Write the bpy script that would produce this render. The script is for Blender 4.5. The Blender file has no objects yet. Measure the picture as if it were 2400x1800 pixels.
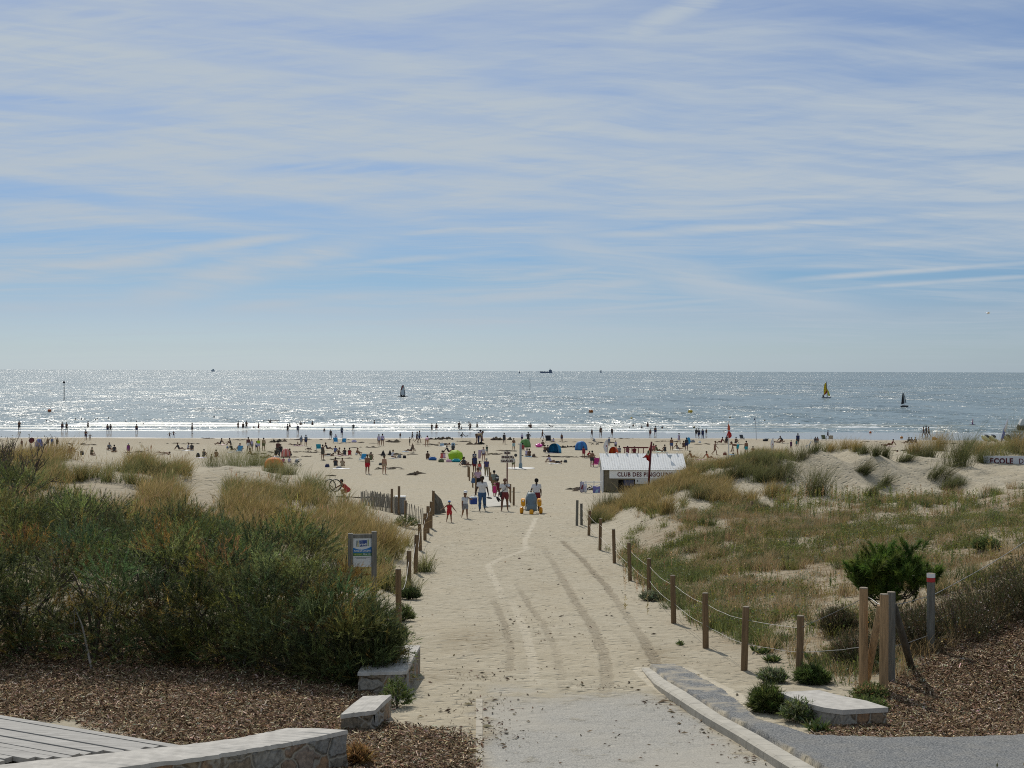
import bpy, bmesh, math, random
import numpy as np
from mathutils import Vector, Matrix, Euler
R = math.radians
rng = np.random.RandomState(7)
random.seed(7)
scene = bpy.context.scene
COL = scene.collection
CAMZ = 11.0
F = 3333.3
cam_data = bpy.data.cameras.new('camera')
cam = bpy.data.objects.new('camera', cam_data)
COL.objects.link(cam)
cam_data.sensor_width = 36.0
cam_data.lens = 50.0
cam_data.clip_start = 0.5
cam_data.clip_end = 90000.0
CAMR = Euler((R(90 - 0.533), 0, 0)).to_matrix() @ Matrix.Rotation(R(0.167), 3, 'Z')
cam.matrix_world = Matrix.Translation((0, 0, CAMZ)) @ CAMR.to_4x4()
scene.camera = cam
def ray(px, py):
 v = CAMR @ Vector(((px - 1200) / F, -(py - 900) / F, -1))
 return v / v.y                       # scaled so that y (depth) is 1
def smooth1(a, n):
 k = np.hanning(2 * n + 3); k /= k.sum()
 return np.convolve(np.pad(a, n + 1, mode='edge'), k, mode='valid')
_D = np.arange(5, 420, 0.25)
_bt = np.array([(5, 4.5), (13, 4.75), (18, 5.0), (22, 5.18), (25, 5.35), (33, 5.78), (38.7, 6.1), (43, 6.33), (51.5, 6.54),
    (57, 6.63), (61.5, 6.7), (66, 6.84), (70, 7.03), (77, 7.42), (85, 7.9), (100, 8.7), (120, 9.5), (134, 9.82),
    (150, 9.95), (180, 10.12), (200, 10.4), (222, 10.7), (240, 10.86), (258, 11.0), (275, 11.25), (300, 11.6), (420, 14)])
_H = smooth1(np.interp(_D, _bt[:, 0], _bt[:, 1]), 10)
def base_h(d):
 return np.interp(d, _D, _H)
_LD = [10, 13, 20, 24, 28, 34, 40, 46, 52, 57, 62, 68, 76, 88, 100]
_LP = [-4000, -1500, -400, 0, 150, 300, 450, 560, 660, 760, 840, 900, 960, 1100]
_LT = [[0]*14, [.1]*14, [.15]*14,
       [.25, .25, .2, .2, .2, .2, .2, .2, .2, .2, .2, .2, .2, .1],
       [.6, .5, .45, .4, .4, .35, .35, .35, .3, .3, .3, .3, .25, .1],
       [1.3, 1.3, 1.2, 1.1, 1.0, .9, .85, .8, .75, .7, .5, .4, .3, .1],
       [2.2, 2.2, 2.0, 1.9, 1.8, 1.6, 1.4, 1.35, 1.2, 1.0, .7, .5, .35, .1],
       [2.8, 2.8, 2.7, 2.6, 2.5, 2.3, 1.95, 1.9, 1.6, 1.2, .85, .65, .4, .1],
       [3.1, 3.1, 3.0, 2.95, 2.9, 2.65, 2.2, 2.3, 2.0, 1.5, 1.05, .8, .5, .1],
       [3.1, 3.1, 3.0, 2.95, 2.95, 2.9, 2.5, 2.7, 2.4, 1.65, .95, .7, .4, .1],
       [2.5, 2.5, 2.4, 2.4, 2.3, 2.4, 2.2, 2.4, 2.0, 1.25, .7, .5, .25, 0],
       [1.5, 1.5, 1.4, 1.4, 1.4, 1.4, 1.4, 1.4, 1.1, .6, .3, .2, .1, 0],
       [.7, .7, .6, .6, .6, .6, .6, .6, .5, .4, .3, .1, .05, 0], [.2]*6 + [.1]*8, [0]*14]
_RD = [10, 13, 20, 22, 25, 28, 33, 38, 44, 50, 56, 60, 64.4, 66.6, 72, 76, 82, 90, 104, 125]
_RP = [1250, 1400, 1460, 1520, 1600, 1700, 1800, 1900, 2000, 2100, 2200, 2300, 2400, 2900, 4500, 7000]
_RT = [[0]*16, [0]*16, [0]*16, [0]*12 + [.05, .1, .1, .1],
       [0, 0, 0, 0, 0, 0, .05, .1, .15, .25, .32, .42, .6, 1.2, 1.5, 1.5],
       [0, 0, 0, 0, .02, .1, .15, .2, .3, .4, .5, .65, .95, 1.8, 2, 2],
       [0, 0, 0, 0, .05, .15, .25, .35, .5, .65, .85, 1.1, 1.4, 2.3, 2.6, 2.6],
       [0, 0, 0, 0, .1, .25, .35, .45, .6, .8, 1.05, 1.35, 1.6, 2.4, 2.6, 2.6],
       [0, 0, 0, .1, .25, .35, .45, .6, .75, .95, 1.2, 1.5, 1.7, 2.2, 2.5, 2.5],
       [0, 0, .1, .3, .5, .6, .65, .8, .9, 1.05, 1.2, 1.4, 1.6, 1.9, 2.2, 2.2],
       [0, .1, .3, .6, .85, .9, .95, 1.05, 1.15, 1.2, 1.25, 1.4, 1.6, 1.8, 2, 2],
       [0, .1, .4, .85, 1.1, 1.15, 1.15, 1.2, 1.2, 1.2, 1.25, 1.4, 1.65, 1.8, 2, 2],
       [0, .1, .45, 1.1, 1.55, 1.6, 1.6, 1.6, 1.6, 1.55, 1.5, 1.6, 1.75, 2, 2.2, 2.2],
       [0, .1, .42, 1.1, 1.9, 2.45, 2.75, 2.9, 2.9, 2.75, 2.4, 2.1, 2.0, 2.2, 2.5, 2.5],
       [0, .05, .3, .8, 1.6, 2.35, 2.9, 3.15, 3.15, 3.0, 2.65, 2.3, 2.1, 2.5, 3, 3],
       [0, 0, .15, .45, 1.1, 1.9, 2.7, 3.1, 3.1, 3.0, 2.75, 2.55, 2.4, 2.9, 3.2, 3.2],
       [0, 0, .1, .3, .6, 1.0, 1.4, 1.8, 2.1, 2.3, 2.6, 3.15, 3.4, 3.4, 3.4, 3.4],
       [0, 0, 0, 0, .1, .25, .4, .6, .9, 1.2, 1.9, 2.7, 3.2, 3.4, 3.4, 3.4],
       [0]*9 + [.1, .4, .9, 1.4, 1.8, 2, 2], [0]*16]
def make_grid(tp, td, tt):
 P = np.arange(tp[0], tp[-1] + 1, 20.0)
 D = np.arange(10, 126, 1.0)
 A = np.array([np.interp(P, tp, row) for row in tt])
 B = np.array([np.interp(D, td, A[:, j]) for j in range(len(P))]).T
 B = np.apply_along_axis(lambda a: smooth1(a, 3), 1, B)
 B = np.apply_along_axis(lambda a: smooth1(a, 1), 0, B)
 return P, D, B
_GL = make_grid(_LP, _LD, _LT)
_GR = make_grid(_RP, _RD, _RT)
def bil(G, px, d):
 P, D, B = G
 u = np.clip((px - P[0]) / 20.0, 0, len(P) - 1.001); v = np.clip(d - D[0], 0, len(D) - 1.001)
 i = u.astype(int); j = v.astype(int); fu = u - i; fv = v - j
 return (B[j, i] * (1 - fu) + B[j, i + 1] * fu) * (1 - fv) + (B[j + 1, i] * (1 - fu) + B[j + 1, i + 1] * fu) * fv
def hashn(ix, iy, s):
 n = np.sin(ix * 127.1 + iy * 311.7 + s * 74.7) * 43758.5453
 return n - np.floor(n)
def vnoise(x, y, s=0):
 ix = np.floor(x); iy = np.floor(y); fx = x - ix; fy = y - iy
 fx = fx * fx * (3 - 2 * fx); fy = fy * fy * (3 - 2 * fy)
 a = hashn(ix, iy, s); b = hashn(ix + 1, iy, s); c = hashn(ix, iy + 1, s); e = hashn(ix + 1, iy + 1, s)
 return (a * (1 - fx) + b * fx) * (1 - fy) + (c * (1 - fx) + e * fx) * fy
def fbm(x, y, s=0, o=3):
 r = 0; a = .5
 for k in range(o):
  r = r + a * vnoise(x * 2 ** k + 17 * k, y * 2 ** k - 9 * k, s + k); a *= .5
 return r / (1 - .5 ** o)
def sst(a, b, x):
 t = np.clip((x - a) / (b - a), 0, 1)
 return t * t * (3 - 2 * t)
_XL = ([10, 18, 22, 25, 34, 42, 50, 60, 70, 80, 120], [-1.3, -1.35, -1.6, -2.0, -2.7, -3.1, -3.4, -3.6, -4.0, -5, -5])
_XR = ([10, 20, 21.5, 23, 24.7, 33, 43, 51.5, 61.5, 70, 120], [30, 14, 7, 5.1, 4.9, 3.7, 3.5, 3.15, 3.0, 3.0, 3.0])
def height(X, Y):
 """world z of the ground; arrays or scalars"""
 X = np.asarray(X, float); Y = np.asarray(Y, float)
 d = np.maximum(Y, 5)
 px = 1200 + F * X / d
 z = CAMZ - base_h(d)
 xl = np.interp(d, *_XL); xr = np.interp(d, *_XR)
 ml = sst(0, 2.6, xl - X); mr = sst(0, 3.2, X - xr)
 dh = bil(_GL, px, d) * ml + bil(_GR, px, d) * mr
 lump = sst(.25, 1.6, dh)
 n = (fbm(X * .33, Y * .33, 3) - .5) * .55 + (fbm(X * 1.3, Y * 1.3, 5) - .5) * .16
 face = sst(1700, 1850, px) * sst(2330, 2220, px) * sst(60, 63, d) * sst(73, 69, d)
 flute = (np.abs(((X + .25 * (d - 66) + .8 * vnoise(X * .5, d * .3, 8)) / 2.6) % 1.0 - .5) - .25) * .95
 z = z + dh + lump * n * (1 - .6 * face) + face * flute
 z = z + (fbm(X * 1.1, Y * 1.1, 11) - .5) * .05 + (fbm(X * 3.5, Y * 3.5, 12, 2) - .5) * .035 * sst(15, 26, d)
 return z
def hz(x, y):
 return float(height(np.array([x]), np.array([y]))[0])
_marchd = np.exp(np.linspace(np.log(12), np.log(300), 1600))
def hit(px, py, dmin=12.0):
 """first point of the ground seen through pixel (px, py) of the photograph"""
 v = ray(px, py)
 D = _marchd[_marchd >= dmin]
 g = height(D * v.x, D) - (CAMZ + D * v.z)
 k = np.argmax(g > 0)
 if not (g > 0).any(): k = len(D) - 1
 d = D[k]
 if k > 0:
  t = -g[k - 1] / (g[k] - g[k - 1] + 1e-9); d = D[k - 1] + (D[k] - D[k - 1]) * np.clip(t, 0, 1)
 return Vector((d * v.x, d, CAMZ + d * v.z))
def bhit(px, py):
 """same, on the beach and path alone (dunes ignored)"""
 v = ray(px, py)
 D = np.linspace(60, 257, 3000)
 g = (CAMZ - base_h(D)) - (CAMZ + D * v.z)
 k = int(np.argmax(g > 0)) if (g > 0).any() else len(D) - 1
 d = D[k]
 return Vector((d * v.x, d, hz(d * v.x, d)))
def sea_at(px, py):
 v = ray(px, py)
 d = -CAMZ / v.z
 return Vector((d * v.x, d, 0))
def at(px, py, d):
 v = ray(px, py)
 return Vector((d * v.x, d, CAMZ + d * v.z))
def link(o):
 COL.objects.link(o); return o
def tag(o, label=None, cat=None, group=None, kind=None):
 if label: o['label'] = label
 if cat: o['category'] = cat
 if group: o['group'] = group
 if kind: o['kind'] = kind
 return o
def thing(name, label, cat, loc=(0, 0, 0), rotz=0.0, group=None):
 o = bpy.data.objects.new(name, None); o.empty_display_size = .2
 link(o); o.location = loc; o.rotation_euler = (0, 0, rotz)
 return tag(o, label, cat, group)
def mesh_np(name, V, T, mats, col=None, parent=None, smooth=False, midx=None):
 """mesh object from numpy triangles/quads"""
 me = bpy.data.meshes.new(name)
 V = np.ascontiguousarray(V, dtype=np.float32); T = np.ascontiguousarray(T, dtype=np.int32)
 n, k = T.shape
 me.vertices.add(len(V)); me.vertices.foreach_set('co', V.ravel())
 me.loops.add(n * k); me.loops.foreach_set('vertex_index', T.ravel())
 me.polygons.add(n); me.polygons.foreach_set('loop_start', np.arange(0, n * k, k, dtype=np.int32))
 if smooth: me.polygons.foreach_set('use_smooth', np.ones(n, dtype=bool))
 if midx is not None: me.polygons.foreach_set('material_index', np.asarray(midx, dtype=np.int32))
 if col is not None:
  cs = col if isinstance(col, dict) else {'Col': col}
  for cn, c in cs.items():
   c4 = np.ones((len(V), 4), dtype=np.float32); c4[:, :3] = c
   me.attributes.new(cn, 'FLOAT_COLOR', 'POINT').data.foreach_set('color', c4.ravel())
 me.update(calc_edges=True)
 for m in (mats if isinstance(mats, (list, tuple)) else [mats]): me.materials.append(m)
 o = bpy.data.objects.new(name, me); link(o)
 if parent is not None: o.parent = parent
 return o
class MB:
 """collects shapes and links them as one mesh"""
 def __init__(s): s.v = []; s.f = []
 def add(s, V, Fc):
  b = len(s.v); s.v += [tuple(p) for p in V]; s.f += [tuple(i + b for i in f) for f in Fc]; return s
 def box(s, c, size, rot=None, taper=1.0, bev=0.0):
  x, y, z = [q / 2 for q in size]
  M = rot if rot is not None else Matrix.Identity(3)
  c = Vector(c)
  if bev <= 0:
   V = [c + M @ Vector((sx * x * (taper if sz > 0 else 1), sy * y * (taper if sz > 0 else 1), sz * z)) for sz in (-1, 1) for sx, sy in ((-1, -1), (1, -1), (1, 1), (-1, 1))]
   return s.add(V, [(3, 2, 1, 0), (4, 5, 6, 7), (0, 1, 5, 4), (1, 2, 6, 5), (2, 3, 7, 6), (3, 0, 4, 7)])
  b = min(bev, x * .9, y * .9, z * .9)
  rings = [(-z, x - b, y - b), (-z + b, x, y), (z - b, x * taper, y * taper), (z, x * taper - b, y * taper - b)]
  V = []
  for zz, a, e in rings:
   V += [c + M @ Vector(q) for q in ((-a, -e + b, zz), (-a + b, -e, zz), (a - b, -e, zz), (a, -e + b, zz), (a, e - b, zz), (a - b, e, zz), (-a + b, e, zz), (-a, e - b, zz))]
  Fc = [tuple(range(7, -1, -1)), tuple(range(24, 32))]
  for k in range(3):
   for i in range(8):
    j = (i + 1) % 8; Fc.append((k * 8 + i, k * 8 + j, k * 8 + 8 + j, k * 8 + 8 + i))
  return s.add(V, Fc)
 def tube(s, pts, rad, n=8, caps=True, flat=1.0):
  pts = [Vector(p) for p in pts]; m = len(pts)
  rad = [rad] * m if not hasattr(rad, '__len__') else rad
  V = []; up = None
  for i, p in enumerate(pts):
   t = (pts[min(i + 1, m - 1)] - pts[max(i - 1, 0)]).normalized()
   if up is None:
    up = Vector((1, 0, 0)) if abs(t.x) < .8 else Vector((0, 1, 0))
   a = (up - t * up.dot(t)).normalized(); b = t.cross(a); up = a
   V += [p + (a * math.cos(2 * math.pi * k / n) + b * math.sin(2 * math.pi * k / n) * flat) * rad[i] for k in range(n)]
  Fc = [(i * n + k, i * n + (k + 1) % n, (i + 1) * n + (k + 1) % n, (i + 1) * n + k) for i in range(m - 1) for k in range(n)]
  if caps: Fc += [tuple(range(n - 1, -1, -1)), tuple(range((m - 1) * n, m * n))]
  return s.add(V, Fc)
 def sph(s, c, r, n=12, m=8, M=None):
  c = Vector(c); r = (r, r, r) if not hasattr(r, '__len__') else r
  M = M if M is not None else Matrix.Identity(3)
  V = [c + M @ Vector((0, 0, -r[2]))]
  for j in range(1, m):
   th = math.pi * j / m
   V += [c + M @ Vector((r[0] * math.sin(th) * math.cos(2 * math.pi * k / n), r[1] * math.sin(th) * math.sin(2 * math.pi * k / n), -r[2] * math.cos(th))) for k in range(n)]
  V.append(c + M @ Vector((0, 0, r[2])))
  Fc = [(0, 1 + (k + 1) % n, 1 + k) for k in range(n)]
  for j in range(m - 2):
   Fc += [(1 + j * n + k, 1 + j * n + (k + 1) % n, 1 + (j + 1) * n + (k + 1) % n, 1 + (j + 1) * n + k) for k in range(n)]
  e = len(V) - 1
  Fc += [(e, 1 + (m - 2) * n + k, 1 + (m - 2) * n + (k + 1) % n) for k in range(n)]
  return s.add(V, Fc)
 def prism(s, poly, t, M):
  """polygon in local xz, thickness t along local y, placed by 4x4 M"""
  n = len(poly)
  V = [M @ Vector((x, -t / 2, z)) for x, z in poly] + [M @ Vector((x, t / 2, z)) for x, z in poly]
  return s.add(V, [tuple(range(n)), tuple(range(2 * n - 1, n - 1, -1))] + [(i, i + n, (i + 1) % n + n, (i + 1) % n) for i in range(n)])
 def torus(s, c, R1, r2, n=20, m=8, M=None):
  c = Vector(c); M = M if M is not None else Matrix.Identity(3)
  V = []
  for i in range(n):
   a = 2 * math.pi * i / n
   for j in range(m):
    b = 2 * math.pi * j / m
    V.append(c + M @ Vector(((R1 + r2 * math.cos(b)) * math.cos(a), (R1 + r2 * math.cos(b)) * math.sin(a), r2 * math.sin(b))))
  return s.add(V, [(i * m + j, ((i + 1) % n) * m + j, ((i + 1) % n) * m + (j + 1) % m, i * m + (j + 1) % m) for i in range(n) for j in range(m)])
 def sheet(s, fn, nu, nv, thick=0.0):
  """fn(u,v)->Vector, u,v in 0..1"""
  V = [fn(i / nu, j / nv) for j in range(nv + 1) for i in range(nu + 1)]
  Fc = [(j * (nu + 1) + i, j * (nu + 1) + i + 1, (j + 1) * (nu + 1) + i + 1, (j + 1) * (nu + 1) + i) for j in range(nv) for i in range(nu)]
  return s.add(V, Fc)
 def build(s, name, m, parent=None, smooth=False, sol=0.0):
  me = bpy.data.meshes.new(name)
  me.from_pydata([tuple(p) for p in s.v], [], s.f)
  bm = bmesh.new(); bm.from_mesh(me); bmesh.ops.recalc_face_normals(bm, faces=bm.faces)
  if sol:
   bmesh.ops.solidify(bm, geom=bm.faces[:], thickness=sol)
  bm.to_mesh(me); bm.free()
  if smooth: me.polygons.foreach_set('use_smooth', [True] * len(me.polygons))
  me.materials.append(m)
  o = bpy.data.objects.new(name, me); link(o)
  if parent is not None: o.parent = parent
  return o
def rotm(x=0, y=0, z=0):
 return Euler((R(x), R(y), R(z))).to_matrix()
def nodes(m):
 m.use_nodes = True
 nt = m.node_tree
 return nt, nt.nodes, nt.links, nt.nodes['Principled BSDF']
_mats = {}
def mat(c, rough=.6, var=.12, scale=9.0, metal=0.0, bump=0.0, trans=0.0, name=None, spec=.4):
 key = (tuple(c), rough, var, scale, metal, bump, trans)
 if key in _mats: return _mats[key]
 m = bpy.data.materials.new(name or 'surface'); nt, N, L, B = nodes(m)
 B.inputs['Roughness'].default_value = rough; B.inputs['Metallic'].default_value = metal
 B.inputs['Specular IOR Level'].default_value = spec
 tc = N.new('ShaderNodeTexCoord'); no = N.new('ShaderNodeTexNoise'); no.inputs['Scale'].default_value = scale; no.inputs['Detail'].default_value = 5
 L.new(tc.outputs['Object'], no.inputs['Vector'])
 mx = N.new('ShaderNodeMix'); mx.data_type = 'RGBA'
 mx.inputs['A'].default_value = (*[max(0, q * (1 - 2 * var)) for q in c], 1); mx.inputs['B'].default_value = (*[min(1, q * (1 + 2 * var)) for q in c], 1)
 L.new(no.outputs['Fac'], mx.inputs['Factor']); L.new(mx.outputs['Result'], B.inputs['Base Color'])
 if bump:
  b = N.new('ShaderNodeBump'); b.inputs['Strength'].default_value = bump; b.inputs['Distance'].default_value = .02
  L.new(no.outputs['Fac'], b.inputs['Height']); L.new(b.outputs['Normal'], B.inputs['Normal'])
 if trans:
  t = N.new('ShaderNodeBsdfTranslucent'); L.new(mx.outputs['Result'], t.inputs['Color'])
  ms = N.new('ShaderNodeMixShader'); ms.inputs[0].default_value = trans
  L.new(B.outputs[0], ms.inputs[1]); L.new(t.outputs[0], ms.inputs[2]); L.new(ms.outputs[0], N['Material Output'].inputs['Surface'])
 _mats[key] = m
 return m
def wood(c, name='weathered_wood', ax=2, s=14.0, rough=.8, var=.45, bump=.35):
 m = bpy.data.materials.new(name); nt, N, L, B = nodes(m)
 B.inputs['Roughness'].default_value = rough; B.inputs['Specular IOR Level'].default_value = .2
 tc = N.new('ShaderNodeTexCoord'); mp = N.new('ShaderNodeMapping')
 sc = [s * 2, s * 2, s * 2]; sc[ax] = s * .12
 mp.inputs['Scale'].default_value = sc
 oi = N.new('ShaderNodeObjectInfo'); ad = N.new('ShaderNodeVectorMath'); ad.operation = 'ADD'
 L.new(tc.outputs['Object'], mp.inputs['Vector']); L.new(mp.outputs[0], ad.inputs[0]); L.new(oi.outputs['Random'], ad.inputs[1])
 no = N.new('ShaderNodeTexNoise'); no.inputs['Scale'].default_value = 1; no.inputs['Detail'].default_value = 6; no.inputs['Roughness'].default_value = .65
 L.new(ad.outputs[0], no.inputs['Vector'])
 rp = N.new('ShaderNodeValToRGB'); rp.color_ramp.elements[0].position = .3; rp.color_ramp.elements[1].position = .7
 rp.color_ramp.elements[0].color = (*[q * (1 - var) for q in c], 1); rp.color_ramp.elements[1].color = (*[min(1, q * (1 + var)) for q in c], 1)
 L.new(no.outputs['Fac'], rp.inputs[0]); L.new(rp.outputs[0], B.inputs['Base Color'])
 b = N.new('ShaderNodeBump'); b.inputs['Strength'].default_value = bump; b.inputs['Distance'].default_value = .01
 L.new(no.outputs['Fac'], b.inputs['Height']); L.new(b.outputs[0], B.inputs['Normal'])
 return m
def foliage_mat(name, trans=.45, rough=.55, spec=.25):
 m = bpy.data.materials.new(name); nt, N, L, B = nodes(m)
 at_ = N.new('ShaderNodeAttribute'); at_.attribute_name = 'Col'
 B.inputs['Roughness'].default_value = rough; B.inputs['Specular IOR Level'].default_value = spec
 L.new(at_.outputs['Color'], B.inputs['Base Color'])
 t = N.new('ShaderNodeBsdfTranslucent'); L.new(at_.outputs['Color'], t.inputs['Color'])
 ms = N.new('ShaderNodeMixShader'); ms.inputs[0].default_value = trans
 L.new(B.outputs[0], ms.inputs[1]); L.new(t.outputs[0], ms.inputs[2]); L.new(ms.outputs[0], N['Material Output'].inputs['Surface'])
 return m
def norm(a):
 return a / (np.linalg.norm(a, axis=-1, keepdims=True) + 1e-9)
def blades(base, dr, ln, wd, col, bend=None, segs=1, tipcol=None, leaf=False):
 """-> V, T, C : thin tapered strips; segs=1 is one triangle, leaf=True a diamond"""
 n = len(base); dr = norm(dr)
 side = norm(np.cross(dr, rng.normal(size=(n, 3))))
 ln = np.broadcast_to(ln, (n,))[:, None]; wd = np.broadcast_to(wd, (n,))[:, None]
 if bend is None: bend = np.zeros((n, 3))
 if leaf:
  mid = base + dr * ln * .45 + bend * ln * .2
  V = np.stack([base, mid + side * wd / 2, base + dr * ln + bend * ln, mid - side * wd / 2], 1)
  tt = np.array([0, .45, 1, .45])
  T = np.array([[0, 1, 3], [1, 2, 3]])
 else:
  vs = []; tt = []
  for k in range(segs):
   t = k / segs
   p = base + dr * ln * t + bend * ln * t * t
   w = wd * (1 - t * .6) / 2
   vs += [p - side * w, p + side * w]; tt += [t, t]
  vs.append(base + dr * ln + bend * ln); tt.append(1)
  V = np.stack(vs, 1); tt = np.array(tt)
  T = []
  for k in range(segs - 1):
   a = 2 * k; T += [[a, a + 1, a + 3], [a, a + 3, a + 2]]
  T.append([2 * segs - 2, 2 * segs - 1, 2 * segs]); T = np.array(T)
 m = V.shape[1]
 TT = (T[None] + (np.arange(n) * m)[:, None, None]).reshape(-1, 3)
 tc = col if tipcol is None else tipcol
 C = col[:, None, :] * (1 - tt)[None, :, None] + tc[:, None, :] * tt[None, :, None]
 return V.reshape(-1, 3), TT, C.reshape(-1, 3)
def join(parts):
 V = []; T = []; C = []; b = 0
 for v, t, c in parts:
  V.append(v); T.append(t + b); C.append(c); b += len(v)
 return np.concatenate(V), np.concatenate(T), np.concatenate(C)
def pick(pal, n, var=.2):
 pal = np.array(pal, float)
 c = pal[rng.randint(len(pal), size=n)]
 return np.clip(c * (1 + var * rng.normal(size=(n, 1))) * (1 + .08 * rng.normal(size=(n, 3))), .004, .9)
SUN_EL, SUN_AZ = 43.0, -13.0           # degrees; azimuth from +Y, negative = left
sun_dir = Vector((math.sin(R(SUN_AZ)) * math.cos(R(SUN_EL)), math.cos(R(SUN_AZ)) * math.cos(R(SUN_EL)), math.sin(R(SUN_EL))))
sl = bpy.data.lights.new('sun', 'SUN'); sl.energy = 3.4; sl.angle = R(.53); sl.color = (1, .95, .86)
so = link(bpy.data.objects.new('sun', sl)); so.rotation_euler = (-sun_dir).to_track_quat('-Z', 'Y').to_euler(); so.location = (0, -20, 60)
world = bpy.data.worlds.new('World'); scene.world = world; world.use_nodes = True
wn = world.node_tree; N = wn.nodes; L = wn.links
bg = N['Background']
def mth(op, a, b=None, c=None, clamp=False):
 n = N.new('ShaderNodeMath'); n.operation = op; n.use_clamp = clamp
 for i, q in enumerate((a, b, c)):
  if q is None: continue
  if isinstance(q, (int, float)): n.inputs[i].default_value = q
  else: L.new(q, n.inputs[i])
 return n.outputs[0]
def maprange(x, a, b, c=0.0, d=1.0, smooth=True):
 n = N.new('ShaderNodeMapRange'); n.interpolation_type = 'SMOOTHSTEP' if smooth else 'LINEAR'
 L.new(x, n.inputs[0])
 for i, q in enumerate((a, b, c, d)): n.inputs[i + 1].default_value = q
 return n.outputs[0]
sky = N.new('ShaderNodeTexSky'); sky.sky_type = 'NISHITA'; sky.sun_disc = False
sky.sun_elevation = R(SUN_EL); sky.sun_rotation = R(SUN_AZ); sky.air_density = 1.0; sky.dust_density = .6; sky.ozone_density = 2.5; sky.altitude = 10
tc = N.new('ShaderNodeTexCoord'); sp = N.new('ShaderNodeSeparateXYZ'); L.new(tc.outputs['Generated'], sp.inputs[0])
X_, Y_, Z_ = sp.outputs
zc = mth('MAXIMUM', Z_, .004)
cx = mth('DIVIDE', X_, mth('ADD', zc, .06)); cy = mth('DIVIDE', Y_, mth('ADD', zc, .06))
def noise(sx, sy, scale, detail, rough, ox=0, warp=0.0, skew=0.0, dist=0.0):
 cb = N.new('ShaderNodeCombineXYZ')
 xx = mth('MULTIPLY_ADD', cx, sx, ox)
 yy = mth('ADD', mth('MULTIPLY', mth('ADD', cy, wrp), sy), mth('MULTIPLY', cx, skew))
 L.new(xx, cb.inputs[0]); L.new(yy, cb.inputs[1]); cb.inputs[2].default_value = ox * .37
 n = N.new('ShaderNodeTexNoise'); n.inputs['Scale'].default_value = scale; n.inputs['Detail'].default_value = detail; n.inputs['Roughness'].default_value = rough
 n.inputs['Distortion'].default_value = dist
 L.new(cb.outputs[0], n.inputs['Vector'])
 return n.outputs['Fac']
wrp = 0.0
_w = N.new('ShaderNodeTexNoise'); _w.inputs['Scale'].default_value = 1.0; _w.inputs['Detail'].default_value = 2
_c = N.new('ShaderNodeCombineXYZ'); L.new(mth('MULTIPLY', cx, .8), _c.inputs[0]); L.new(mth('MULTIPLY', cy, .35), _c.inputs[1]); L.new(_c.outputs[0], _w.inputs['Vector'])
wrp = mth('MULTIPLY_ADD', _w.outputs['Fac'], 1.1, -.55)
big = noise(.45, .75, .75, 5, .55, 3.1, dist=.6)
wisp = noise(.42, 2.4, 1.0, 9, .60, 11.3, skew=.35, dist=.5)
fine = noise(.9, 6.0, 1.4, 8, .65, 5.7, skew=-.9, dist=.4)
elev = mth('DIVIDE', Z_, mth('MAXIMUM', Y_, .15))
veil = maprange(elev, .085, .15)
top = maprange(elev, .19, .27)
dens = mth('ADD', mth('MULTIPLY', big, .95), mth('ADD', mth('MULTIPLY', wisp, .75), mth('MULTIPLY', fine, .28)))
dens = mth('ADD', dens, mth('MULTIPLY_ADD', veil, .30, -1.02))
dens = mth('ADD', dens, mth('MULTIPLY', top, -.13))
cl = maprange(dens, -.22, .34)
U_ = mth('DIVIDE', X_, mth('MAXIMUM', Y_, .15))
def tnoise(sx, sy, det, rough, ox, dist=0.0, tilt=0.0):
 cb = N.new('ShaderNodeCombineXYZ'); L.new(mth('MULTIPLY_ADD', U_, sx, ox), cb.inputs[0]); L.new(mth('ADD', mth('MULTIPLY', elev, sy), mth('MULTIPLY', U_, tilt)), cb.inputs[1]); cb.inputs[2].default_value = ox
 n = N.new('ShaderNodeTexNoise'); n.inputs['Scale'].default_value = 1; n.inputs['Detail'].default_value = det; n.inputs['Roughness'].default_value = rough; n.inputs['Distortion'].default_value = dist
 L.new(cb.outputs[0], n.inputs['Vector']); return n.outputs['Fac']
fib1 = tnoise(7, 95, 8, .62, 3.3, .3, 9); fib2 = tnoise(9, 120, 8, .62, 8.1, .3, -16); soft = tnoise(5, 26, 5, .55, 5.5, .4, 3)
def streak(p0, p1, w, amt, prev, gap=False):
 a = ray(*p0); b = ray(*p1)
 ax, ay, bx, by = a.x, a.z, b.x, b.z
 lx, ly = bx - ax, by - ay; ln2 = lx * lx + ly * ly
 u = mth('SUBTRACT', U_, ax); v = mth('SUBTRACT', elev, ay)
 t = mth('DIVIDE', mth('ADD', mth('MULTIPLY', u, lx), mth('MULTIPLY', v, ly)), ln2)
 dd = mth('DIVIDE', mth('SUBTRACT', mth('MULTIPLY', v, lx), mth('MULTIPLY', u, ly)), math.sqrt(ln2))
 k = 2.6 if gap else 1.3
 dd = mth('ABSOLUTE', mth('ADD', dd, mth('MULTIPLY_ADD', soft, w * k, -w * k * .5)))
 m = mth('MULTIPLY', maprange(dd, 0, w, amt, 0), mth('MULTIPLY', maprange(t, -.05, .3), maprange(t, .65, 1.05, 1, 0)))
 m = mth('MULTIPLY', m, maprange(fib2 if gap else fib1, .36, .60, .3 if gap else .55, 1))
 return mth('MULTIPLY', prev, mth('SUBTRACT', 1, m)) if gap else mth('MAXIMUM', prev, m)
cl = mth('MULTIPLY', cl, maprange(mth('ADD', mth('MULTIPLY', fib1, .6), mth('MULTIPLY', fib2, .4)), .36, .58, .62, 1.0))
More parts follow.
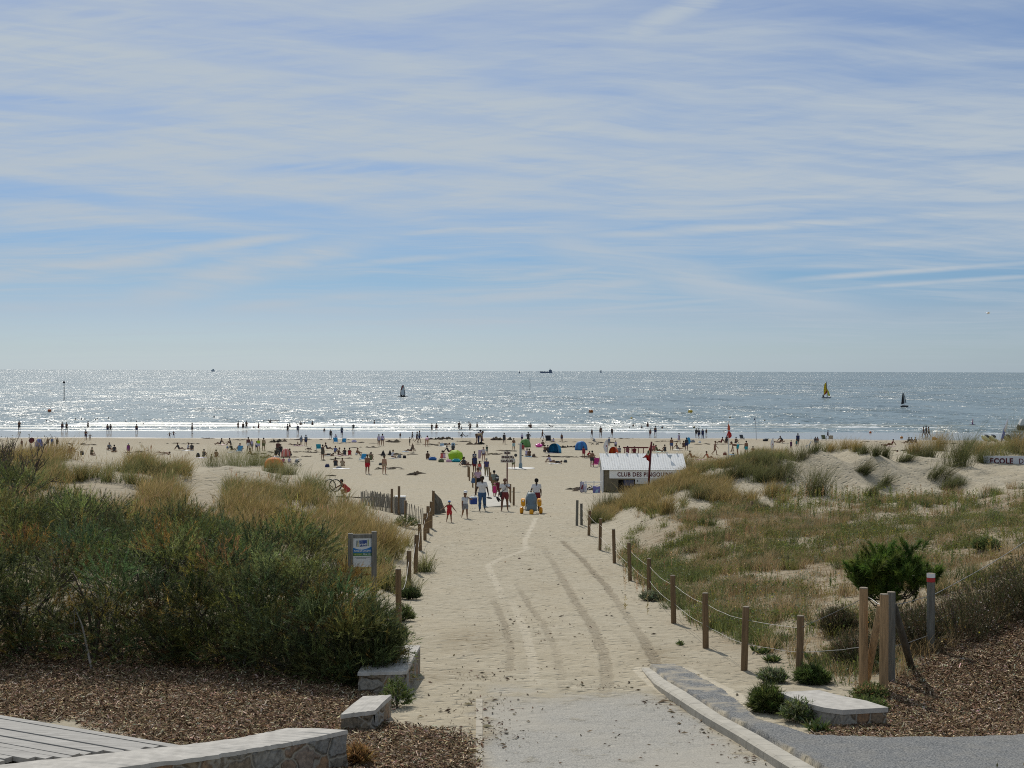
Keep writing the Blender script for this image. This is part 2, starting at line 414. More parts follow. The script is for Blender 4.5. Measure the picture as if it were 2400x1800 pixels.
for s in [((350, 10), (1250, 150), .016, .85), ((-200, 0), (650, 80), .014, .7), ((150, 70), (950, 175), .010, .7), ((-250, 205), (520, 258), .008, .85), ((-250, 240), (560, 275), .006, .6), ((-150, 425), (420, 475), .010, .8), ((480, 388), (1180, 398), .010, .9),
          ((1080, 190), (1600, 232), .010, .7), ((1450, 0), (2700, 80), .016, .85), ((1050, 95), (1500, 118), .010, .7), ((1150, 322), (1800, 352), .006, .4), ((1850, 100), (2700, 80), .010, .5), ((300, 470), (1000, 520), .012, .8), ((1250, 545), (2300, 490), .010, .9), ((-200, 580), (500, 545), .014, .7)]:
 cl = streak(*s[:3], s[3] * .8, cl, True)
for s in [((-60, 660), (900, 525), .008, 1.0), ((200, 715), (1050, 535), .020, .95), ((-300, 668), (700, 575), .011, .95), ((1150, 565), (2700, 478), .007, 1.0),
          ((1550, 605), (2600, 515), .008, .75), ((1700, 668), (2600, 600), .0036, 1.0), ((1100, 530), (2150, 760), .020, .85), ((900, 730), (1700, 635), .008, .8),
          ((1150, 655), (1620, 595), .006, .8), ((450, 730), (1050, 685), .008, .7), ((1700, 695), (2600, 635), .003, .8), ((1100, 750), (2100, 665), .003, .7),
          ((1400, 150), (1760, -80), .022, .9), ((620, 640), (1300, 580), .005, .7), ((-100, 720), (500, 700), .008, .5), ((1950, 560), (2600, 540), .012, .6)]:
 cl = streak(*s, cl)
low = noise(1.3, .35, 2.2, 6, .6, 21)
lowm = mth('MULTIPLY', maprange(low, .5, .66, 0, .45), mth('MULTIPLY', maprange(elev, .012, .018), maprange(elev, .022, .038, 1, 0)))
cl = mth('MAXIMUM', cl, lowm)
cl = mth('MULTIPLY', cl, maprange(elev, .004, .05, .25, 1))
cr = N.new('ShaderNodeValToRGB'); e = cr.color_ramp.elements
L.new(mth('MULTIPLY', Z_, 2.5), cr.inputs[0])
e[0].position = 0; e[0].color = (.76, 1.07, 1.72, 1); e[1].position = 1; e[1].color = (1, 1, 1.06, 1)
for p, c in ((.037, (.70, .955, 1.45, 1)), (.097, (.635, .82, 1.24, 1)), (.164, (.51, .75, 1.13, 1)), (.26, (.56, .77, 1.10, 1)), (.62, (.87, .93, 1.09, 1))):
 q = e.new(p); q.color = c
mulc = N.new('ShaderNodeMix'); mulc.data_type = 'RGBA'; mulc.blend_type = 'MULTIPLY'; mulc.inputs['Factor'].default_value = 1
L.new(sky.outputs[0], mulc.inputs['A']); L.new(cr.outputs[0], mulc.inputs['B'])
mixc = N.new('ShaderNodeMix'); mixc.data_type = 'RGBA'; mixc.clamp_factor = True
SKYK = .062
L.new(cl, mixc.inputs['Factor']); L.new(mulc.outputs['Result'], mixc.inputs['A']); mixc.inputs['B'].default_value = (.462 / SKYK, .530 / SKYK, .596 / SKYK, 1)
L.new(mixc.outputs['Result'], bg.inputs['Color']); bg.inputs['Strength'].default_value = SKYK
scene.view_settings.view_transform = 'Standard'; scene.view_settings.look = 'None'; scene.view_settings.gamma = 1.0
scene.view_settings.exposure = 0.0; scene.view_settings.use_curve_mapping = False
scene.cycles.use_denoising = False; scene.cycles.pixel_filter_type = 'BLACKMAN_HARRIS'; scene.cycles.filter_width = 1.05
scene.cycles.max_bounces = 6; scene.cycles.transparent_max_bounces = 4
def wpoly(pts): return np.array([(lambda q: (q.x, q.y))(hit(*p)) for p in pts])
def seg_dist(P, A, B):
 ab = B - A; t = np.clip(((P - A) @ ab) / (ab @ ab + 1e-9), 0, 1)
 return np.linalg.norm(P - A - t[:, None] * ab, axis=1), t
def poly_sd(P, poly):
 """signed distance, positive inside"""
 d = np.full(len(P), 1e9); ins = np.zeros(len(P), bool)
 for i in range(len(poly)):
  A = poly[i]; B = poly[(i + 1) % len(poly)]
  d = np.minimum(d, seg_dist(P, A, B)[0])
  c = ((A[1] > P[:, 1]) != (B[1] > P[:, 1]))
  xx = A[0] + (P[:, 1] - A[1]) / (B[1] - A[1] + 1e-12) * (B[0] - A[0])
  ins ^= c & (P[:, 0] < xx)
 return np.where(ins, d, -d)
def line_mask(P, pts, w, fade=None):
 q = wpoly(pts); m = np.zeros(len(P))
 n = len(q) - 1
 for i in range(n):
  d, t = seg_dist(P, q[i], q[i + 1])
  k = 1.0 if fade is None else fade[i] + (fade[i + 1] - fade[i]) * t
  m = np.maximum(m, sst(w * 1.06, w * .86, d) * k)
 return m
KERB_L = [(1503, 1568), (1534, 1610), (1580, 1648), (1648, 1694), (1730, 1743), (1811, 1795), (1900, 1850), (2010, 1915)]
KERB_R = [(1521, 1570), (1560, 1605), (1621, 1643), (1716, 1700), (1811, 1748), (1892, 1797), (1990, 1850), (2110, 1915)]
PAVE = KERB_R + [(2600, 1930), (2700, 1735), (2400, 1738), (2100, 1745), (1900, 1738), (1784, 1702), (1751, 1675), (1702, 1632), (1635, 1594), (1583, 1568)]
ROAD = [(1128, 1585), (1300, 1580), (1440, 1575), (1545, 1622), (1640, 1694), (1725, 1743), (1806, 1795), (1890, 1850), (1990, 1930), (1128, 1930), (1130, 1760)]
MULCH_L = [(-600, 1470), (0, 1470), (300, 1470), (500, 1480), (560, 1440), (800, 1440), (905, 1640), (890, 1690), (1000, 1715), (1120, 1745), (1128, 1790), (1060, 1930), (800, 1930), (805, 1716),
           (430, 1752), (200, 1690), (0, 1680), (-600, 1640)]
MULCH_R = [(1960, 1705), (2030, 1640), (2110, 1590), (2190, 1525), (2290, 1470), (2420, 1430), (2700, 1400), (2800, 1730), (2400, 1733), (2100, 1740), (1900, 1735)]
BROWN = [(1850, 1330), (2000, 1260), (2150, 1215), (2300, 1160), (2500, 1110), (2800, 1100), (2800, 1400), (2400, 1420), (2200, 1510), (2050, 1600), (1800, 1580), (1650, 1500), (1600, 1420), (1700, 1380)]
ua = np.concatenate([np.linspace(-5200, -250, 60), np.linspace(-240, 2640, 721), np.linspace(2650, 8200, 66)[1:]])
da = np.concatenate([np.exp(np.linspace(np.log(10.5), np.log(15.5), 30))[:-1], np.exp(np.linspace(np.log(15.5), np.log(80), 620))[:-1], np.exp(np.linspace(np.log(80), np.log(300), 230))])
UU, DD = np.meshgrid((ua - 1200) / F, da)
GX = UU * DD; GY = DD; GZ = height(GX, GY)
P2 = np.stack([GX.ravel(), GY.ravel()], 1)
near = P2[:, 1] < 85
Pn = P2[near]
def zone(fn, dflt=0.0):
 r = np.full(len(P2), dflt); r[near] = fn(Pn); return r
w_ = lambda s, a: (fbm(P2[near][:, 0] * s, P2[near][:, 1] * s, 21) - .5) * a
sd_pave = zone(lambda P: poly_sd(P, wpoly(PAVE)), -9.0)
sd_road = zone(lambda P: poly_sd(P, wpoly(ROAD)), -9.0)
sd_ml = zone(lambda P: poly_sd(P, wpoly(MULCH_L)) + w_(1.2, .7), -9.0)
sd_mr = zone(lambda P: poly_sd(P, wpoly(MULCH_R)) + w_(1.2, .5), -9.0)
sd_br = zone(lambda P: poly_sd(P, wpoly(BROWN)) + w_(.4, 2.5), -9.0)
m_pave = sst(-.06, .06, sd_pave + zone(lambda P: w_(3, .25))); m_road = sst(-.3, .3, sd_road + zone(lambda P: w_(1.5, .6))) * sst(24.6, 21.6, P2[:, 1] + zone(lambda P: w_(.8, 2.2)))
m_mul = np.maximum(sst(-.25, .25, sd_ml), sst(-.2, .2, sd_mr))
tracks = [([(1275, 1285), (1310, 1340), (1345, 1400), (1390, 1470), (1415, 1530), (1425, 1590), (1415, 1625)], .115, [.25, .45, .6, .55, .5, .4, .3]),
          ([(1318, 1268), (1360, 1305), (1390, 1340), (1415, 1365), (1450, 1410), (1490, 1470), (1520, 1520), (1545, 1562)], .105, [.9, 1, 1, .9, .4, .4, .7, 1]),
          ([(1150, 1395), (1170, 1430), (1185, 1470), (1198, 1520), (1195, 1570)], .08, [.1, .5, .6, .3, .5]),
          ([(1210, 1370), (1240, 1420), (1275, 1460), (1300, 1520), (1315, 1570), (1320, 1620)], .075, [.2, .55, .4, .25, .25, .15])]
m_trk = np.zeros(len(P2))
for a, w, f in tracks: m_trk = np.maximum(m_trk, 1.35 * zone(lambda P: line_mask(P + np.stack([w_(2, .1), w_(2, .1)], 1), a, w, f)))
pale = [([(1256, 1213), (1245, 1240), (1232, 1262), (1233, 1288), (1170, 1310), (1143, 1325), (1165, 1370), (1182, 1410)], .1, [1, 1, .9, .7, .6, .7, .6, .2]),
  ([(1200, 1410), (1235, 1490), (1250, 1560), (1255, 1610)], .1, [.3, .6, .5, .2])]
m_trk = np.clip(m_trk, 0, 1)
m_pal = sst(19.6, 21.5, P2[:, 1]) * (sd_pave > -.3) * (P2[:, 1] < 30)
for a, w, f in pale: m_pal = np.maximum(m_pal, zone(lambda P: line_mask(P, a, w, f)))
def blob(P, px, py, rx, ry, s):
 c = hit(px, py); return np.exp(-((P[:, 0] - c.x) / rx) ** 2 - ((P[:, 1] - c.y) / ry) ** 2) * s
m_drt = zone(lambda P: blob(P, 1110, 1500, .75, 1.8, .9) + blob(P, 1050, 1580, .9, .8, .5) + blob(P, 1545, 1540, .5, 2.0, .8) + blob(P, 1290, 1380, .5, 1.5, .35) + blob(P, 1420, 1340, .5, 1.2, .4)
              + blob(P, 1600, 1650, .35, 1.2, .8) + blob(P, 1690, 1730, .3, 1.0, .8) + blob(P, 1560, 1640, .5, .3, .6) + blob(P, 1160, 1720, .3, .8, .9) + blob(P, 1190, 1745, .5, .35, .6)
              + blob(P, 1800, 1690, .5, .5, .5) + blob(P, 1125, 1660, .12, 1.2, .7))
xr_ = np.interp(P2[:, 1], *_XR); pxg = 1200 + F * P2[:, 0] / P2[:, 1]
m_lit = sst(.3, 2.2, P2[:, 0] - xr_) * sst(22.5, 24.5, P2[:, 1]) * sst(60, 50, P2[:, 1]) * (.35 + 1.0 * fbm(P2[:, 0] * .5, P2[:, 1] * .5, 31))
m_lit = np.maximum(m_lit, sst(-1, 1.5, sd_br) * sst(22.5, 24, P2[:, 1]) * .95)
xl_ = np.interp(P2[:, 1], *_XL)
m_lit = np.maximum(m_lit, sst(.5, 3, xl_ - P2[:, 0]) * sst(24, 28, P2[:, 1]) * sst(62, 40, P2[:, 1]) * .55)
wetd = P2[:, 1] + (fbm(P2[:, 0] * .03, P2[:, 1] * .05, 41) - .5) * 16 + (fbm(P2[:, 0] * .15, P2[:, 1] * .2, 43) - .5) * 4
m_wet = sst(219, 226, wetd)
m_damp = sst(185, 222, wetd) * .6
step = sst(-.02, .03, sd_pave) * .11
GZf = GZ.ravel() + step - np.where(m_road > .5, .012, 0) * 0
rut = np.where(m_trk > 0, -.03 * m_trk, 0)
GZf = GZf + rut
G = np.stack([P2[:, 0], P2[:, 1], GZf], 1)
nr, nc = GX.shape
i0 = (np.arange(nr - 1)[:, None] * nc + np.arange(nc - 1)[None]).ravel()
Q = np.stack([i0, i0 + 1, i0 + 1 + nc, i0 + nc], 1)
zA = np.stack([m_mul, m_road, m_pave], 1); zB = np.stack([m_trk, m_wet, m_lit], 1); zC = np.stack([np.clip(m_drt, 0, 1), m_pal, m_damp], 1)
gm = bpy.data.materials.new('sand_and_earth'); nt, N, L, B = nodes(gm)
def attr(n):
 a = N.new('ShaderNodeAttribute'); a.attribute_name = n
 s = N.new('ShaderNodeSeparateColor'); L.new(a.outputs['Color'], s.inputs[0]); return s.outputs
A_, B_, C_ = attr('zA'), attr('zB'), attr('zC')
geo = N.new('ShaderNodeNewGeometry')
def gnoise(s, det=5, rough=.6, sy=1.0, dist=0.0):
 mp = N.new('ShaderNodeMapping'); mp.inputs['Scale'].default_value = (s, s * sy, s); L.new(geo.outputs['Position'], mp.inputs[0])
 n = N.new('ShaderNodeTexNoise'); n.inputs['Scale'].default_value = 1; n.inputs['Detail'].default_value = det; n.inputs['Roughness'].default_value = rough; n.inputs['Distortion'].default_value = dist
 L.new(mp.outputs[0], n.inputs['Vector']); return n.outputs['Fac']
def rgb(fac, stops):
 r = N.new('ShaderNodeValToRGB'); L.new(fac, r.inputs[0]); e = r.color_ramp.elements
 e[0].position, e[0].color = stops[0][0], (*stops[0][1], 1); e[1].position, e[1].color = stops[-1][0], (*stops[-1][1], 1)
 for p, c in stops[1:-1]:
  q = e.new(p); q.color = (*c, 1)
 return r.outputs[0]
def mix(f, a, b, mode='MIX'):
 m = N.new('ShaderNodeMix'); m.data_type = 'RGBA'; m.blend_type = mode; m.clamp_factor = True
 for s, q in (('Factor', f), ('A', a), ('B', b)):
  if isinstance(q, (int, float)): m.inputs[s].default_value = q
  elif isinstance(q, tuple): m.inputs[s].default_value = (*q, 1)
  else: L.new(q, m.inputs[s])
 return m.outputs['Result']
n_big = gnoise(.35, 6); n_mid = gnoise(2.6, 6, .65); n_fine = gnoise(24, 4, .7); n_grit = gnoise(75, 2, .6); n_sp = gnoise(11, 3, .55, dist=.4); n_str = gnoise(3.2, 5, .7, 2.6)
sand = rgb(n_mid, [(.25, (.31, .27, .192)), (.55, (.388, .342, .254)), (.8, (.452, .407, .31))])
sand = mix(mth('MULTIPLY', maprange(n_big, .4, .7), .35), sand, (.40, .335, .23))
speck = mth('MULTIPLY', maprange(n_sp, .635, .69), .55)
sand = mix(speck, sand, (.20, .155, .10))
sand = mix(mth('MULTIPLY', C_[1], .45), sand, (.60, .54, .43))
sand = mix(mth('MULTIPLY', C_[0], maprange(n_str, .40, .60, .1, .85)), sand, (.215, .165, .095))
sand = mix(mth('MULTIPLY', C_[2], maprange(n_str, .35, .6, .35, 1)), sand, (.305, .25, .175))
sand = mix(mth('MULTIPLY', B_[0], maprange(n_fine, .38, .58, .25, .95)), sand, (.185, .15, .10))
litter = rgb(n_fine, [(.3, (.12, .085, .05)), (.5, (.225, .165, .095)), (.72, (.34, .275, .18))])
sand = mix(mth('MULTIPLY', B_[2], maprange(n_mid, .36, .6, .25, 1)), sand, litter)
n_grt = gnoise(42, 3, .75)
asph = rgb(n_grt, [(.36, (.17, .17, .16)), (.5, (.31, .30, .275)), (.64, (.43, .41, .365))])
asph = mix(mth('MULTIPLY', maprange(n_big, .35, .6), .5), asph, (.40, .365, .30))
roadm = mth('MULTIPLY', A_[1], maprange(mth('ADD', n_mid, mth('MULTIPLY', A_[1], .35)), .5, .78, 0, .92), clamp=True)
sand = mix(roadm, sand, asph)
pav = rgb(n_grt, [(.36, (.06, .065, .07)), (.5, (.155, .16, .163)), (.64, (.29, .285, .27))])
pav = mix(mth('MULTIPLY', maprange(n_mid, .42, .62), mth('MULTIPLY_ADD', C_[1], .75, .12)), pav, (.35, .31, .24))
sand = mix(A_[2], sand, pav)
mul = rgb(n_grit, [(.3, (.06, .038, .022)), (.5, (.14, .09, .055)), (.7, (.26, .185, .12))])
sand = mix(mth('MULTIPLY', A_[0], maprange(n_sp, .38, .52, .72, 1)), sand, mul)
wetc = rgb(n_big, [(.3, (.20, .175, .135)), (.7, (.255, .225, .175))])
sand = mix(B_[1], sand, wetc)
L.new(sand, B.inputs['Base Color'])
rg = mth('MULTIPLY_ADD', B_[1], -.72, .9)
L.new(rg, B.inputs['Roughness']); B.inputs['Specular IOR Level'].default_value = .3
L.new(mth('MULTIPLY_ADD', B_[1], .45, .15), B.inputs['Specular IOR Level'])
vo = N.new('ShaderNodeTexVoronoi'); vo.inputs['Scale'].default_value = 4.2; vo.inputs['Randomness'].default_value = 1; L.new(geo.outputs['Position'], vo.inputs['Vector'])
prints = maprange(vo.outputs['Distance'], .05, .42)
hgt = mth('ADD', mth('MULTIPLY', prints, .075), mth('ADD', mth('MULTIPLY', n_mid, .10), mth('MULTIPLY', n_fine, .022)))
dry = mth('SUBTRACT', 1, mth('MAXIMUM', mth('MAXIMUM', A_[2], B_[1]), mth('MULTIPLY', roadm, .9)), clamp=True)
hgt = mth('MULTIPLY', hgt, mth('MULTIPLY_ADD', dry, .92, .08))
bp = N.new('ShaderNodeBump'); bp.inputs['Strength'].default_value = .62; bp.inputs['Distance'].default_value = 1.0; L.new(hgt, bp.inputs['Height'])
L.new(bp.outputs[0], B.inputs['Normal'])
fc = lambda a: (a[Q].mean(1))
f_pave = fc(sd_pave) > 0; f_road = (fc(sd_road) > 0) & (fc(P2[:, 1]) < 23.4) & ~f_pave; f_mul = (fc(m_mul) > .5) & ~f_pave & ~f_road
pq = P2[Q].mean(1); pz = 1200 + F * pq[:, 0] / pq[:, 1]
xlq = np.interp(pq[:, 1], *_XL); xrq = np.interp(pq[:, 1], *_XR)
f_dl = (pq[:, 0] < xlq - .3) & (pq[:, 1] > 24) & (pq[:, 1] < 80) & ~f_mul & ~f_road & ~f_pave
f_dr = (pq[:, 0] > xrq + .3) & (pq[:, 1] > 22.5) & (pq[:, 1] < 92) & ~f_mul & ~f_road & ~f_pave
f_sand = ~(f_pave | f_road | f_mul | f_dl | f_dr)
def ground(name, f):
 q = Q[f]; used, inv = np.unique(q, return_inverse=True)
 o = mesh_np(name, G[used], inv.reshape(q.shape), gm, {'zA': zA[used], 'zB': zB[used], 'zC': zC[used]}, smooth=True)
 return tag(o, kind='structure')
ground('beach', f_sand); ground('road', f_road); ground('pavement', f_pave); ground('mulch_bed', f_mul); ground('dune', f_dl); ground('dune', f_dr)
km = mat((.40, .37, .31), .85, .16, 5, bump=.3, name='kerb_concrete')
ko = MB()
kl = [hit(*p) for p in KERB_L]; kr = [hit(*p) for p in KERB_R]
prev = None
for i in range(len(kl)):
 a, b = kl[i].copy(), kr[i].copy()
 a.z = hz(a.x, a.y); b.z = hz(b.x, b.y)
 b = a + (b - a).normalized() * max(.17, min(.26, (b - a).length))
 h = .03 + .105 * min(1, i / 2)
 ring = [a + Vector((0, 0, -.3)), a + Vector((0, 0, h - .03)), a + (b - a) * .18 + Vector((0, 0, h)), Vector((b.x, b.y, a.z + h + .004)), Vector((b.x, b.y, a.z - .3))]
 if prev is not None:
  for s in range(4):
   t0, t1 = s / 4, (s + 1) / 4 - .006
   r0 = [p.lerp(q, t0) for p, q in zip(prev, ring)]; r1 = [p.lerp(q, t1) for p, q in zip(prev, ring)]
   ko.add(r0 + r1, [(0, 1, 6, 5), (1, 2, 7, 6), (2, 3, 8, 7), (3, 4, 9, 8), (0, 4, 3, 2, 1), (5, 6, 7, 8, 9)])
 prev = ring
tag(ko.build('kerb', km), kind='structure')
kf = MB()
ql = [hit(1115, y) for y in (1640, 1690, 1740, 1790, 1860)]; qr = [hit(1131, y) for y in (1640, 1690, 1740, 1790, 1860)]
for i in range(4):
 for s in range(3):
  c = []
  for (p, q, t) in ((ql, ql, s / 3), (qr, qr, s / 3), (qr, qr, (s + 1) / 3 - .01), (ql, ql, (s + 1) / 3 - .01)):
   v = p[i].lerp(p[i + 1], t); c.append(Vector((v.x, v.y, hz(v.x, v.y) + .016)))
  kf.add(c + [v - Vector((0, 0, .2)) for v in c], [(0, 1, 2, 3), (0, 4, 5, 1), (1, 5, 6, 2), (2, 6, 7, 3), (3, 7, 4, 0)])
tag(kf.build('kerb', mat((.37, .33, .26), .9, .25, 6, bump=.4)), kind='structure')
sm = bpy.data.materials.new('sea_water'); nt, N, L, B = nodes(sm)
geo = N.new('ShaderNodeNewGeometry')
def wav(sx, sy, det, amp, rough=.55, off=0):
 mp = N.new('ShaderNodeMapping'); mp.inputs['Scale'].default_value = (sx, sy, 1); mp.inputs['Location'].default_value = (off, off * .7, 0); mp.inputs['Rotation'].default_value = (0, 0, R(9)); L.new(geo.outputs['Position'], mp.inputs[0])
 n = N.new('ShaderNodeTexNoise'); n.inputs['Scale'].default_value = 1; n.inputs['Detail'].default_value = det; n.inputs['Roughness'].default_value = rough; L.new(mp.outputs[0], n.inputs['Vector'])
 v = N.new('ShaderNodeVectorMath'); v.operation = 'SUBTRACT'; L.new(n.outputs['Color'], v.inputs[0]); v.inputs[1].default_value = (.5, .5, .5)
 s = N.new('ShaderNodeVectorMath'); s.operation = 'MULTIPLY'; L.new(v.outputs[0], s.inputs[0]); s.inputs[1].default_value = (amp * 1.75, amp, 0); return s.outputs[0]
def vadd(a, b):
 v = N.new('ShaderNodeVectorMath'); v.operation = 'ADD'; L.new(a, v.inputs[0])
 if isinstance(b, tuple): v.inputs[1].default_value = b
 else: L.new(b, v.inputs[1])
 return v.outputs[0]
W = vadd(vadd(wav(1.8, 1.3, 1, 1.35), wav(.4, .22, 1, 1.2, off=13)), vadd(wav(.07, .025, 2, .9, off=31), wav(.009, .0028, 3, .5, off=57)))
W = vadd(W, (0, 0, 1))
nv = N.new('ShaderNodeVectorMath'); nv.operation = 'NORMALIZE'; L.new(W, nv.inputs[0])
L.new(nv.outputs[0], B.inputs['Normal'])
B.inputs['Roughness'].default_value = .27; B.inputs['IOR'].default_value = 1.33; B.inputs['Specular IOR Level'].default_value = .36
pn = N.new('ShaderNodeTexNoise'); pn.inputs['Scale'].default_value = .004; pn.inputs['Detail'].default_value = 4; L.new(geo.outputs['Position'], pn.inputs['Vector'])
L.new(rgb(pn.outputs['Fac'], [(.35, (.095, .14, .145)), (.65, (.135, .185, .18))]), B.inputs['Base Color'])
sv = []; su = np.linspace(-1.6, 1.6, 33); sd_ = [244, 262, 280, 300, 330, 400, 600, 1200, 4000, 15000, 60000]
for d in sd_:
 for u in su:
  z = -.03 if d < 250 else 0.0
  sv.append((u * d, d + (6 * math.sin(u * 21) + 3 * math.sin(u * 47 + 1) if d < 250 else 0), z))
sq = [(j * 33 + i, j * 33 + i + 1, (j + 1) * 33 + i + 1, (j + 1) * 33 + i) for j in range(len(sd_) - 1) for i in range(32)]
tag(mesh_np('sea', np.array(sv), np.array(sq), sm, smooth=True), kind='structure')
fm = bpy.data.materials.new('sea_foam'); nt, N, L, B = nodes(fm)
geo = N.new('ShaderNodeNewGeometry')
nf = gnoise(.9, 6, .7, 2.5); nf2 = gnoise(.12, 3, .6)
L.new(mix(maprange(mth('MULTIPLY_ADD', nf2, .7, nf), .80, 1.02), (.13, .175, .17), (.78, .80, .80)), B.inputs['Base Color'])
B.inputs['Roughness'].default_value = .45
bp = N.new('ShaderNodeBump'); bp.inputs['Strength'].default_value = .6; bp.inputs['Distance'].default_value = .25; L.new(nf, bp.inputs['Height']); L.new(bp.outputs[0], B.inputs['Normal'])
def breaker(d0, amp, wid, hh, seed, x0=-130, x1=170):
 n = 420; xs = np.linspace(x0, x1, n); V = []
 for x in xs:
  dd = d0 + amp * (float(fbm(np.array([x * .025]), np.array([seed * 3.0]), seed)[0]) - .5) * 2
  k = float(sst(.34, .56, fbm(np.array([x * .03]), np.array([seed + .5]), seed + 4))) * float(sst(x0, x0 + 12, x) * sst(x1, x1 - 12, x))
  for a, b in ((-1.6, 0), (-.8, .35), (-.25, .85), (.1, 1), (.5, .75), (1.2, .2), (2, 0)):
   V.append((x, dd + a * wid * (.5 + .5 * k), .015 - .03 * (1 - k) + b * hh * k))
 T = [(i * 7 + j, (i + 1) * 7 + j, (i + 1) * 7 + j + 1, i * 7 + j + 1) for i in range(n - 1) for j in range(6)]
 return tag(mesh_np('breaking_wave', np.array(V), np.array(T), fm, smooth=True), kind='structure')
breaker(266, 5, 1.3, .20, 2); breaker(277, 5, 1.0, .26, 5); breaker(290, 6, .8, .30, 9); breaker(257, 4, 1.2, .08, 14); breaker(249, 5, .8, .05, 19)
leaf_m = foliage_mat('leaves', .5)
feather_m = foliage_mat('feathery_leaves', .46)
grass_m = foliage_mat('grass_blades', .5)
bark_m = mat((.10, .075, .055), .9, .3, 20, bump=.4, name='bark')
twig_m = mat((.13, .10, .08), .9, .3, 20, name='twigs')
def dirs(n, up=.3, spread=1.0):
 v = rng.normal(size=(n, 3)) * spread; v[:, 2] = np.abs(v[:, 2]) * .8 + up
 return norm(v)
def plumes(base, dr, ln, K, nl, nw, ang, pal, var=.2, droop=-.12, colp=None):
 """feathery sprays: a curved stem with K fine needles each"""
 n = len(base)
 pc = pick(pal, n, var) if colp is None else colp
 bend = np.zeros((n, 3)); bend[:, 2] = droop + .1 * rng.normal(size=n)
 t = rng.uniform(.12, 1, size=(n, K, 1))
 L_ = ln[:, None, None]
 p = base[:, None, :] + dr[:, None, :] * L_ * t + bend[:, None, :] * L_ * t * t
 d = norm(dr[:, None, :] + bend[:, None, :] * 2 * t + rng.normal(size=(n, K, 3)) * ang)
 c = np.repeat(pc[:, None, :], K, 1) * (1 + .25 * rng.normal(size=(n, K, 1)))
 c = np.clip(c, .004, .8)
 a = blades(p.reshape(-1, 3), d.reshape(-1, 3), (nl * rng.uniform(.6, 1.3, size=n * K)), nw, c.reshape(-1, 3))
 return a
GREENS = [(.110, .135, .050), (.140, .160, .056), (.080, .105, .046), (.180, .190, .065), (.055, .075, .036)]
YELLOWS = [(.20, .18, .045), (.25, .19, .05), (.17, .165, .045)]
RUSTS = [(.24, .15, .045), (.17, .10, .04)]
def tamarisk(px, d, Rr, H, label, grp='feathery evergreen bushes beside the path', P=1700, K=26, yellow=.12):
 Rr *= .86; H *= rng.uniform(.82, 1.12)
 v = ray(px, 1500); x = v.x * d; z0 = hz(x, d)
 root = thing('feathery_bush', label, 'bush', (x, d, z0), 0, grp)
 nl = 30
 th = rng.uniform(0, 2 * np.pi, nl); ph = np.arccos(rng.uniform(-.25, 1, nl))
 ph[:8] = np.arccos(rng.uniform(-.55, -.2, 8)); lc = np.stack([np.sin(ph) * np.cos(th) * Rr * .72, np.sin(ph) * np.sin(th) * Rr * .72, np.cos(ph) * H * .52 + H * .32], 1)
 lr = rng.uniform(.20, .40, nl) * Rr
 which = rng.randint(nl, size=P)
 u = dirs(P, .15); rad = rng.uniform(.15, 1, size=(P, 1)) ** .5
 b = lc[which] + u * rad * lr[which][:, None] * np.array([1, 1, .9])
 b[:, 2] = np.where(b[:, 2] < .03, rng.uniform(.03, .45, P), b[:, 2])
 if d < 26:
  k = rng.randint(P, size=420); a = rng.uniform(0, 2 * np.pi, 420); rr = Rr * rng.uniform(.45, .95, 420)
  b[k] = np.stack([rr * np.cos(a), rr * np.sin(a), rng.uniform(.02, .55, 420)], 1)
 dr = norm(u * .8 + norm(b) * .7 + np.array([0, 0, .22]) + rng.normal(size=(P, 3)) * .38)
 ln = rng.uniform(.22, .5, P)
 lsh = rng.uniform(.6, 1.55, nl)
 lobe_pal = lsh[:, None] * np.array([pick(RUSTS if rng.rand() < yellow * .28 else (YELLOWS if rng.rand() < yellow else GREENS), 1, .12)[0] for _ in range(nl)])
 col = np.clip(lobe_pal[which] * (1 + .22 * rng.normal(size=(P, 1))), .01, .5)
 V, T, C = plumes(b, dr, ln, K, .085, .0095, .36, GREENS, colp=col)
 m = 60
 k = rng.randint(nl, size=m); sb = lc[k] + np.stack([rng.normal(size=m) * .2, rng.normal(size=m) * .2, lr[k] * .7], 1)
 V2, T2, C2 = plumes(sb, dirs(m, .9, .35), rng.uniform(.35, .65, m), 60, .06, .008, .35, GREENS + YELLOWS[:1])
 V, T, C = join([(V, T, C), (V2, T2, C2)])
 mesh_np('foliage', V, T, feather_m, C, root)
 mb = MB()
 for i in range(0, nl, 2):
  q = Vector(lc[i]); s = Vector((rng.normal() * .15, rng.normal() * .15, -.05))
  mid = s.lerp(q, .5) + Vector((rng.normal() * .12, rng.normal() * .12, .1))
  mb.tube([s, s.lerp(mid, .6), mid, q], [.035, .028, .02, .008], 5)
  for _ in range(5):
   e = q + Vector(rng.normal(size=3)) * lr[i] * .7
   e.z = max(e.z, .05)
   mb.tube([mid.lerp(q, rng.rand()), e], [.009, .003], 3, caps=False)
 mb.build('branch', bark_m, root)
 return root
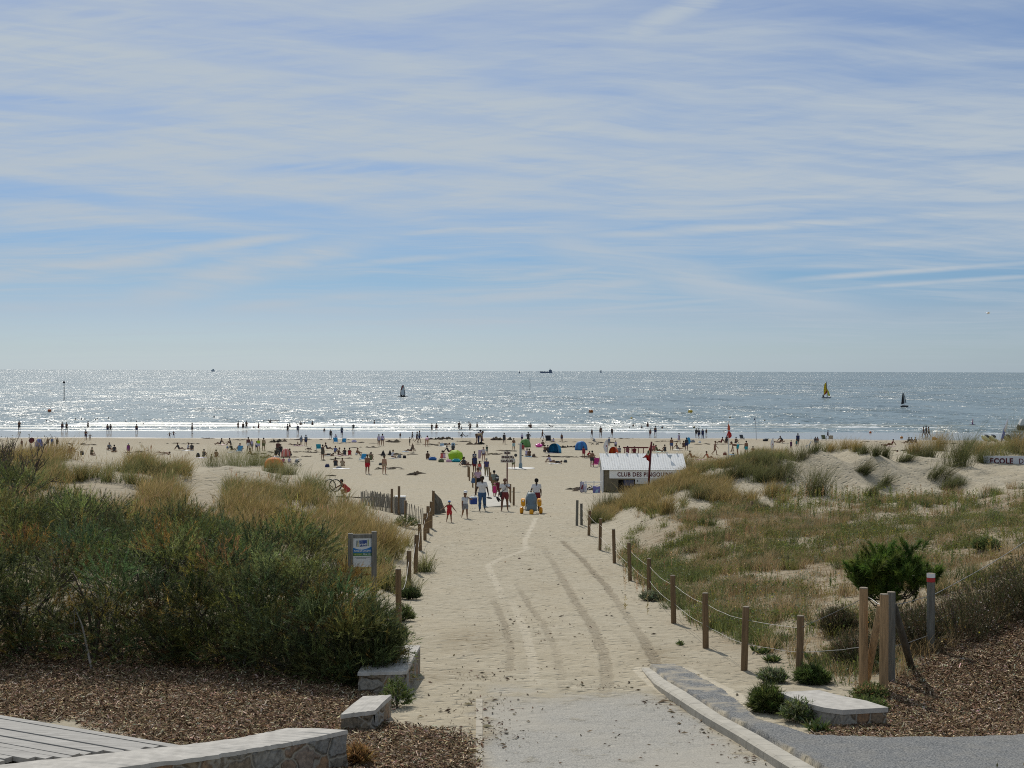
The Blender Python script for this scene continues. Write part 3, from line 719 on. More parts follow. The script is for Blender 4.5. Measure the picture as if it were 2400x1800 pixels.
T_LABELS = [
 (-130, 25.3, 1.9, 2.2, 'dark green feathery bush at the left edge, directly above the wood chips'),
 (60, 25.6, 1.8, 2.1, 'dark feathery bush above the wood chips, second from the left edge in the front row'),
 (240, 25.2, 1.8, 2.2, 'dark shaded feathery bush straight above the middle of the wood chip bed'),
 (410, 25.3, 1.7, 2.0, 'feathery bush over the wood chips with a pale sprig low at its foot'),
 (570, 24.9, 1.6, 2.1, 'feathery bush above the wood chips, left of the one with rusty sprays'),
 (700, 24.3, 1.4, 2.1, 'feathery bush with rusty orange sprays in front of the beach sign'),
 (805, 23.9, 1.0, 1.85, 'dense dark feathery bush just below the beach sign beside the sandy path'),
 (866, 23.7, .6, 1.15, 'small feathery bush hanging over the low stone wall beside the path'),
 (-60, 32, 2.0, 2.0, 'green feathery bush at the left edge behind the front row'),
 (140, 32, 2.0, 1.8, 'olive feathery bush in the second row with yellowish tips on the left'),
 (320, 31, 1.9, 1.9, 'broad feathery bush in the second row below the pale round sand mound'),
 (500, 30.5, 1.7, 2.15, 'tall feathery bush with a dark stem, left of the beach sign'),
 (640, 29.5, 1.6, 2.0, 'yellow-green feathery bush between the tall stemmed bush and the beach sign'),
 (765, 28, 1.2, 1.6, 'low feathery bush covering the foot of the beach sign'),
 (30, 37, 1.9, 1.5, 'feathery bush at the back left under the golden dune grass'),
 (200, 36.5, 1.7, 1.4, 'feathery bush at the back, left of the pale round sand mound'),
 (375, 35.5, 1.7, 1.75, 'feathery bush at the back growing in front of the pale round sand mound'),
 (530, 35, 1.3, 1.2, 'small green feathery bush at the back below the pale sand channel'),
 (-190, 38, 1.9, 1.7, 'feathery bush at the back beyond the left edge'),
]
for px, d, Rr, H, lab in T_LABELS[:-1]:
 tamarisk(px, d, Rr, H, lab, P=1500 if d < 29 else 1200)
MAR = [(.17, .15, .05), (.21, .17, .06), (.14, .14, .05), (.25, .18, .07)]
MTIP = [(.42, .29, .12), (.35, .25, .10), (.29, .23, .08), (.46, .35, .18)]
MGREEN = [(.12, .145, .05), (.145, .16, .06), (.10, .12, .05)]
MGTIP = [(.23, .23, .09), (.19, .20, .08), (.31, .26, .12)]
def tuft_geo(centres, per, h, spread, width, pal=MAR, tip=MTIP, lean=(0, 0), hv=.25, segs=2, out=.35):
 """centres Nx3 -> grass blades fanning from every centre"""
 n = len(centres)
 c = np.repeat(centres, per, 0); m = n * per
 off = rng.normal(size=(m, 2)) * spread
 b = c.copy(); b[:, :2] += off
 dr = np.stack([off[:, 0] / max(spread, .01) * .16 + lean[0] + rng.normal(size=m) * .12, off[:, 1] / max(spread, .01) * .16 + lean[1] + rng.normal(size=m) * .12, np.ones(m)], 1)
 hh = h * np.repeat(rng.uniform(.75, 1.15, n), per) * (1 + hv * rng.normal(size=m)).clip(.35, 1.5)
 bd = rng.normal(size=(m, 3)) * out; bd[:, 2] = -np.abs(bd[:, 2]) * .6; bd[:, 0] += .12
 tc = np.repeat(rng.randint(len(pal), size=n), per)
 cc = np.clip(np.array(pal)[tc] * (1 + .18 * rng.normal(size=(m, 1))), .01, .6)
 t2 = np.clip(np.array(tip)[tc % len(tip)] * (1 + .2 * rng.normal(size=(m, 1))), .01, .8)
 return blades(b, dr, hh, width * rng.uniform(.6, 1.3, m), cc, bd, segs, t2)
def scatter(n, px0, px1, d0, d1, keep):
 """random points on the land in a fan-shaped area, kept by keep(px, d, x, y)"""
 px = rng.uniform(px0, px1, n); d = np.sqrt(rng.uniform(d0 ** 2, d1 ** 2, n))
 x = (px - 1200) / F * d
 k = rng.rand(n) < keep(px, d, x, d)
 x, d, px = x[k], d[k], px[k]
 z = height(x, d)
 return np.stack([x, d, z], 1), px, d
def imgy(P): return 869 + F * (CAMZ - P[:, 2]) / P[:, 1]
def sandy(px, py, spots):
 m = np.zeros(len(px))
 for a, b, rx, ry in spots:
  m = np.maximum(m, sst(1.25, .75, np.sqrt(((px - a) / rx) ** 2 + ((py - b) / ry) ** 2)))
 return m
BARE_L = [(235, 1085, 85, 26), (170, 1096, 50, 18), (275, 1165, 62, 36), (480, 1160, 55, 46), (500, 1118, 65, 30), (590, 1120, 75, 32), (670, 1138, 62, 26), (470, 1200, 34, 50),
          (900, 1225, 40, 22), (960, 1230, 60, 30), (1000, 1250, 40, 40), (885, 1195, 40, 12), (720, 1150, 40, 12), (780, 1170, 40, 10), (940, 1260, 22, 20), (830, 1172, 75, 30), (800, 1178, 40, 18), (910, 1215, 50, 26), (760, 1150, 50, 14), (400, 1095, 50, 14), (930, 1330, 30, 30)]
def keepL(px, d, x, y):
 k = sst(.30, .52, fbm(x * .55, y * .55, 51)) * (.3 + .7 * sst(.4, .6, fbm(x * 1.6, y * 1.6, 53))) * sst(66, 60, d) * sst(37, 40, d)
 xl = np.interp(d, *_XL)
 return k * sst(.1, .8, xl - x)
P, ppx, pd = scatter(15000, -260, 960, 37, 66, keepL)
k = rng.rand(len(P)) > sandy(ppx, imgy(P), BARE_L)
P = P[k]
nz = fbm(P[:, 0] * .3, P[:, 1] * .3, 61); gold = nz + .12 * rng.normal(size=len(P)) > .47
parts = [tuft_geo(P[gold], 34, .66, .085, .013), tuft_geo(P[~gold], 34, .56, .085, .013, MGREEN + MAR[:1], MGTIP + MTIP[:1])]
V, T, C = join(parts)
tag(mesh_np('dune_grass', V, T, grass_m, C), 'golden and olive marram grass covering the left dune', 'grass', kind='stuff')
P2_ = P[rng.rand(len(P)) < .5]
hd = blades(P2_ + np.array([0, 0, .6]) + rng.normal(size=P2_.shape) * .08, np.array([[.08, 0, 1.0]]) + rng.normal(size=P2_.shape) * .12, rng.uniform(.14, .26, len(P2_)), .022, pick([(.30, .20, .10), (.36, .27, .15)], len(P2_)), leaf=True)
tag(mesh_np('seed_heads', *hd[:2], grass_m, hd[2]), 'tan seed heads above the grass of the left dune', 'grass', kind='stuff')
def grass_tuft(px, py, hp, wp, label, grp, green=.7, dmin=30, lean=(0, 0), pos=None, n=None):
 p = hit(px, py, dmin) if pos is None else pos
 s = p.y / F; h = hp * s; w = wp * s
 nn = n or int(160 + 260 * w)
 t = thing('grass_tuft', label, 'grass tuft', p, 0, grp)
 ctr = np.stack([rng.normal(size=9) * w * .26, rng.normal(size=9) * w * .26, np.zeros(9)], 1)
 ctr[:, 2] = height(ctr[:, 0] + p.x, ctr[:, 1] + p.y) - p.z - .03
 g = rng.rand() < green
 V, T, C = tuft_geo(ctr, nn // 9, h * .92, w * .10 + .03, .013, MGREEN if g else MAR, MGTIP if g else MTIP, lean, segs=3, out=.28)
 mesh_np('blades', V, T, grass_m, C, t)
 return t
MG0, MT0 = MGREEN, MGTIP
GT = [
 (555, 1092, 50, 130, 'large dark tuft of marram on top of the left dune beside the orange tent', .6), (703, 1142, 50, 84, 'rounded dark marram tuft on the right shoulder of the left dune', .7),
 (764, 1166, 58, 62, 'green marram tuft at the seaward end of the left dune below the woman in red', 1), (640, 1108, 42, 60, 'marram tuft in front of the orange tent', .6),
 (380, 1130, 35, 40, 'short green tuft left of the pale sand channel on the left dune', 1), (672, 1112, 34, 40, 'marram tuft between the orange tent and the round dark tuft', .5),
 (905, 1300, 95, 60, 'golden marram tuft at the end of the left dune, right of the beach sign', 0), (960, 1395, 60, 40, 'pale drooping tuft at the foot of the fence posts left of the path', 1),
 (870, 1285, 90, 90, 'tall golden marram directly behind the beach sign', 0), (995, 1340, 50, 34, 'small tuft between two left fence posts', 1),
 (128, 1078, 55, 75, 'large olive marram tuft near the left edge, right of the bare shrub', .3)]
GR = [
 (1868, 1082, 44, 44, 'dark marram tuft at the top left of the sand face', 1), (1835, 1120, 52, 60, 'broad dark tuft left of the sand face', 1), (1925, 1158, 76, 62, 'tall dark green marram tuft at the lower left of the sand face', 1),
 (1812, 1160, 46, 44, 'tuft left of the tall dark green one, below the sand face', .5), (1912, 1057, 30, 22, 'thin tuft on the dune crest, first right of the dune flags', .8), (1940, 1056, 26, 26, 'thin tuft on the dune crest above the sand face', .8),
 (1985, 1053, 32, 48, 'wide brown tuft on the dune crest above the sand face', 0), (2006, 1057, 26, 34, 'brown tuft on the dune crest next to the wide brown one', 0), (2024, 1062, 26, 22, 'small upright tuft on the crest left of the orange bucket', 1),
 (2052, 1068, 34, 16, 'single thin tuft on the crest left of the two hollow sitters', 1), (2072, 1070, 34, 22, 'thin leaning tuft on the crest beside the two hollow sitters', 1), (2018, 1108, 44, 26, 'drooping tuft halfway down the sand face', 1),
 (2036, 1160, 44, 26, 'lowest drooping tuft on the sand face', 1), (2066, 1140, 40, 16, 'slender tuft low in the middle of the sand face', 1), (2118, 1082, 30, 26, 'small drooping tuft under the orange bucket', 1),
 (2146, 1066, 48, 34, 'dark brown tuft right of the orange bucket', .3), (2168, 1070, 36, 60, 'broad leafy tuft on the saddle right of the orange bucket', 1), (2188, 1056, 60, 56, 'tall dark tuft on the crest right of the sitting trio', .6),
 (2238, 1092, 92, 48, 'tallest marram clump on the slope left of the painted board', .8), (2266, 1060, 48, 28, 'slim tuft on the crest with a thin stick beside it', .8), (2290, 1054, 30, 28, 'short tuft on the crest left of the beached boats', .6),
 (2302, 1082, 40, 26, 'small tuft just left of the painted board', .8), (2375, 1050, 84, 42, 'tall dark marram at the right edge above the painted board', .6), (2398, 1062, 60, 44, 'marram at the right edge behind the painted board', .5),
 (2215, 1150, 44, 26, 'drooping tuft on the right side of the sand face', 1), (2190, 1120, 60, 34, 'dark drooping tuft near the right end of the sand face', 1), (2240, 1140, 30, 44, 'flattened tuft at the foot of the painted board slope', 1),
 (1560, 1205, 70, 40, 'brown tuft on the bank right of the hut', 0), (1420, 1200, 60, 66, 'dark bushy tuft at the beach end of the right fence', .6), (1395, 1225, 44, 40, 'green tuft behind the last right fence posts', 1),
 (1585, 1100, 44, 60, 'grass clump just right of the hut roof', .4), (1650, 1165, 40, 70, 'dark clump on the dune between the hut and the sand face', .6), (1720, 1115, 50, 80, 'olive clump on the dune top below the lifeguard flag', .3),
 (1770, 1090, 44, 60, 'green clump on the dune top right of the lifeguard flag', 1), (1790, 1130, 40, 50, 'clump on the pale sand below the dune top', .8), (1640, 1100, 46, 80, 'golden grass clump beside the red inflatable', .1),
 (1480, 1165, 34, 60, 'grass clump in front of the hut door', .7), (1535, 1135, 42, 70, 'grass clump hiding the lower right of the hut', .3), (1925, 1035, 12, 20, 'tiny tuft on the flat behind the dune crest', 1)]
for px, py, hp, wp, lab, g in GT: grass_tuft(px, py, hp, wp, lab, 'marram tufts on the left dune', g)
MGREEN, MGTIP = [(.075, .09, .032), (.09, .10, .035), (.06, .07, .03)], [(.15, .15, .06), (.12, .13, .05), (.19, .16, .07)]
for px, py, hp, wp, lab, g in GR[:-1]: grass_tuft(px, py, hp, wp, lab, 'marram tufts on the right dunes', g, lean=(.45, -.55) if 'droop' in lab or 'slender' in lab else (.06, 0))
MGREEN, MGTIP = MG0, MT0
BARE_R = [(1640, 1185, 40, 16), (1600, 1165, 26, 14), (1755, 1140, 50, 28), (1800, 1160, 34, 30), (1480, 1215, 50, 24), (1430, 1250, 60, 26), (1570, 1180, 30, 16), (1500, 1240, 60, 20)]
def keepR(px, d, x, y):
 k = sst(.28, .55, fbm(x * .5, y * .5, 71)) * (.4 + .6 * sst(.4, .6, fbm(x * 1.5, y * 1.5, 73))) * sst(58, 61, d) * sst(74, 70, d)
 crest = sst(1870, 1780, px) * sst(1380, 1430, px)
 return k * crest
P, ppx, pd = scatter(9000, 1370, 1900, 57, 75, keepR)
k = rng.rand(len(P)) > sandy(ppx, imgy(P), BARE_R); P = P[k]
nz = fbm(P[:, 0] * .35, P[:, 1] * .35, 63); gold = nz + .1 * rng.normal(size=len(P)) > .5
V, T, C = join([tuft_geo(P[gold], 30, .52, .09, .015), tuft_geo(P[~gold], 30, .45, .09, .015, MGREEN, MGTIP)])
tag(mesh_np('dune_grass', V, T, grass_m, C), 'olive and golden marram grass on the right dune in front of the hut', 'grass', kind='stuff')
def keepB(px, d, x, y):
 return (.05 + .9 * sst(.5, .72, fbm(x * .25, y * .25, 75))) * sst(76, 80, d) * sst(100, 92, d)
P, ppx, pd = scatter(2600, 1850, 2650, 76, 100, keepB)
V, T, C = tuft_geo(P, 24, .8, .14, .016, MGREEN + MAR, MGTIP + MTIP)
tag(mesh_np('dune_grass', V, T, grass_m, C), 'sparse marram on the far right dunes towards the beach', 'grass', kind='stuff')
HG = [(.12, .145, .04), (.155, .17, .045), (.095, .12, .045), (.20, .19, .05)]
HD = [(.29, .20, .095), (.36, .26, .13), (.22, .15, .08), (.30, .22, .11)]
HS = [(.17, .20, .12), (.21, .23, .14)]
BARE_H = [(1480, 1215, 40, 26), (1430, 1250, 70, 40), (1640, 1185, 34, 14), (1760, 1150, 60, 30), (1560, 1470, 50, 40), (1620, 1530, 60, 40), (1700, 1580, 70, 40), (2000, 1110, 190, 50), (2150, 1120, 150, 50), (2320, 1130, 120, 40), (1520, 1270, 40, 26), (1560, 1235, 40, 16)]
def keepH(px, d, x, y):
 xr = np.interp(d, *_XR)
 n1 = fbm(x * .35, y * .35, 81); n2 = fbm(x * 1.4, y * 1.4, 83)
 k = (.04 + sst(.45, .62, n1 * .5 + n2 * .5)) * sst(.15, 1.0, x - xr) * sst(23.4, 24.4, d) * sst(63, 60, d)
 br = sst(-1, 2, poly_sd(np.stack([x, y], 1), wpoly(BROWN)))
 ml = sst(.3, -.3, poly_sd(np.stack([x, y], 1), wpoly(MULCH_R)))
 return k * (1 - .55 * br) * ml * (1 - .62 * sst(36, 54, d))
def herb_geo(P, per, h, wd, pal, tip, spread=.09, out=.2, lf=.0):
 a = tuft_geo(P, per, h, spread, wd, pal, tip, segs=2, out=out)
 if lf:
  n = len(P); K = 14
  q = np.repeat(P, K, 0) + np.stack([rng.normal(size=n * K) * spread * 1.2, rng.normal(size=n * K) * spread * 1.2, rng.uniform(.02, h, n * K)], 1)
  c = pick(pal, n * K, .2)
  b = blades(q, dirs(n * K, .1), rng.uniform(.03, .07, n * K), .03, c, leaf=True)
  a = join([a, b])
 return a
P, ppx, pd = scatter(56000, 1380, 2560, 23.4, 63, keepH)
k = rng.rand(len(P)) > sandy(ppx, imgy(P), BARE_H); P = P[k]; pxx = ppx[k]
nz = fbm(P[:, 0] * .28, P[:, 1] * .28, 85) + .1 * rng.normal(size=len(P)) - .00012 * (pxx - 1700)
gr = nz > .51; gs = (~gr) & (rng.rand(len(P)) < .13); gd = ~(gr | gs)
V, T, C = join([herb_geo(P[gr], 12, .24, .011, HG, HG, lf=1), herb_geo(P[gs], 14, .22, .011, HS, HS, lf=1)])
tag(mesh_np('green_ground_plants', V, T, leaf_m, C), 'low green herbs scattered over the sandy hollow on the right', 'plants', kind='stuff')
V, T, C = herb_geo(P[gd], 12, .26, .010, HD, [(.30, .21, .10), (.35, .27, .16)])
tag(mesh_np('dry_grass', V, T, grass_m, C), 'dry brown stems and grass of the hollow on the right', 'grass', kind='stuff')
def keepC(px, d, x, y):
 return sst(.35, .65, fbm(x * .4, y * .4, 87)) * sst(.3, .8, x - np.interp(d, *_XR)) * sst(.3, -.3, poly_sd(np.stack([x, y], 1), wpoly(MULCH_R))) * sst(63, 60, d)
P, ppx, pd = scatter(1500, 1400, 2500, 24.5, 63, keepC)
k = rng.rand(len(P)) > .8 * sandy(ppx, imgy(P), BARE_H); P = P[k]
P = np.repeat(P, 4, 0); P[:, :2] += rng.normal(size=(len(P), 2)) * .13; P[:, 2] = height(P[:, 0], P[:, 1]); kk = np.repeat(rng.randint(3, size=len(P) // 4), 4)
V, T, C = join([tuft_geo(P[kk == 0], 34, .36, .09, .012, [(.06, .08, .03), (.08, .10, .035)], [(.12, .14, .05), (.15, .16, .06)], out=.3), tuft_geo(P[kk == 1], 26, .42, .08, .011, HD, [(.36, .27, .14), (.40, .31, .18)], out=.3),
    herb_geo(P[kk == 2], 20, .3, .012, [(.10, .13, .04), (.14, .165, .045), (.20, .19, .05)], [(.2, .2, .06), (.17, .19, .06)], lf=1)])
tag(mesh_np('plant_clumps', V, T, leaf_m, C), 'taller green and dry clumps dotted over the sandy hollow on the right', 'plants', kind='stuff')
P, ppx, pd = scatter(2600, 1440, 1800, 26, 48, lambda px, d, x, y: sst(.25, .6, x - np.interp(d, *_XR)) * sst(2.6, 1.2, x - np.interp(d, *_XR)) * sst(.35, .55, fbm(x * .6, y * .6, 89)))
V, T, C = herb_geo(P, 22, .34, .011, [(.09, .12, .04), (.13, .155, .045), (.16, .18, .09)], [(.16, .18, .055), (.19, .19, .06)], lf=1)
tag(mesh_np('green_ground_plants', V, T, leaf_m, C), 'green herbs growing along the wire right of the path', 'plants', kind='stuff')
def stem_stuff(n, px0, px1, d0, d1, keep, h, pal, nm, lab, lw=.022):
 P, px, d = scatter(n, px0, px1, d0, d1, keep)
 k = rng.rand(len(P)) > sandy(px, imgy(P), BARE_H); P = P[k]; m = len(P)
 hh = h * rng.uniform(.6, 1.25, m)
 c = pick(pal, m)
 st = blades(P, np.array([[.03, 0, 1]]) + rng.normal(size=(m, 3)) * .07, hh, .016, c, segs=2)
 K = 20
 t = rng.uniform(.1, 1, (m, K))
 q = np.repeat(P[:, None], K, 1); q[:, :, 2] += t * hh[:, None]
 dr = rng.normal(size=(m * K, 3)); dr[:, 2] = np.abs(dr[:, 2]) + .3
 lf = blades(q.reshape(-1, 3), dr, rng.uniform(.05, .10, m * K), lw, np.repeat(c, K, 0) * rng.uniform(.7, 1.4, (m * K, 1)), leaf=True)
 V, T, C = join([st, lf])
 tag(mesh_np(nm, V, T, leaf_m, C), lab, 'plants', kind='stuff')
stem_stuff(1500, 1420, 2480, 26, 61, lambda px, d, x, y: sst(.45, .7, fbm(x * .5, y * .5, 91)) * sst(.2, 1, x - np.interp(d, *_XR)), .42, HG + [(.17, .15, .05)], 'upright_weeds', 'upright leafy weeds standing in the hollow on the right')
stem_stuff(700, 1800, 2480, 54, 62, lambda px, d, x, y: .8 + 0 * px, .6, HG + HD[:1], 'upright_weeds', 'row of upright weeds along the foot of the sand face')
stem_stuff(420, 1460, 1780, 34, 56, lambda px, d, x, y: sst(.5, .65, fbm(x * .6, y * .6, 95)), .55, HD, 'dry_weeds', 'brown dried weeds standing behind the right fence')
P, ppx, pd = scatter(1200, 1560, 2350, 25, 50, lambda px, d, x, y: .35 * sst(.4, .6, fbm(x * .4, y * .4, 97)) * sst(.3, 1, x - np.interp(d, *_XR)))
fl = blades(P + np.array([0, 0, .28]), rng.normal(size=P.shape), .035, .03, pick([(.55, .45, .05), (.6, .5, .25), (.5, .3, .04)], len(P)), leaf=True)
tag(mesh_np('flowers', *fl[:2], leaf_m, fl[2]), 'tiny yellow flowers among the herbs of the right hollow', 'flowers', kind='stuff')
def rosette(px, py, r, label, grp='fleshy rosettes in the right hollow', dmin=20):
 p = hit(px, py, dmin); t = thing('rosette_plant', label, 'plant', p, 0, grp)
 V = [];
 parts = []
 for s in range(5):
  c = np.array([rng.normal() * r * .8, rng.normal() * r * .8, 0.02]) if s else np.zeros(3)
  c[2] = hz(p.x + c[0], p.y + c[1]) - p.z + .01
  n = 16
  a = rng.uniform(0, 2 * np.pi, n); e = rng.uniform(.25, 1.1, n)
  d = np.stack([np.cos(a) * np.cos(e), np.sin(a) * np.cos(e), np.sin(e)], 1)
  parts.append(blades(np.repeat(c[None], n, 0), d, r * rng.uniform(.7, 1.2, n), r * .28, pick([(.07, .11, .03), (.10, .14, .04), (.15, .16, .05)], n), rng.normal(size=(n, 3)) * .1, leaf=True))
 V, T, C = join(parts)
 mesh_np('leaves', V, T, ros_m, C, t)
ros_m = foliage_mat('fleshy_leaves', .3, .28, .6)
RO = [(1842, 1378, 'rosette with silvery leaf undersides in the open hollow left of the pine'), (1750, 1358, 'rosette in the middle of the hollow above the wire fence'), (1700, 1395, 'rosette right above the fence wire between the second and third posts'),
      (1955, 1440, 'yellow-green rosette left of the tall tan corner posts'), (1925, 1470, 'rosette behind the nearest brown fence post'), (1985, 1452, 'bright rosette beside the tall tan corner post'), (1960, 1530, 'rosette between the brown fence post and the corner posts'),
      (1790, 1530, 'rosette low behind the sagging wire'), (1800, 1552, 'rosette just above the sandy verge behind the wire'), (1905, 1550, 'rosette right of the nearest brown fence post foot'), (1718, 1380, 'small rosette above the wire fence'),
      (2165, 1265, 'rosette on the brown slope behind the pine'), (1840, 1500, 'rosette left of the nearest brown fence post')]
for px, py, lab in RO: rosette(px, py, .17, lab)
rosette(1925, 1715, .2, 'dark drooping rosette at the front corner of the right stone slab', 'plants at the right stone slab', 15)
rosette(1590, 1512, .1, 'small rosette growing in the sand beside the kerb end', 'plants at the sandy verge', 15)
def small_bush(px, py, r, h, label, pal, cat='plant', nm='leafy_plant', grp=None, nl=.06, nw=.014, dmin=15, n=420, flw=None, leaf=True):
 p = hit(px, py, dmin); t = thing(nm, label, cat, p, 0, grp)
 u = dirs(n, .05); b = u * rng.uniform(.1, 1, (n, 1)) ** .5 * np.array([r, r, h])
 b[:, 2] += .02
 V, T, C = plumes(b, norm(u + np.array([0, 0, .5])), rng.uniform(.08, .2, n), 12, nl, nw, .5, pal)
 if flw is not None:
  m = 40; q = dirs(m, .2) * np.array([r, r, h]) * 1.05
  V, T, C = join([(V, T, C), blades(q, rng.normal(size=(m, 3)), .05, .045, pick(flw, m), leaf=True)])
 mesh_np('foliage', V, T, leaf_m, C, t)
 mb = MB()
 for i in range(8):
  e = Vector(u[i]) * .7; e = Vector((e.x * r, e.y * r, abs(e.z) * h))
  mb.tube([(0, 0, -.05), e * .5 + Vector((0, 0, .05)), e], [.012, .008, .004], 4)
 mb.build('stem', twig_m, t)
 return t
GB = [(.12, .155, .05), (.145, .175, .055), (.10, .13, .045)]
small_bush(1800, 1668, .19, .27, 'round grassy green bush at the left end of the right stone slab', [(.085, .115, .03), (.11, .13, .04)], nl=.12, n=500)
small_bush(1870, 1690, .17, .2, 'greyish leafy bush in front of the right stone slab', GB + HS)
small_bush(1905, 1602, .2, .17, 'green grassy bush behind the right stone slab at the nearest brown post', [(.085, .12, .035)], nl=.12, n=400)
small_bush(1812, 1600, .17, .11, 'low blue-green plant in the sand left of the stone slab', HS + GB[:1])
small_bush(2040, 1640, .2, .12, 'small leafy plant at the foot of the tan corner posts', GB + HD[:1])
small_bush(1525, 1408, .22, .12, 'low blue-green plant at the foot of a right fence post', HS)
small_bush(2030, 1668, .24, .07, 'mat of green stems along the right end of the stone slab', GB, n=350)
for q in ((945, 1440), (925, 1470)):
 pass
FLW = [(.6, .5, .3), (.6, .45, .08), (.65, .6, .5)]
small_bush(893, 1350, .4, .55, 'flowering leafy plant right beside the beach sign', GB, flw=FLW, dmin=28)
small_bush(922, 1385, .38, .4, 'leafy plant with pale flowers between sign and left fence', GB, flw=FLW, dmin=28)
small_bush(962, 1405, .2, .2, 'dark leafy plant spilling from the left fence onto the sand', [(.05, .07, .025), (.07, .09, .03)], dmin=28)
small_bush(945, 1455, .2, .25, 'leafy plant hanging over the sand at the nearest left fence post', GB, dmin=24)
small_bush(925, 1500, .2, .25, 'small leafy plant at the corner of the dark bush above the low stone wall', GB, dmin=22)
small_bush(952, 1235, .5, .4, 'green leafy shrub at the sandy end of the left dune', [(.07, .10, .03), (.09, .12, .035)], dmin=40)
small_bush(930, 1655, .16, .34, 'twiggy green sprig at the foot of the short wall stump', GB, dmin=15, n=160)
small_bush(838, 1792, .06, .09, 'rusty dry grass at the right end of the big stone wall', [(.30, .17, .06), (.24, .14, .06)], nl=.1, dmin=14, n=160)
small_bush(2310, 1290, .3, .22, 'round green tussock on the brown slope right of the pine', GB, nl=.1, dmin=20)
def heath(px, py, r, h, label):
 p = hit(px, py, 20); t = thing('heath_shrub', label, 'shrub', p, 0, 'heath shrubs along the right wire fence')
 n = 1500; u = dirs(n, .05); b = u * rng.uniform(.05, 1, (n, 1)) ** .45 * np.array([r, r, h]); b[:, 2] += .02
 pal = [(.075, .075, .035), (.10, .085, .045), (.13, .09, .055), (.06, .07, .03)]
 V, T, C = plumes(b, norm(u * .6 + np.array([0, 0, .8]) + rng.normal(size=(n, 3)) * .15), rng.uniform(.12, .3, n), 16, .035, .009, .5, pal)
 m = 260; q = u[:m] * np.array([r, r, h]) * 1.03
 f = blades(q, rng.normal(size=(m, 3)), .03, .026, pick([(.35, .27, .24), (.4, .36, .33)], m), leaf=True)
 V, T, C = join([(V, T, C), f])
 mesh_np('foliage', V, T, leaf_m, C, t)
 mb = MB()
 for i in range(14):
  e = Vector(u[i]); e = Vector((e.x * r * .8, e.y * r * .8, abs(e.z) * h * .9)); mb.tube([(0, 0, -.05), e * .5, e], [.014, .009, .003], 4)
 mb.build('branch', twig_m, t)
heath(2240, 1500, .75, .85, 'brownish heath shrub right behind the red and white post')
heath(2330, 1460, .8, .85, 'heath shrub along the wire right of the red and white post, above the wood chips')
heath(2420, 1420, .8, .95, 'heath shrub at the right edge above the wood chips')
heath(2140, 1520, .5, .7, 'yellowish heath shrub between the corner posts and the red and white post')
heath(2010, 1560, .45, .5, 'heath shrub behind the tall tan corner post')
heath(1965, 1485, .35, .4, 'grey shrub left of the tall tan corner post')
def pine():
 p = hit(2128, 1462, 25); p = Vector((p.x, p.y + 1.2, hz(p.x, p.y + 1.2)))
 s = p.y / F
 t = thing('pine_bush', 'bright green young pine behind the corner fence posts', 'pine', p)
 n = 400; u = dirs(n, .0)
 Rr = 94 * s; H = 196 * s
 c = u * rng.uniform(.35, 1, (n, 1)) ** .5 * np.array([Rr, Rr * .9, H * .60]) + np.array([0, 0, H * .27])
 cc = c[:34].copy(); c = cc[rng.randint(34, size=n)] * rng.uniform(.86, 1.08, (n, 1)) + rng.normal(size=(n, 3)) * .085
 c[:, 0] += (c[:, 2] < H * .5) * 8 * s
 K = 90
 ax = norm(u * .7 + np.array([0, 0, .55]) + rng.normal(size=(n, 3)) * .2)
 tt = rng.uniform(0, 1, (n, K, 1)); b = c[:, None] + ax[:, None] * tt * .24
 d = norm(ax[:, None] * 1.0 + rng.normal(size=(n, K, 3)) * .55)
 col = np.repeat(pick([(.095, .158, .03), (.125, .19, .034), (.07, .12, .025), (.16, .20, .04)], n)[:, None], K, 1)
 V, T, C = blades(b.reshape(-1, 3), d.reshape(-1, 3), rng.uniform(.10, .2, n * K), .012, col.reshape(-1, 3))
 mesh_np('crown', V, T, leaf_m, C, t)
 mb = MB(); mb.tube([(0, 0, -.1), (.02, 0, H * .2), (-.02, 0, H * .5), (0, 0, H * .85)], [.075, .06, .045, .012], 8)
 for i in range(0, 34):
  q = Vector(cc[i]); z = max(.15, q.z - .35); mb.tube([(0, 0, z * .9), Vector((q.x * .5, q.y * .5, z)), q], [.025, .016, .006], 5)
 mb.build('trunk', bark_m, t)
pine()
def bare_shrub(pos, h, label, spread=.6, n=9, leafy=0, tm=twig_m, nm='bare_shrub', lean=(0, 0), tr_=.034):
 t = thing(nm, label, 'shrub', pos)
 mb = MB(); tips = []
 def br(p, d, L_, r, lv):
  q = p + d * L_; m = p.lerp(q, .5) + Vector(rng.normal(size=3)) * L_ * .05
  mb.tube([p, m, q], [r, r * .8, r * .6], 4, caps=False)
  if lv == 0: tips.append(q); return
  for i in range(3 if lv > 1 else 4):
   br(p.lerp(q, rng.uniform(.45, 1)), (d + Vector(rng.normal(size=3)) * .38 + Vector((0, 0, .18))).normalized(), L_ * rng.uniform(.5, .75), r * .62, lv - 1)
 for i in range(n):
  d = Vector((rng.normal() * spread + lean[0], rng.normal() * spread * .6 + lean[1], 1)).normalized()
  br(Vector((rng.normal() * .06, rng.normal() * .06, -.05)), d, h * rng.uniform(.35, .5), tr_, 3)
 mb.build('branch', tm, t)
 if leafy:
  tp = np.array([tuple(q) for q in tips]); tp = np.repeat(tp, leafy, 0) + rng.normal(size=(len(tp) * leafy, 3)) * .05
  f = blades(tp, dirs(len(tp), .3), .06, .02, pick([(.10, .085, .035), (.07, .08, .03), (.15, .11, .05)], len(tp)), leaf=True)
  mesh_np('foliage', f[0], f[1], leaf_m, f[2], t)
x = ray(35, 1130).x * 42
bare_shrub(Vector((x, 42, hz(x, 42))), 2.75, 'bare twiggy shrub standing against the sea at the left edge', .45, 8, 3)
x = ray(-40, 1130).x * 40
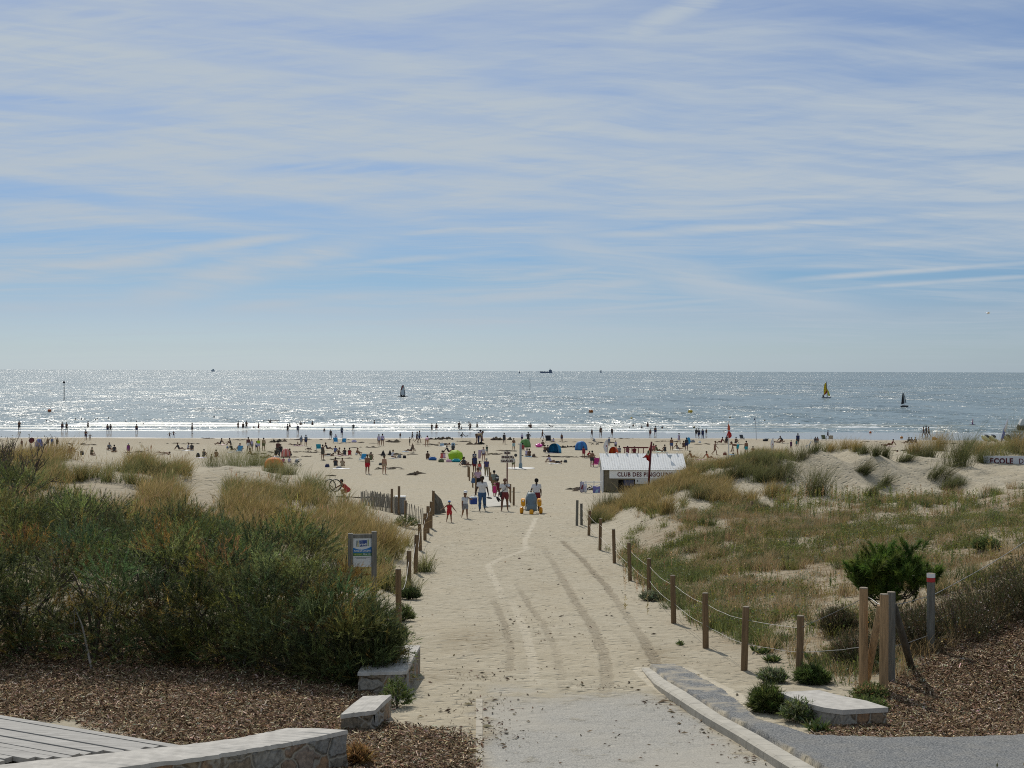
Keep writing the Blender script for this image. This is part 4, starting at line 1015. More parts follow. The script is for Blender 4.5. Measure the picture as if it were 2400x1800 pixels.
bare_shrub(Vector((x, 40, hz(x, 40))), 2.6, 'half bare shrub with small leaves cut by the left edge', .45, 7, 14)
x = ray(2440, 1850).x * 14.5
bare_shrub(Vector((x, 14.5, hz(x, 14.5) + .02)), .85, 'thin bare twigs at the bottom right corner in front of the pavement', .3, 3, 1, lean=(-.25, 0), tr_=.012)
for i, (px, py, L_, lab) in enumerate([(215, 1570, 1.3, 'pale fallen branch leaning from the dark bushes onto the wood chips'), (570, 1560, 1.0, 'dead grey branch standing at the dark foot of the bushes')]):
 p = hit(px, py, 20); t = thing('dead_branch', lab, 'branch', p)
 mb = MB()
 a = Vector((-.55, .8, .9)) if i == 0 else Vector((.12, .5, .9))
 mb.tube([(0, 0, 0), a * L_ * .5 + Vector((.05, 0, .03)), a * L_], [.022, .016, .006], 6)
 for k in range(4): mb.tube([a * L_ * (.3 + .15 * k), a * L_ * (.3 + .15 * k) + Vector(rng.normal(size=3)) * .25], [.008, .002], 4)
 mb.build('branch', mat((.30, .26, .22), .9, .2, 20), t)
def chips(n, poly, lab, nm='wood_chips'):
 q = wpoly(poly); lo, hi = q.min(0), q.max(0)
 P = np.stack([rng.uniform(lo[0], hi[0], n), rng.uniform(max(lo[1], 14), hi[1], n)], 1)
 P = P[poly_sd(P, q) + (fbm(P[:, 0] * 1.2, P[:, 1] * 1.2, 21) - .5) * .7 > rng.uniform(-.25, .15, len(P))]
 pxx = 1200 + F * P[:, 0] / P[:, 1]; P = P[(pxx > -160) & (pxx < 2560)]
 m = len(P); z = height(P[:, 0], P[:, 1])
 c = np.stack([P[:, 0], P[:, 1], z + rng.uniform(.004, .035, m)], 1)
 a = rng.uniform(0, np.pi * 2, m); ti = rng.normal(size=m) * .35; ro = rng.normal(size=m) * .5
 u = np.stack([np.cos(a) * np.cos(ti), np.sin(a) * np.cos(ti), np.sin(ti)], 1)
 w = np.stack([-np.sin(a) * np.cos(ro), np.cos(a) * np.cos(ro), np.sin(ro)], 1)
 L_ = rng.gamma(3, .0095, m).clip(.010, .11)[:, None]; B_2 = rng.uniform(.005, .013, m)[:, None]
 nn = np.cross(u, w) * .004
 V = np.stack([c - u * L_ - w * B_2, c + u * L_ - w * B_2 * .7, c + u * L_ * .9 + w * B_2, c - u * L_ + w * B_2, c - u * L_ + nn + w * .0, c + u * L_ * .9 + nn], 1)
 T = np.array([[0, 1, 5], [0, 5, 4], [4, 5, 2], [4, 2, 3]])
 TT = (T[None] + (np.arange(m) * 6)[:, None, None]).reshape(-1, 3)
 col = pick([(.15, .095, .055), (.215, .14, .082), (.30, .215, .135), (.10, .066, .04), (.50, .40, .28), (.18, .115, .066), (.13, .085, .05)], m, .3)
 C = np.repeat(col[:, None], 6, 1).reshape(-1, 3)
 tag(mesh_np(nm, V.reshape(-1, 3), TT, chip_m, C), lab, 'wood chips', kind='stuff')
chip_m = foliage_mat('bark_chips', 0.0, .9, .05)
chips(330000, MULCH_L, 'brown wood chips covering the bed on the left')
chips(150000, MULCH_R, 'brown wood chips covering the bank on the right')
def crumbs(n, px0, px1, d0, d1, keep, lab, sz=.02, pal=((.07, .05, .035), (.11, .08, .05), (.15, .115, .075))):
 P, px, d = scatter(n, px0, px1, d0, d1, keep); m = len(P)
 a = rng.uniform(0, np.pi, m); u = np.stack([np.cos(a), np.sin(a), rng.normal(size=m) * .15], 1); w = np.stack([-np.sin(a), np.cos(a), rng.normal(size=m) * .2], 1)
 L_ = (rng.gamma(2, sz / 2, m).clip(.006, .16))[:, None]; c = P + np.array([0, 0, .012])
 V = np.stack([c - u * L_, c + w * L_ * .3, c + u * L_, c - w * L_ * .3, c + np.array([0, 0, 1]) * L_ * .35], 1)
 T = np.array([[0, 1, 4], [1, 2, 4], [2, 3, 4], [3, 0, 4]])
 TT = (T[None] + (np.arange(m) * 5)[:, None, None]).reshape(-1, 3)
 C = np.repeat(pick(pal, m, .25)[:, None], 5, 1).reshape(-1, 3)
 tag(mesh_np('debris', V.reshape(-1, 3), TT, chip_m, C), lab, 'debris', kind='stuff')
def kroad(px, d, x, y):
 P_ = np.stack([x, y], 1)
 b = blob(P_, 1160, 1720, .45, .9, 1) + blob(P_, 1185, 1650, .3, .7, .5) + blob(P_, 1105, 1660, .35, 1.6, .6) + blob(P_, 1640, 1700, .35, 1.3, .7) + blob(P_, 1560, 1650, .5, .4, .8) + blob(P_, 1420, 1610, .5, .4, .6) + blob(P_, 1110, 1590, .6, .5, .5) + blob(P_, 1740, 1770, .3, .7, .6)
 return .012 + .03 * sst(.55, .7, fbm(x * .7, y * .7, 99)) + .55 * b
crumbs(42000, 880, 1950, 15, 34, kroad, 'dark crumbs of bark and weed strewn over road and sand')
crumbs(11000, 900, 1700, 30, 85, lambda px, d, x, y: .10 + .25 * sst(.55, .7, fbm(x * .5, y * .5, 103)), 'small dark crumbs lying on the sandy path', .022)
post_tan = wood((.33, .215, .115), 'tan_post_wood', 2, 16)
post_brown = wood((.19, .125, .07), 'brown_post_wood', 2, 16)
post_grey = wood((.15, .145, .125), 'grey_post_wood', 2, 16)
picket_m = wood((.15, .135, .11), 'picket_wood', 2, 20)
plank_m = wood((.36, .345, .32), 'silvered_plank', 0, 10, var=.25)
wire_m = mat((.27, .265, .25), .6, .1, 30, metal=.6, name='wire')
cap_m = wood((.24, .20, .15), 'end_grain', 0, 30)
def at_px(px, py, d):
 v = ray(px, py); return Vector((d * v.x, d, hz(d * v.x, d)))
def round_post(p, h, r, m, label, grp, tilt=(0, 0), name='fence_post', cat='post', part=True):
 t = thing(name, label, cat, p, 0, grp); t.rotation_euler = (R(tilt[1]), R(tilt[0]), rng.uniform(0, 6))
 b = MB(); b.tube([(0, 0, -.35), (0, 0, h * .3), (.003, 0, h * .7), (0, 0, h - .012)], [r, r * 1.01, r * .985, r * .97], 14, caps=False)
 b.build('shaft', m, t, True)
 c = MB(); c.tube([(0, 0, h - .012), (0, 0, h)], [r * .97, r * .90], 14); c.build('post_top', cap_m, t)
 return t
def strand(pts, r, label, nm='fence_wire', grp=None, sag=.012, m=None):
 b = MB(); P = []
 for i in range(len(pts) - 1):
  for k in range(6):
   u = k / 6; q = pts[i].lerp(pts[i + 1], u); q = q - Vector((0, 0, sag * 4 * u * (1 - u) * (pts[i + 1] - pts[i]).length)); P.append(q + Vector(rng.normal(size=3)) * .004)
 P.append(pts[-1]); b.tube(P, r, 5)
 return tag(b.build(nm, m or wire_m), label, 'wire', grp)
RP = [((1873, 1591), 1442, 'nearest brown fence post right of the path, above the stone slab'), ((1744, 1571), 1421, 'second brown fence post right of the path'),
      ((1654, 1519), 1389, 'third brown fence post right of the path'), ((1579, 1461), 1348, 'fourth brown fence post right of the path'),
      ((1521, 1397), 1308, 'fifth fence post right of the path, a blue-green plant at its foot'), ((1477, 1361), 1272, 'sixth fence post right of the path'),
      ((1440, 1320), 1240, 'seventh fence post right of the path'), ((1406, 1289), 1215, 'eighth fence post right of the path'),
      ((1380, 1255), 1196, 'ninth fence post right of the path'), ((1363, 1231), 1180, 'fence post at the beach end, right one of the close pair'), ((1352, 1232), 1172, 'fence post at the beach end, left one of the close pair')]
tops = []; mids = []
for i, ((px, py), ty, lab) in enumerate(RP):
 p = hit(px, py, 20); h = (py - ty) * p.y / F
 round_post(p, h, .062 if i < 4 else .058, post_brown if i < 9 else post_grey, lab, 'fence posts along the right side of the path', (rng.normal() * .8, rng.normal() * .8))
 s = Vector((.06, 0, 0))
 tops.append(p + Vector((0, 0, h * .80))); mids.append(p + Vector((0, 0, h * .42)))
strand(tops[:10], .0042, 'upper pale wire strung along the brown posts right of the path', grp=None)
strand(mids[:10], .0042, 'lower pale wire strung along the brown posts right of the path', grp=None)
cA = hit(2023, 1617, 15); hA = (1617 - 1376) * cA.y / F
cB = hit(2071, 1628, 15); hB = (1628 - 1391) * cB.y / F
cC = at_px(2088, 1590, cA.y + .45); hC = (cC.z and (CAMZ - cC.z) * F / cC.y + 869 - 1385) * cC.y / F
cD = hit(2181, 1529, 18); hD = (1529 - 1343) * cD.y / F
round_post(cA, hA, .072, post_tan, 'tall tan corner post, left one of the corner group', 'corner posts of the right fence')
round_post(cB, hB, .072, post_tan, 'tall tan corner post standing in front of a grey one', 'corner posts of the right fence')
round_post(cC, hC, .072, post_grey, 'tall grey corner post just behind the tan one', 'corner posts of the right fence')
tD = round_post(cD, hD, .072, post_grey, 'grey post with a white and red painted band at its top', 'corner posts of the right fence')
for nm, c, z in (('white_band', (.75, .75, .73), hD - .075), ('red_band', (.42, .03, .03), hD - .155)):
 b = MB(); b.tube([(0, 0, z), (0, 0, z + .075)], .0745, 14, caps=False); b.build(nm, mat(c, .5, .05), tD, True)
def strut(a, b, r, m, label):
 t = thing('brace_post', label, 'brace', a, 0, 'slanting braces of the corner posts')
 k = MB(); k.tube([Vector((0, 0, -.02)), (b - a) * .5, b - a], r, 12); k.build('shaft', m, t, True)
strut(hit(2036, 1612, 15) + Vector((0, .25, -.05)), cB + Vector((0, .2, hB * .86)), .062, post_tan, 'tan brace leaning against the back of the corner posts')
e = hit(2140, 1568, 17); strut(e + Vector((0, 0, -.05)), cC + Vector((.05, .05, hC * .85)), .062, wood((.075, .065, .05), 'dark_post_wood', 2, 16), 'dark brace slanting from the grey corner post to the wood chips')
P0 = tops[0]; M0 = mids[0]
far = hit(2440, 1250, 20); far.z += .8
strand([P0, cA + Vector((0, 0, hA * .90))], .006, 'upper wire from the nearest brown post to the tall tan corner post', sag=.012)
strand([M0, cA + Vector((0, 0, hA * .42))], .006, 'lower wire from the nearest brown post to the tall tan corner post', sag=.012)
strand([cA + Vector((.07, 0, hA * .90)), cB + Vector((-.03, .02, hB * .88))], .009, 'short pale wire between the two tan corner posts', sag=.005)
strand([cC + Vector((.03, 0, hC * .86)), cD + Vector((0, .04, hD * .72))], .006, 'upper wire from the grey corner post to the red and white post', sag=.01)
strand([cC + Vector((.03, 0, hC * .40)), cD + Vector((0, .04, hD * .22))], .006, 'lower wire from the grey corner post to the red and white post', sag=.01)
q1 = at(2440, 1245, 34); q2 = at(2440, 1305, 34)
strand([cD + Vector((0, .05, hD * .70)), q1], .007, 'upper wire running right from the red and white post up the slope', sag=.006)
strand([cD + Vector((0, .05, hD * .34)), q2], .007, 'lower wire running right from the red and white post up the slope', sag=.006)
LP = [((935, 1432), 1335, 'nearest wooden post left of the path, its foot among leafy plants'), ((958, 1390), 1290, 'second wooden post left of the path, wire hanging from it'), ((974, 1344), 1253, 'third wooden post left of the path'),
      ((985, 1290), 1227, 'fourth wooden post left of the path'), ((996, 1266), 1203, 'fifth wooden post left of the path'), ((1003, 1250), 1186, 'sixth wooden post left of the path'), ((1010, 1238), 1175, 'wooden post left of the path next to the leaning board'),
      ((1015, 1208), 1150, 'dark wooden post holding the leaning weathered board')]
lt = []
for i, ((px, py), ty, lab) in enumerate(LP):
 p = hit(px, py, 24); h = (py - ty) * p.y / F
 if i == 0: p = at_px(935, 1432, 31.5); h = (CAMZ - (1335 - 869) * 31.5 / F) - p.z
 round_post(p, h, .066, post_brown, lab, 'wooden posts along the left side of the path', (rng.normal(), rng.normal()))
 lt.append(p + Vector((0, 0, h * .8)))
strand(lt[:7], .006, 'loose wire along the wooden posts left of the path', sag=.06)
def picket_run(a, b, h, n, label, mt, wb=.045, posts=(), name='picket_fence', fallen=.0):
 mid = (a + b) / 2; t = thing(name, label, 'fence', Vector((mid.x, mid.y, hz(mid.x, mid.y))), 0)
 o = t.location.copy(); dx = (b - a); ang = math.atan2(dx.y, dx.x)
 k = MB()
 for i in range(n):
  u = (i + .5) / n; q = a.lerp(b, u); z = hz(q.x, q.y); hh = h * (1 + .06 * rng.normal())
  M = rotm(rng.normal() * 2, rng.normal() * 3.5, 0); M = Matrix.Rotation(ang, 3, 'Z') @ M
  k.box(Vector((q.x, q.y, z + hh / 2 - .08)) - o, (wb, .014, hh + .1), M)
 k.build('pickets', mt, t)
 for s in (.3, .75):
  w = MB(); w.tube([Vector((a.lerp(b, i / 12).x, a.lerp(b, i / 12).y, hz(a.lerp(b, i / 12).x, a.lerp(b, i / 12).y) + h * s)) - o + Vector((0, .012, 0)) for i in range(13)], .005, 4); w.build('wire', wire_m, t)
 for u, hp in posts:
  q = a.lerp(b, u); z = hz(q.x, q.y); p = MB(); p.tube([Vector((q.x, q.y + .05, z - .3)) - o, Vector((q.x, q.y + .05, z + hp)) - o], .06, 10); p.build('fence_post', post_brown, t, True)
 return t
pa = hit(860, 1192, 50); pb = hit(942, 1204, 50); pc = hit(948, 1207, 50); pd_ = hit(996, 1222, 50)
pa = at_px(868, 1180, 70); pb = at_px(941, 1200, 66); pc = at_px(948, 1205, 65); pd_ = at_px(993, 1222, 62)
picket_run(pa, pb, .82, 34, 'dense stretch of weathered picket fence at the seaward end of the left dune', picket_m, .05, [(.70, 1.15), (.92, 1.35)])
picket_run(pc, pd_, .75, 13, 'open stretch of weathered picket fence leading to the left posts', picket_m, .045, [(.05, .8)])
picket_run(at_px(845, 1165, 74), at_px(915, 1172, 73), .75, 30, 'far pale row of weathered pickets behind the dense one', wood((.30, .28, .24), 'pale_picket', 2, 20), .05)
pe = hit(1738, 1199, 50); pf = hit(1806, 1201, 50)
picket_run(pe, pf, .30, 14, 'short row of half buried pickets in the right hollow below the dune', picket_m, .05, [(.36, .42)])
t = thing('storage_box', 'grey box with a white lid behind the picket fence', 'box', at_px(938, 1190, 68.5))
MB().box((0, 0, .38), (.5, .5, .76), bev=.03).build('body', mat((.20, .21, .22), .6), t); MB().box((0, 0, .80), (.54, .54, .07), bev=.02).build('lid', mat((.62, .62, .60), .5), t)
p = at_px(1026, 1196, 69.3); s = p.y / F
t = thing('leaning_board', 'tall weathered plywood board with a cut corner leaning against a dark post', 'board', p)
M = Matrix.Translation((-.0, 0, 0)) @ rotm(-8, 0, 14).to_4x4()
MB().prism([(-14 * s, 5 * s), (-12 * s, 56 * s), (9 * s, 34 * s), (20 * s, 2 * s), (-6 * s, -2 * s)], .03, M).build('panel', wood((.17, .15, .12), 'weathered_ply', 2, 8), t)
b = MB(); b.box(Vector((-8 * s, -.06, 24 * s)), (.07, .04, 48 * s), rotm(-8, 0, 14)); b.box(Vector((2 * s, -.07, 22 * s)), (.06, .04, 34 * s), rotm(-8, -28, 14)); b.build('batten', post_grey, t)
def stone_mat(name, pal, sc=2.6, mort=(.30, .27, .22)):
 m = bpy.data.materials.new(name); nt_, N_, L_, B_0 = nodes(m)
 global N, L; N, L = N_, L_
 tc = N.new('ShaderNodeNewGeometry')
 nz_ = N.new('ShaderNodeTexNoise'); nz_.inputs['Scale'].default_value = 3; nz_.inputs['Detail'].default_value = 4
 L.new(tc.outputs['Position'], nz_.inputs['Vector'])
 va = N.new('ShaderNodeVectorMath'); va.operation = 'MULTIPLY_ADD'; L.new(nz_.outputs['Color'], va.inputs[0]); va.inputs[1].default_value = (.22, .22, .22); L.new(tc.outputs['Position'], va.inputs[2])
 v1 = N.new('ShaderNodeTexVoronoi'); v1.inputs['Scale'].default_value = sc; L.new(va.outputs[0], v1.inputs['Vector'])
 v2 = N.new('ShaderNodeTexVoronoi'); v2.feature = 'DISTANCE_TO_EDGE'; v2.inputs['Scale'].default_value = sc; L.new(va.outputs[0], v2.inputs['Vector'])
 sc_ = N.new('ShaderNodeSeparateColor'); L.new(v1.outputs['Color'], sc_.inputs[0])
 stone = rgb(sc_.outputs[0], [(i / (len(pal) - 1), c) for i, c in enumerate(pal)])
 n2 = N.new('ShaderNodeTexNoise'); n2.inputs['Scale'].default_value = 22; n2.inputs['Detail'].default_value = 6; L.new(tc.outputs['Position'], n2.inputs['Vector'])
 stone = mix(maprange(n2.outputs['Fac'], .35, .7), stone, mix(.5, stone, (.05, .045, .04)))
 L.new(mix(maprange(v2.outputs['Distance'], .015, .06), mort, stone), B_0.inputs['Base Color'])
 B_0.inputs['Roughness'].default_value = .9
 h = mth('ADD', maprange(v2.outputs['Distance'], 0, .13), mth('MULTIPLY', n2.outputs['Fac'], .35))
 bp = N.new('ShaderNodeBump'); bp.inputs['Strength'].default_value = .9; bp.inputs['Distance'].default_value = .04; L.new(h, bp.inputs['Height']); L.new(bp.outputs[0], B_0.inputs['Normal'])
 return m
rubble = stone_mat('rubble_stone', [(.20, .17, .13), (.28, .22, .15), (.33, .19, .10), (.24, .24, .23), (.36, .32, .26)], 3.2)
slab_m = mat((.43, .405, .365), .85, .22, 7, bump=.5, name='stone_capping')
def wall(name, label, front, thick, top, cap, bottom=-.5, back=None):
 """front: world polyline of the face, thick: offset vector or list, top: z at each vertex"""
 o = sum(front, Vector()) / len(front); o.z = min(top) - .4
 t = thing(name, label, 'wall', o)
 n = len(front); f = MB(); c = MB()
 th = thick if isinstance(thick, list) else [thick] * n
 segs = 14
 def row(pts, tops_, off):
  res = []
  for i in range(n - 1):
   for k in range(segs + (1 if i == n - 2 else 0)):
    u = k / segs; q = pts[i].lerp(pts[i + 1], u); z = tops_[i] * (1 - u) + tops_[i + 1] * u
    res.append((Vector((q.x, q.y, 0)), z))
  return res
 A = row(front, top, 0); Bk = row([p + d for p, d in zip(front, th)], top, 0)
 m = len(A)
 jig = lambda a: Vector((rng.normal() * a, rng.normal() * a, 0))
 V = []
 for (p, z) in A:
  zb = hz(p.x, p.y) - .3
  for k in range(5):
   V.append(p + jig(.012) + Vector((0, 0, zb + (z - cap - zb) * k / 4)) - o)
 f.add(V, [(i * 5 + k, (i + 1) * 5 + k, (i + 1) * 5 + k + 1, i * 5 + k + 1) for i in range(m - 1) for k in range(4)])
 V = []
 for (p, z) in Bk:
  zb = hz(p.x, p.y) - .3
  for k in range(2): V.append(p + Vector((0, 0, zb + (z - cap - zb) * k)) - o)
 f.add(V, [(i * 2, i * 2 + 1, (i + 1) * 2 + 1, (i + 1) * 2) for i in range(m - 1)])
 for e in (0, -1):
  a, z = A[e]; b, _ = Bk[e]; zb = min(hz(a.x, a.y), hz(b.x, b.y)) - .3
  f.add([Vector((a.x, a.y, zb)) - o, Vector((b.x, b.y, zb)) - o, Vector((b.x, b.y, z - cap)) - o, Vector((a.x, a.y, z - cap)) - o], [(0, 1, 2, 3)])
 f.build('stone_face', rubble, t)
 V = []
 for (p, z), (q, _) in zip(A, Bk):
  d = (q - p).normalized() * .02; j = jig(.010); w = .0025 * rng.normal()
  V += [p - d + j + Vector((0, 0, z - cap)) - o, p - d * .6 + j + Vector((0, 0, z + w)) - o, p.lerp(q, .5) + Vector((0, 0, z + .01 + w)) - o, q + d * .6 + Vector((0, 0, z - w)) - o, q + d + Vector((0, 0, z - cap)) - o]
 Fc = [(i * 5 + k, (i + 1) * 5 + k, (i + 1) * 5 + k + 1, i * 5 + k + 1) for i in range(m - 1) for k in range(4)] + [(i * 5, i * 5 + 4, (i + 1) * 5 + 4, (i + 1) * 5) for i in range(m - 1)]
 Fc += [(0, 1, 2, 3, 4), tuple((m - 1) * 5 + k for k in (4, 3, 2, 1, 0))]
 c.add(V, Fc); c.build('capping', slab_m, t)
 return t
def P3(px, py, d): return at(px, py, d)
def pl_(px, py, h):
 v = ray(px, py); d = -h / v.z; return Vector((d * v.x, d, CAMZ - h))
def pwall(label, fr, bk, h, cap):
 A = [pl_(*q, h) for q in fr]; Bq = [pl_(*q, h) for q in bk]
 wall('stone_wall', label, [Vector((p.x, p.y, 0)) for p in A], [Vector((q.x - p.x, q.y - p.y, 0)) for p, q in zip(A, Bq)], [CAMZ - h] * len(A), cap)
pwall('long low rubble wall with a pale flat top at the bottom left', [(-60, 1850), (264, 1800), (500, 1769), (600, 1752), (700, 1735), (812, 1711)], [(-260, 1822), (60, 1786), (330, 1757), (440, 1745), (560, 1730), (676, 1706)], 4.48, .05)
pwall('low stone wall with a pale top sticking out from the dark bushes beside the path', [(840, 1576), (952, 1573)], [(880, 1512), (985, 1513)], 4.86, .05)
pwall('broken low stone wall stump between the wood chips and the path', [(800, 1674), (879, 1664)], [(850, 1632), (917, 1629)], 4.81, .06)
sl_ = [(1825, 1622), (1880, 1645), (1930, 1658), (1975, 1664), (2082, 1658), (2030, 1642), (1960, 1628), (1920, 1617)]
zt = 0; pts = []
for px, py in sl_:
 pts.append((px, py))
d0 = [22.3, 21.6, 21.2, 21.0, 21.1, 21.7, 22.3, 22.7]
V3 = [pl_(px, py, 4.86) for px, py in pts]
o = V3[3].copy(); t = thing('stone_slab', 'low flat-topped stone block at the foot of the right bank beside the pavement', 'wall', o)
b = MB(); n = len(V3); c = Vector((0, 0, -.07))
b.add([v - o for v in V3] + [v - o + c for v in V3], [tuple(range(n)), tuple(range(2 * n - 1, n - 1, -1))] + [(i, i + n, (i + 1) % n + n, (i + 1) % n) for i in range(n)])
b.build('capping', slab_m, t)
ctr = sum(V3, Vector()) / n; b = MB()
ins = [v + (ctr - v) * .03 + c * .98 for v in V3]
b.add([v - o for v in ins] + [Vector((v.x, v.y, hz(v.x, v.y) - .3)) - o for v in ins], [tuple(range(n)), tuple(range(2 * n - 1, n - 1, -1))] + [(i, i + n, (i + 1) % n + n, (i + 1) % n) for i in range(n)])
b.build('stone_face', rubble, t)
def planks():
 t = thing('boardwalk', 'silver grey plank boardwalk entering at the bottom left', 'boardwalk', at(100, 1740, 18.6))
 o = t.location.copy()
 HD_ = 4.72
 A = pl_(60, 1686, HD_); E0 = pl_(430, 1748, HD_); E1 = pl_(-60, 1786, HD_)
 dv = (E0 - A); dv = dv / dv.length; nrm = Vector((-dv.y, dv.x, 0)); nrm = nrm if nrm.y < 0 else -nrm
 tot = abs((E1 - E0).dot(nrm)); w = .125; n = int(tot / w)
 for i in range(n):
  u = (i + .5) / n; e = E0.lerp(E1, u) + dv * (rng.uniform(-.1, .1) + (.25 if i % 5 == 3 else 0))
  a = e - dv * 6; z = Vector((0, 0, .006 * rng.normal())); q = []
  for p_, sg in ((a, -1), (e, -1), (e, 1), (a, 1)): q.append(p_ + nrm * sg * (w * .47) - o + z)
  pl = MB(); pl.add(q + [v - Vector((0, 0, .06)) for v in q], [(0, 1, 2, 3), (7, 6, 5, 4), (0, 4, 5, 1), (1, 5, 6, 2), (2, 6, 7, 3), (3, 7, 4, 0)])
  pl.build('plank', plank_m, t)
planks()
def text_mesh(s, size, M, m, parent, name='lettering', bold=.0, space=1.0, depth=.004, xs=1.0):
 cu = bpy.data.curves.new(name, 'FONT'); cu.body = s; cu.size = size; cu.align_x = 'CENTER'; cu.align_y = 'CENTER'
 cu.offset = bold; cu.extrude = depth; cu.space_character = space; cu.resolution_u = 3
 ob = bpy.data.objects.new(name, cu); link(ob)
 dg = bpy.context.evaluated_depsgraph_get()
 me = bpy.data.meshes.new_from_object(ob.evaluated_get(dg))
 bpy.data.objects.remove(ob); bpy.data.curves.remove(cu)
 me.transform(M @ Matrix.Rotation(R(90), 4, 'X') @ Matrix.Diagonal((xs, 1, 1, 1)))
 me.materials.clear(); me.materials.append(m)
 o = bpy.data.objects.new(name, me); link(o); o.parent = parent
 return o
def TM(x, y, z, rz=0): return Matrix.Translation((x, y, z)) @ Matrix.Rotation(R(rz), 4, 'Z')
ink = mat((.10, .012, .018), .6, .05, name='dark_red_paint'); black = mat((.02, .02, .022), .5, .05); white = mat((.74, .74, .72), .55, .06, name='white_paint')
d = 30.0; pL = at_px(822, 1400, d); s = d / F
t = thing('beach_sign', 'beach information sign in a thick grey timber frame among the bushes', 'sign', Vector((pL.x + 27 * s, d, pL.z)), R(8))
zt = lambda py: CAMZ - (py - 869) * s - t.location.z
fm_ = wood((.20, .185, .155), 'sign_timber', 2, 12)
for x, py in ((-27.5 * s, 1251), (27.5 * s, 1247)):
 MB().box((x, 0, zt(py) / 2 - .2), (12 * s, 13 * s, zt(py) + .4), bev=.008).build('post', fm_, t)
MB().box((0, 0, (zt(1253) + zt(1262)) / 2), (43 * s, 8 * s, zt(1253) - zt(1262))).build('top_rail', fm_, t)
pw = 43 * s; z1, z0 = zt(1262.5), zt(1330)
MB().box((0, -.01, (z1 + z0) / 2), (pw, .02, z1 - z0)).build('panel', white, t)
Y0 = -.0225
blue = mat((.03, .20, .50), .45, .05); navy = mat((.03, .07, .25), .45, .05); grn = mat((.08, .22, .09), .45, .05)
def flat(poly, m, nm, y=Y0, tt=.003):
 MB().prism(poly, tt, Matrix.Translation((0, y, 0))).build(nm, m, t)
za = zt(1284.5); zb = zt(1296.5); zc_ = zt(1304)
flat([(-pw / 2 + pw * i / 12, za - .25 * (za - zb) * (1 - ((i - 6) / 6) ** 2) * 1.6 + (.02 if i > 6 else 0) * (i - 6) / 6) for i in range(13)][::-1] + [(-pw / 2, zb), (pw / 2, zb)], blue, 'blue_band')
flat([(-pw / 2, zb - .002), (pw / 2, zb - .002), (pw / 2, zc_), (-pw / 2, zc_)], grn, 'green_band')
xa = pw * -.18; flat([(xa, zt(1268)), (pw * .24, zt(1267)), (pw * .26, zt(1281)), (xa + .02, zt(1282.5))], navy, 'logo_field')
flat([(-pw * .33, zt(1268)), (xa - .01, zt(1268)), (xa + .01, zt(1283)), (-pw * .33, zt(1282))], mat((.28, .33, .34), .5), 'logo_left_field')
flat([(-pw * .31, zt(1282)), (-pw * .215, zt(1265)), (-pw * .19, zt(1282.5))], mat((.60, .53, .30), .5), 'logo_sail', Y0 - .004)
flat([(pw * .285, zt(1266)), (pw * .345, zt(1266)), (pw * .345, zt(1281)), (pw * .285, zt(1281))], mat((.25, .33, .12), .5), 'logo_right_field')
text_mesh('saint', 4.6 * s, TM(-pw * .06, Y0 - .004, zt(1271)), mat((.45, .55, .75), .5), t)
text_mesh('brevin', 8.4 * s, TM(pw * .035, Y0 - .004, zt(1276.8)), white, t, bold=.002)
text_mesh("PLAGE DE L'OCEAN", 5.6 * s, TM(0, Y0 - .004, zt(1292.3)), white, t, bold=.0015, xs=.78)
text_mesh('SECOURS', 4.6 * s, TM(-pw * .24, Y0 - .004, zt(1300.5)), mat((.62, .62, .20), .5), t, bold=.001, xs=.85)
text_mesh('18 ou 112', 5.4 * s, TM(pw * .23, Y0 - .004, zt(1300)), white, t, bold=.001, xs=.8)
for i, py in enumerate((1307.5, 1310)):
 MB().box((-.02 * i, Y0, zt(py)), (pw * (.8 - .25 * i), .003, .8 * s)).build('small_print', mat((.25, .25, .27), .6), t)
d = 104.0; s = d / F
bx0, bx1 = at(1413, 1150, d).x, at(1604, 1150, d).x
gz = min(hz(bx0, d), hz(bx1, d))
t = thing('beach_hut', 'small beach club hut with a white corrugated roof and a lettered board', 'hut', Vector(((bx0 + bx1) / 2, d, gz)))
Wd = bx1 - bx0; zt = lambda py, dd=d: CAMZ - (py - 869) * dd / F - gz
dep = 3.2; ze = zt(1097); ridge = zt(1063, d + dep / 2)
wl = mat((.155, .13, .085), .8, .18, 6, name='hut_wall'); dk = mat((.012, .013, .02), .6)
corr = bpy.data.materials.new('corrugated_roof'); nt_, N, L, B0 = nodes(corr)
geo = N.new('ShaderNodeNewGeometry');
L.new(mix(maprange(gnoise(9.0, 5, .75, .12), .48, .72, 0, .7), (.84, .83, .80), (.42, .40, .37)), B0.inputs['Base Color']); B0.inputs['Roughness'].default_value = .6
fx = lambda px: at(px, 1150, d).x - t.location.x
b = MB()
zb_ = -.4
hx0, hx1 = fx(1449), fx(1488); hz0, hz1 = zt(1150), zt(1124)
b.box(((fx(1413) + .06 + hx0) / 2, 0, (zb_ + ze) / 2), (hx0 - fx(1413) - .06, .1, ze - zb_)); b.box(((hx1 + fx(1604) - .06) / 2, 0, (zb_ + ze) / 2), (fx(1604) - .06 - hx1, .1, ze - zb_))
b.box(((hx0 + hx1) / 2, 0, (hz1 + ze) / 2), (hx1 - hx0, .1, ze - hz1)); b.box(((hx0 + hx1) / 2, 0, (zb_ + hz0) / 2), (hx1 - hx0, .1, hz0 - zb_))
b.build('front_wall', wl, t)
b = MB(); b.box((0, dep, (zb_ + ze) / 2), (Wd - .12, .1, ze - zb_)); b.build('back_wall', wl, t)
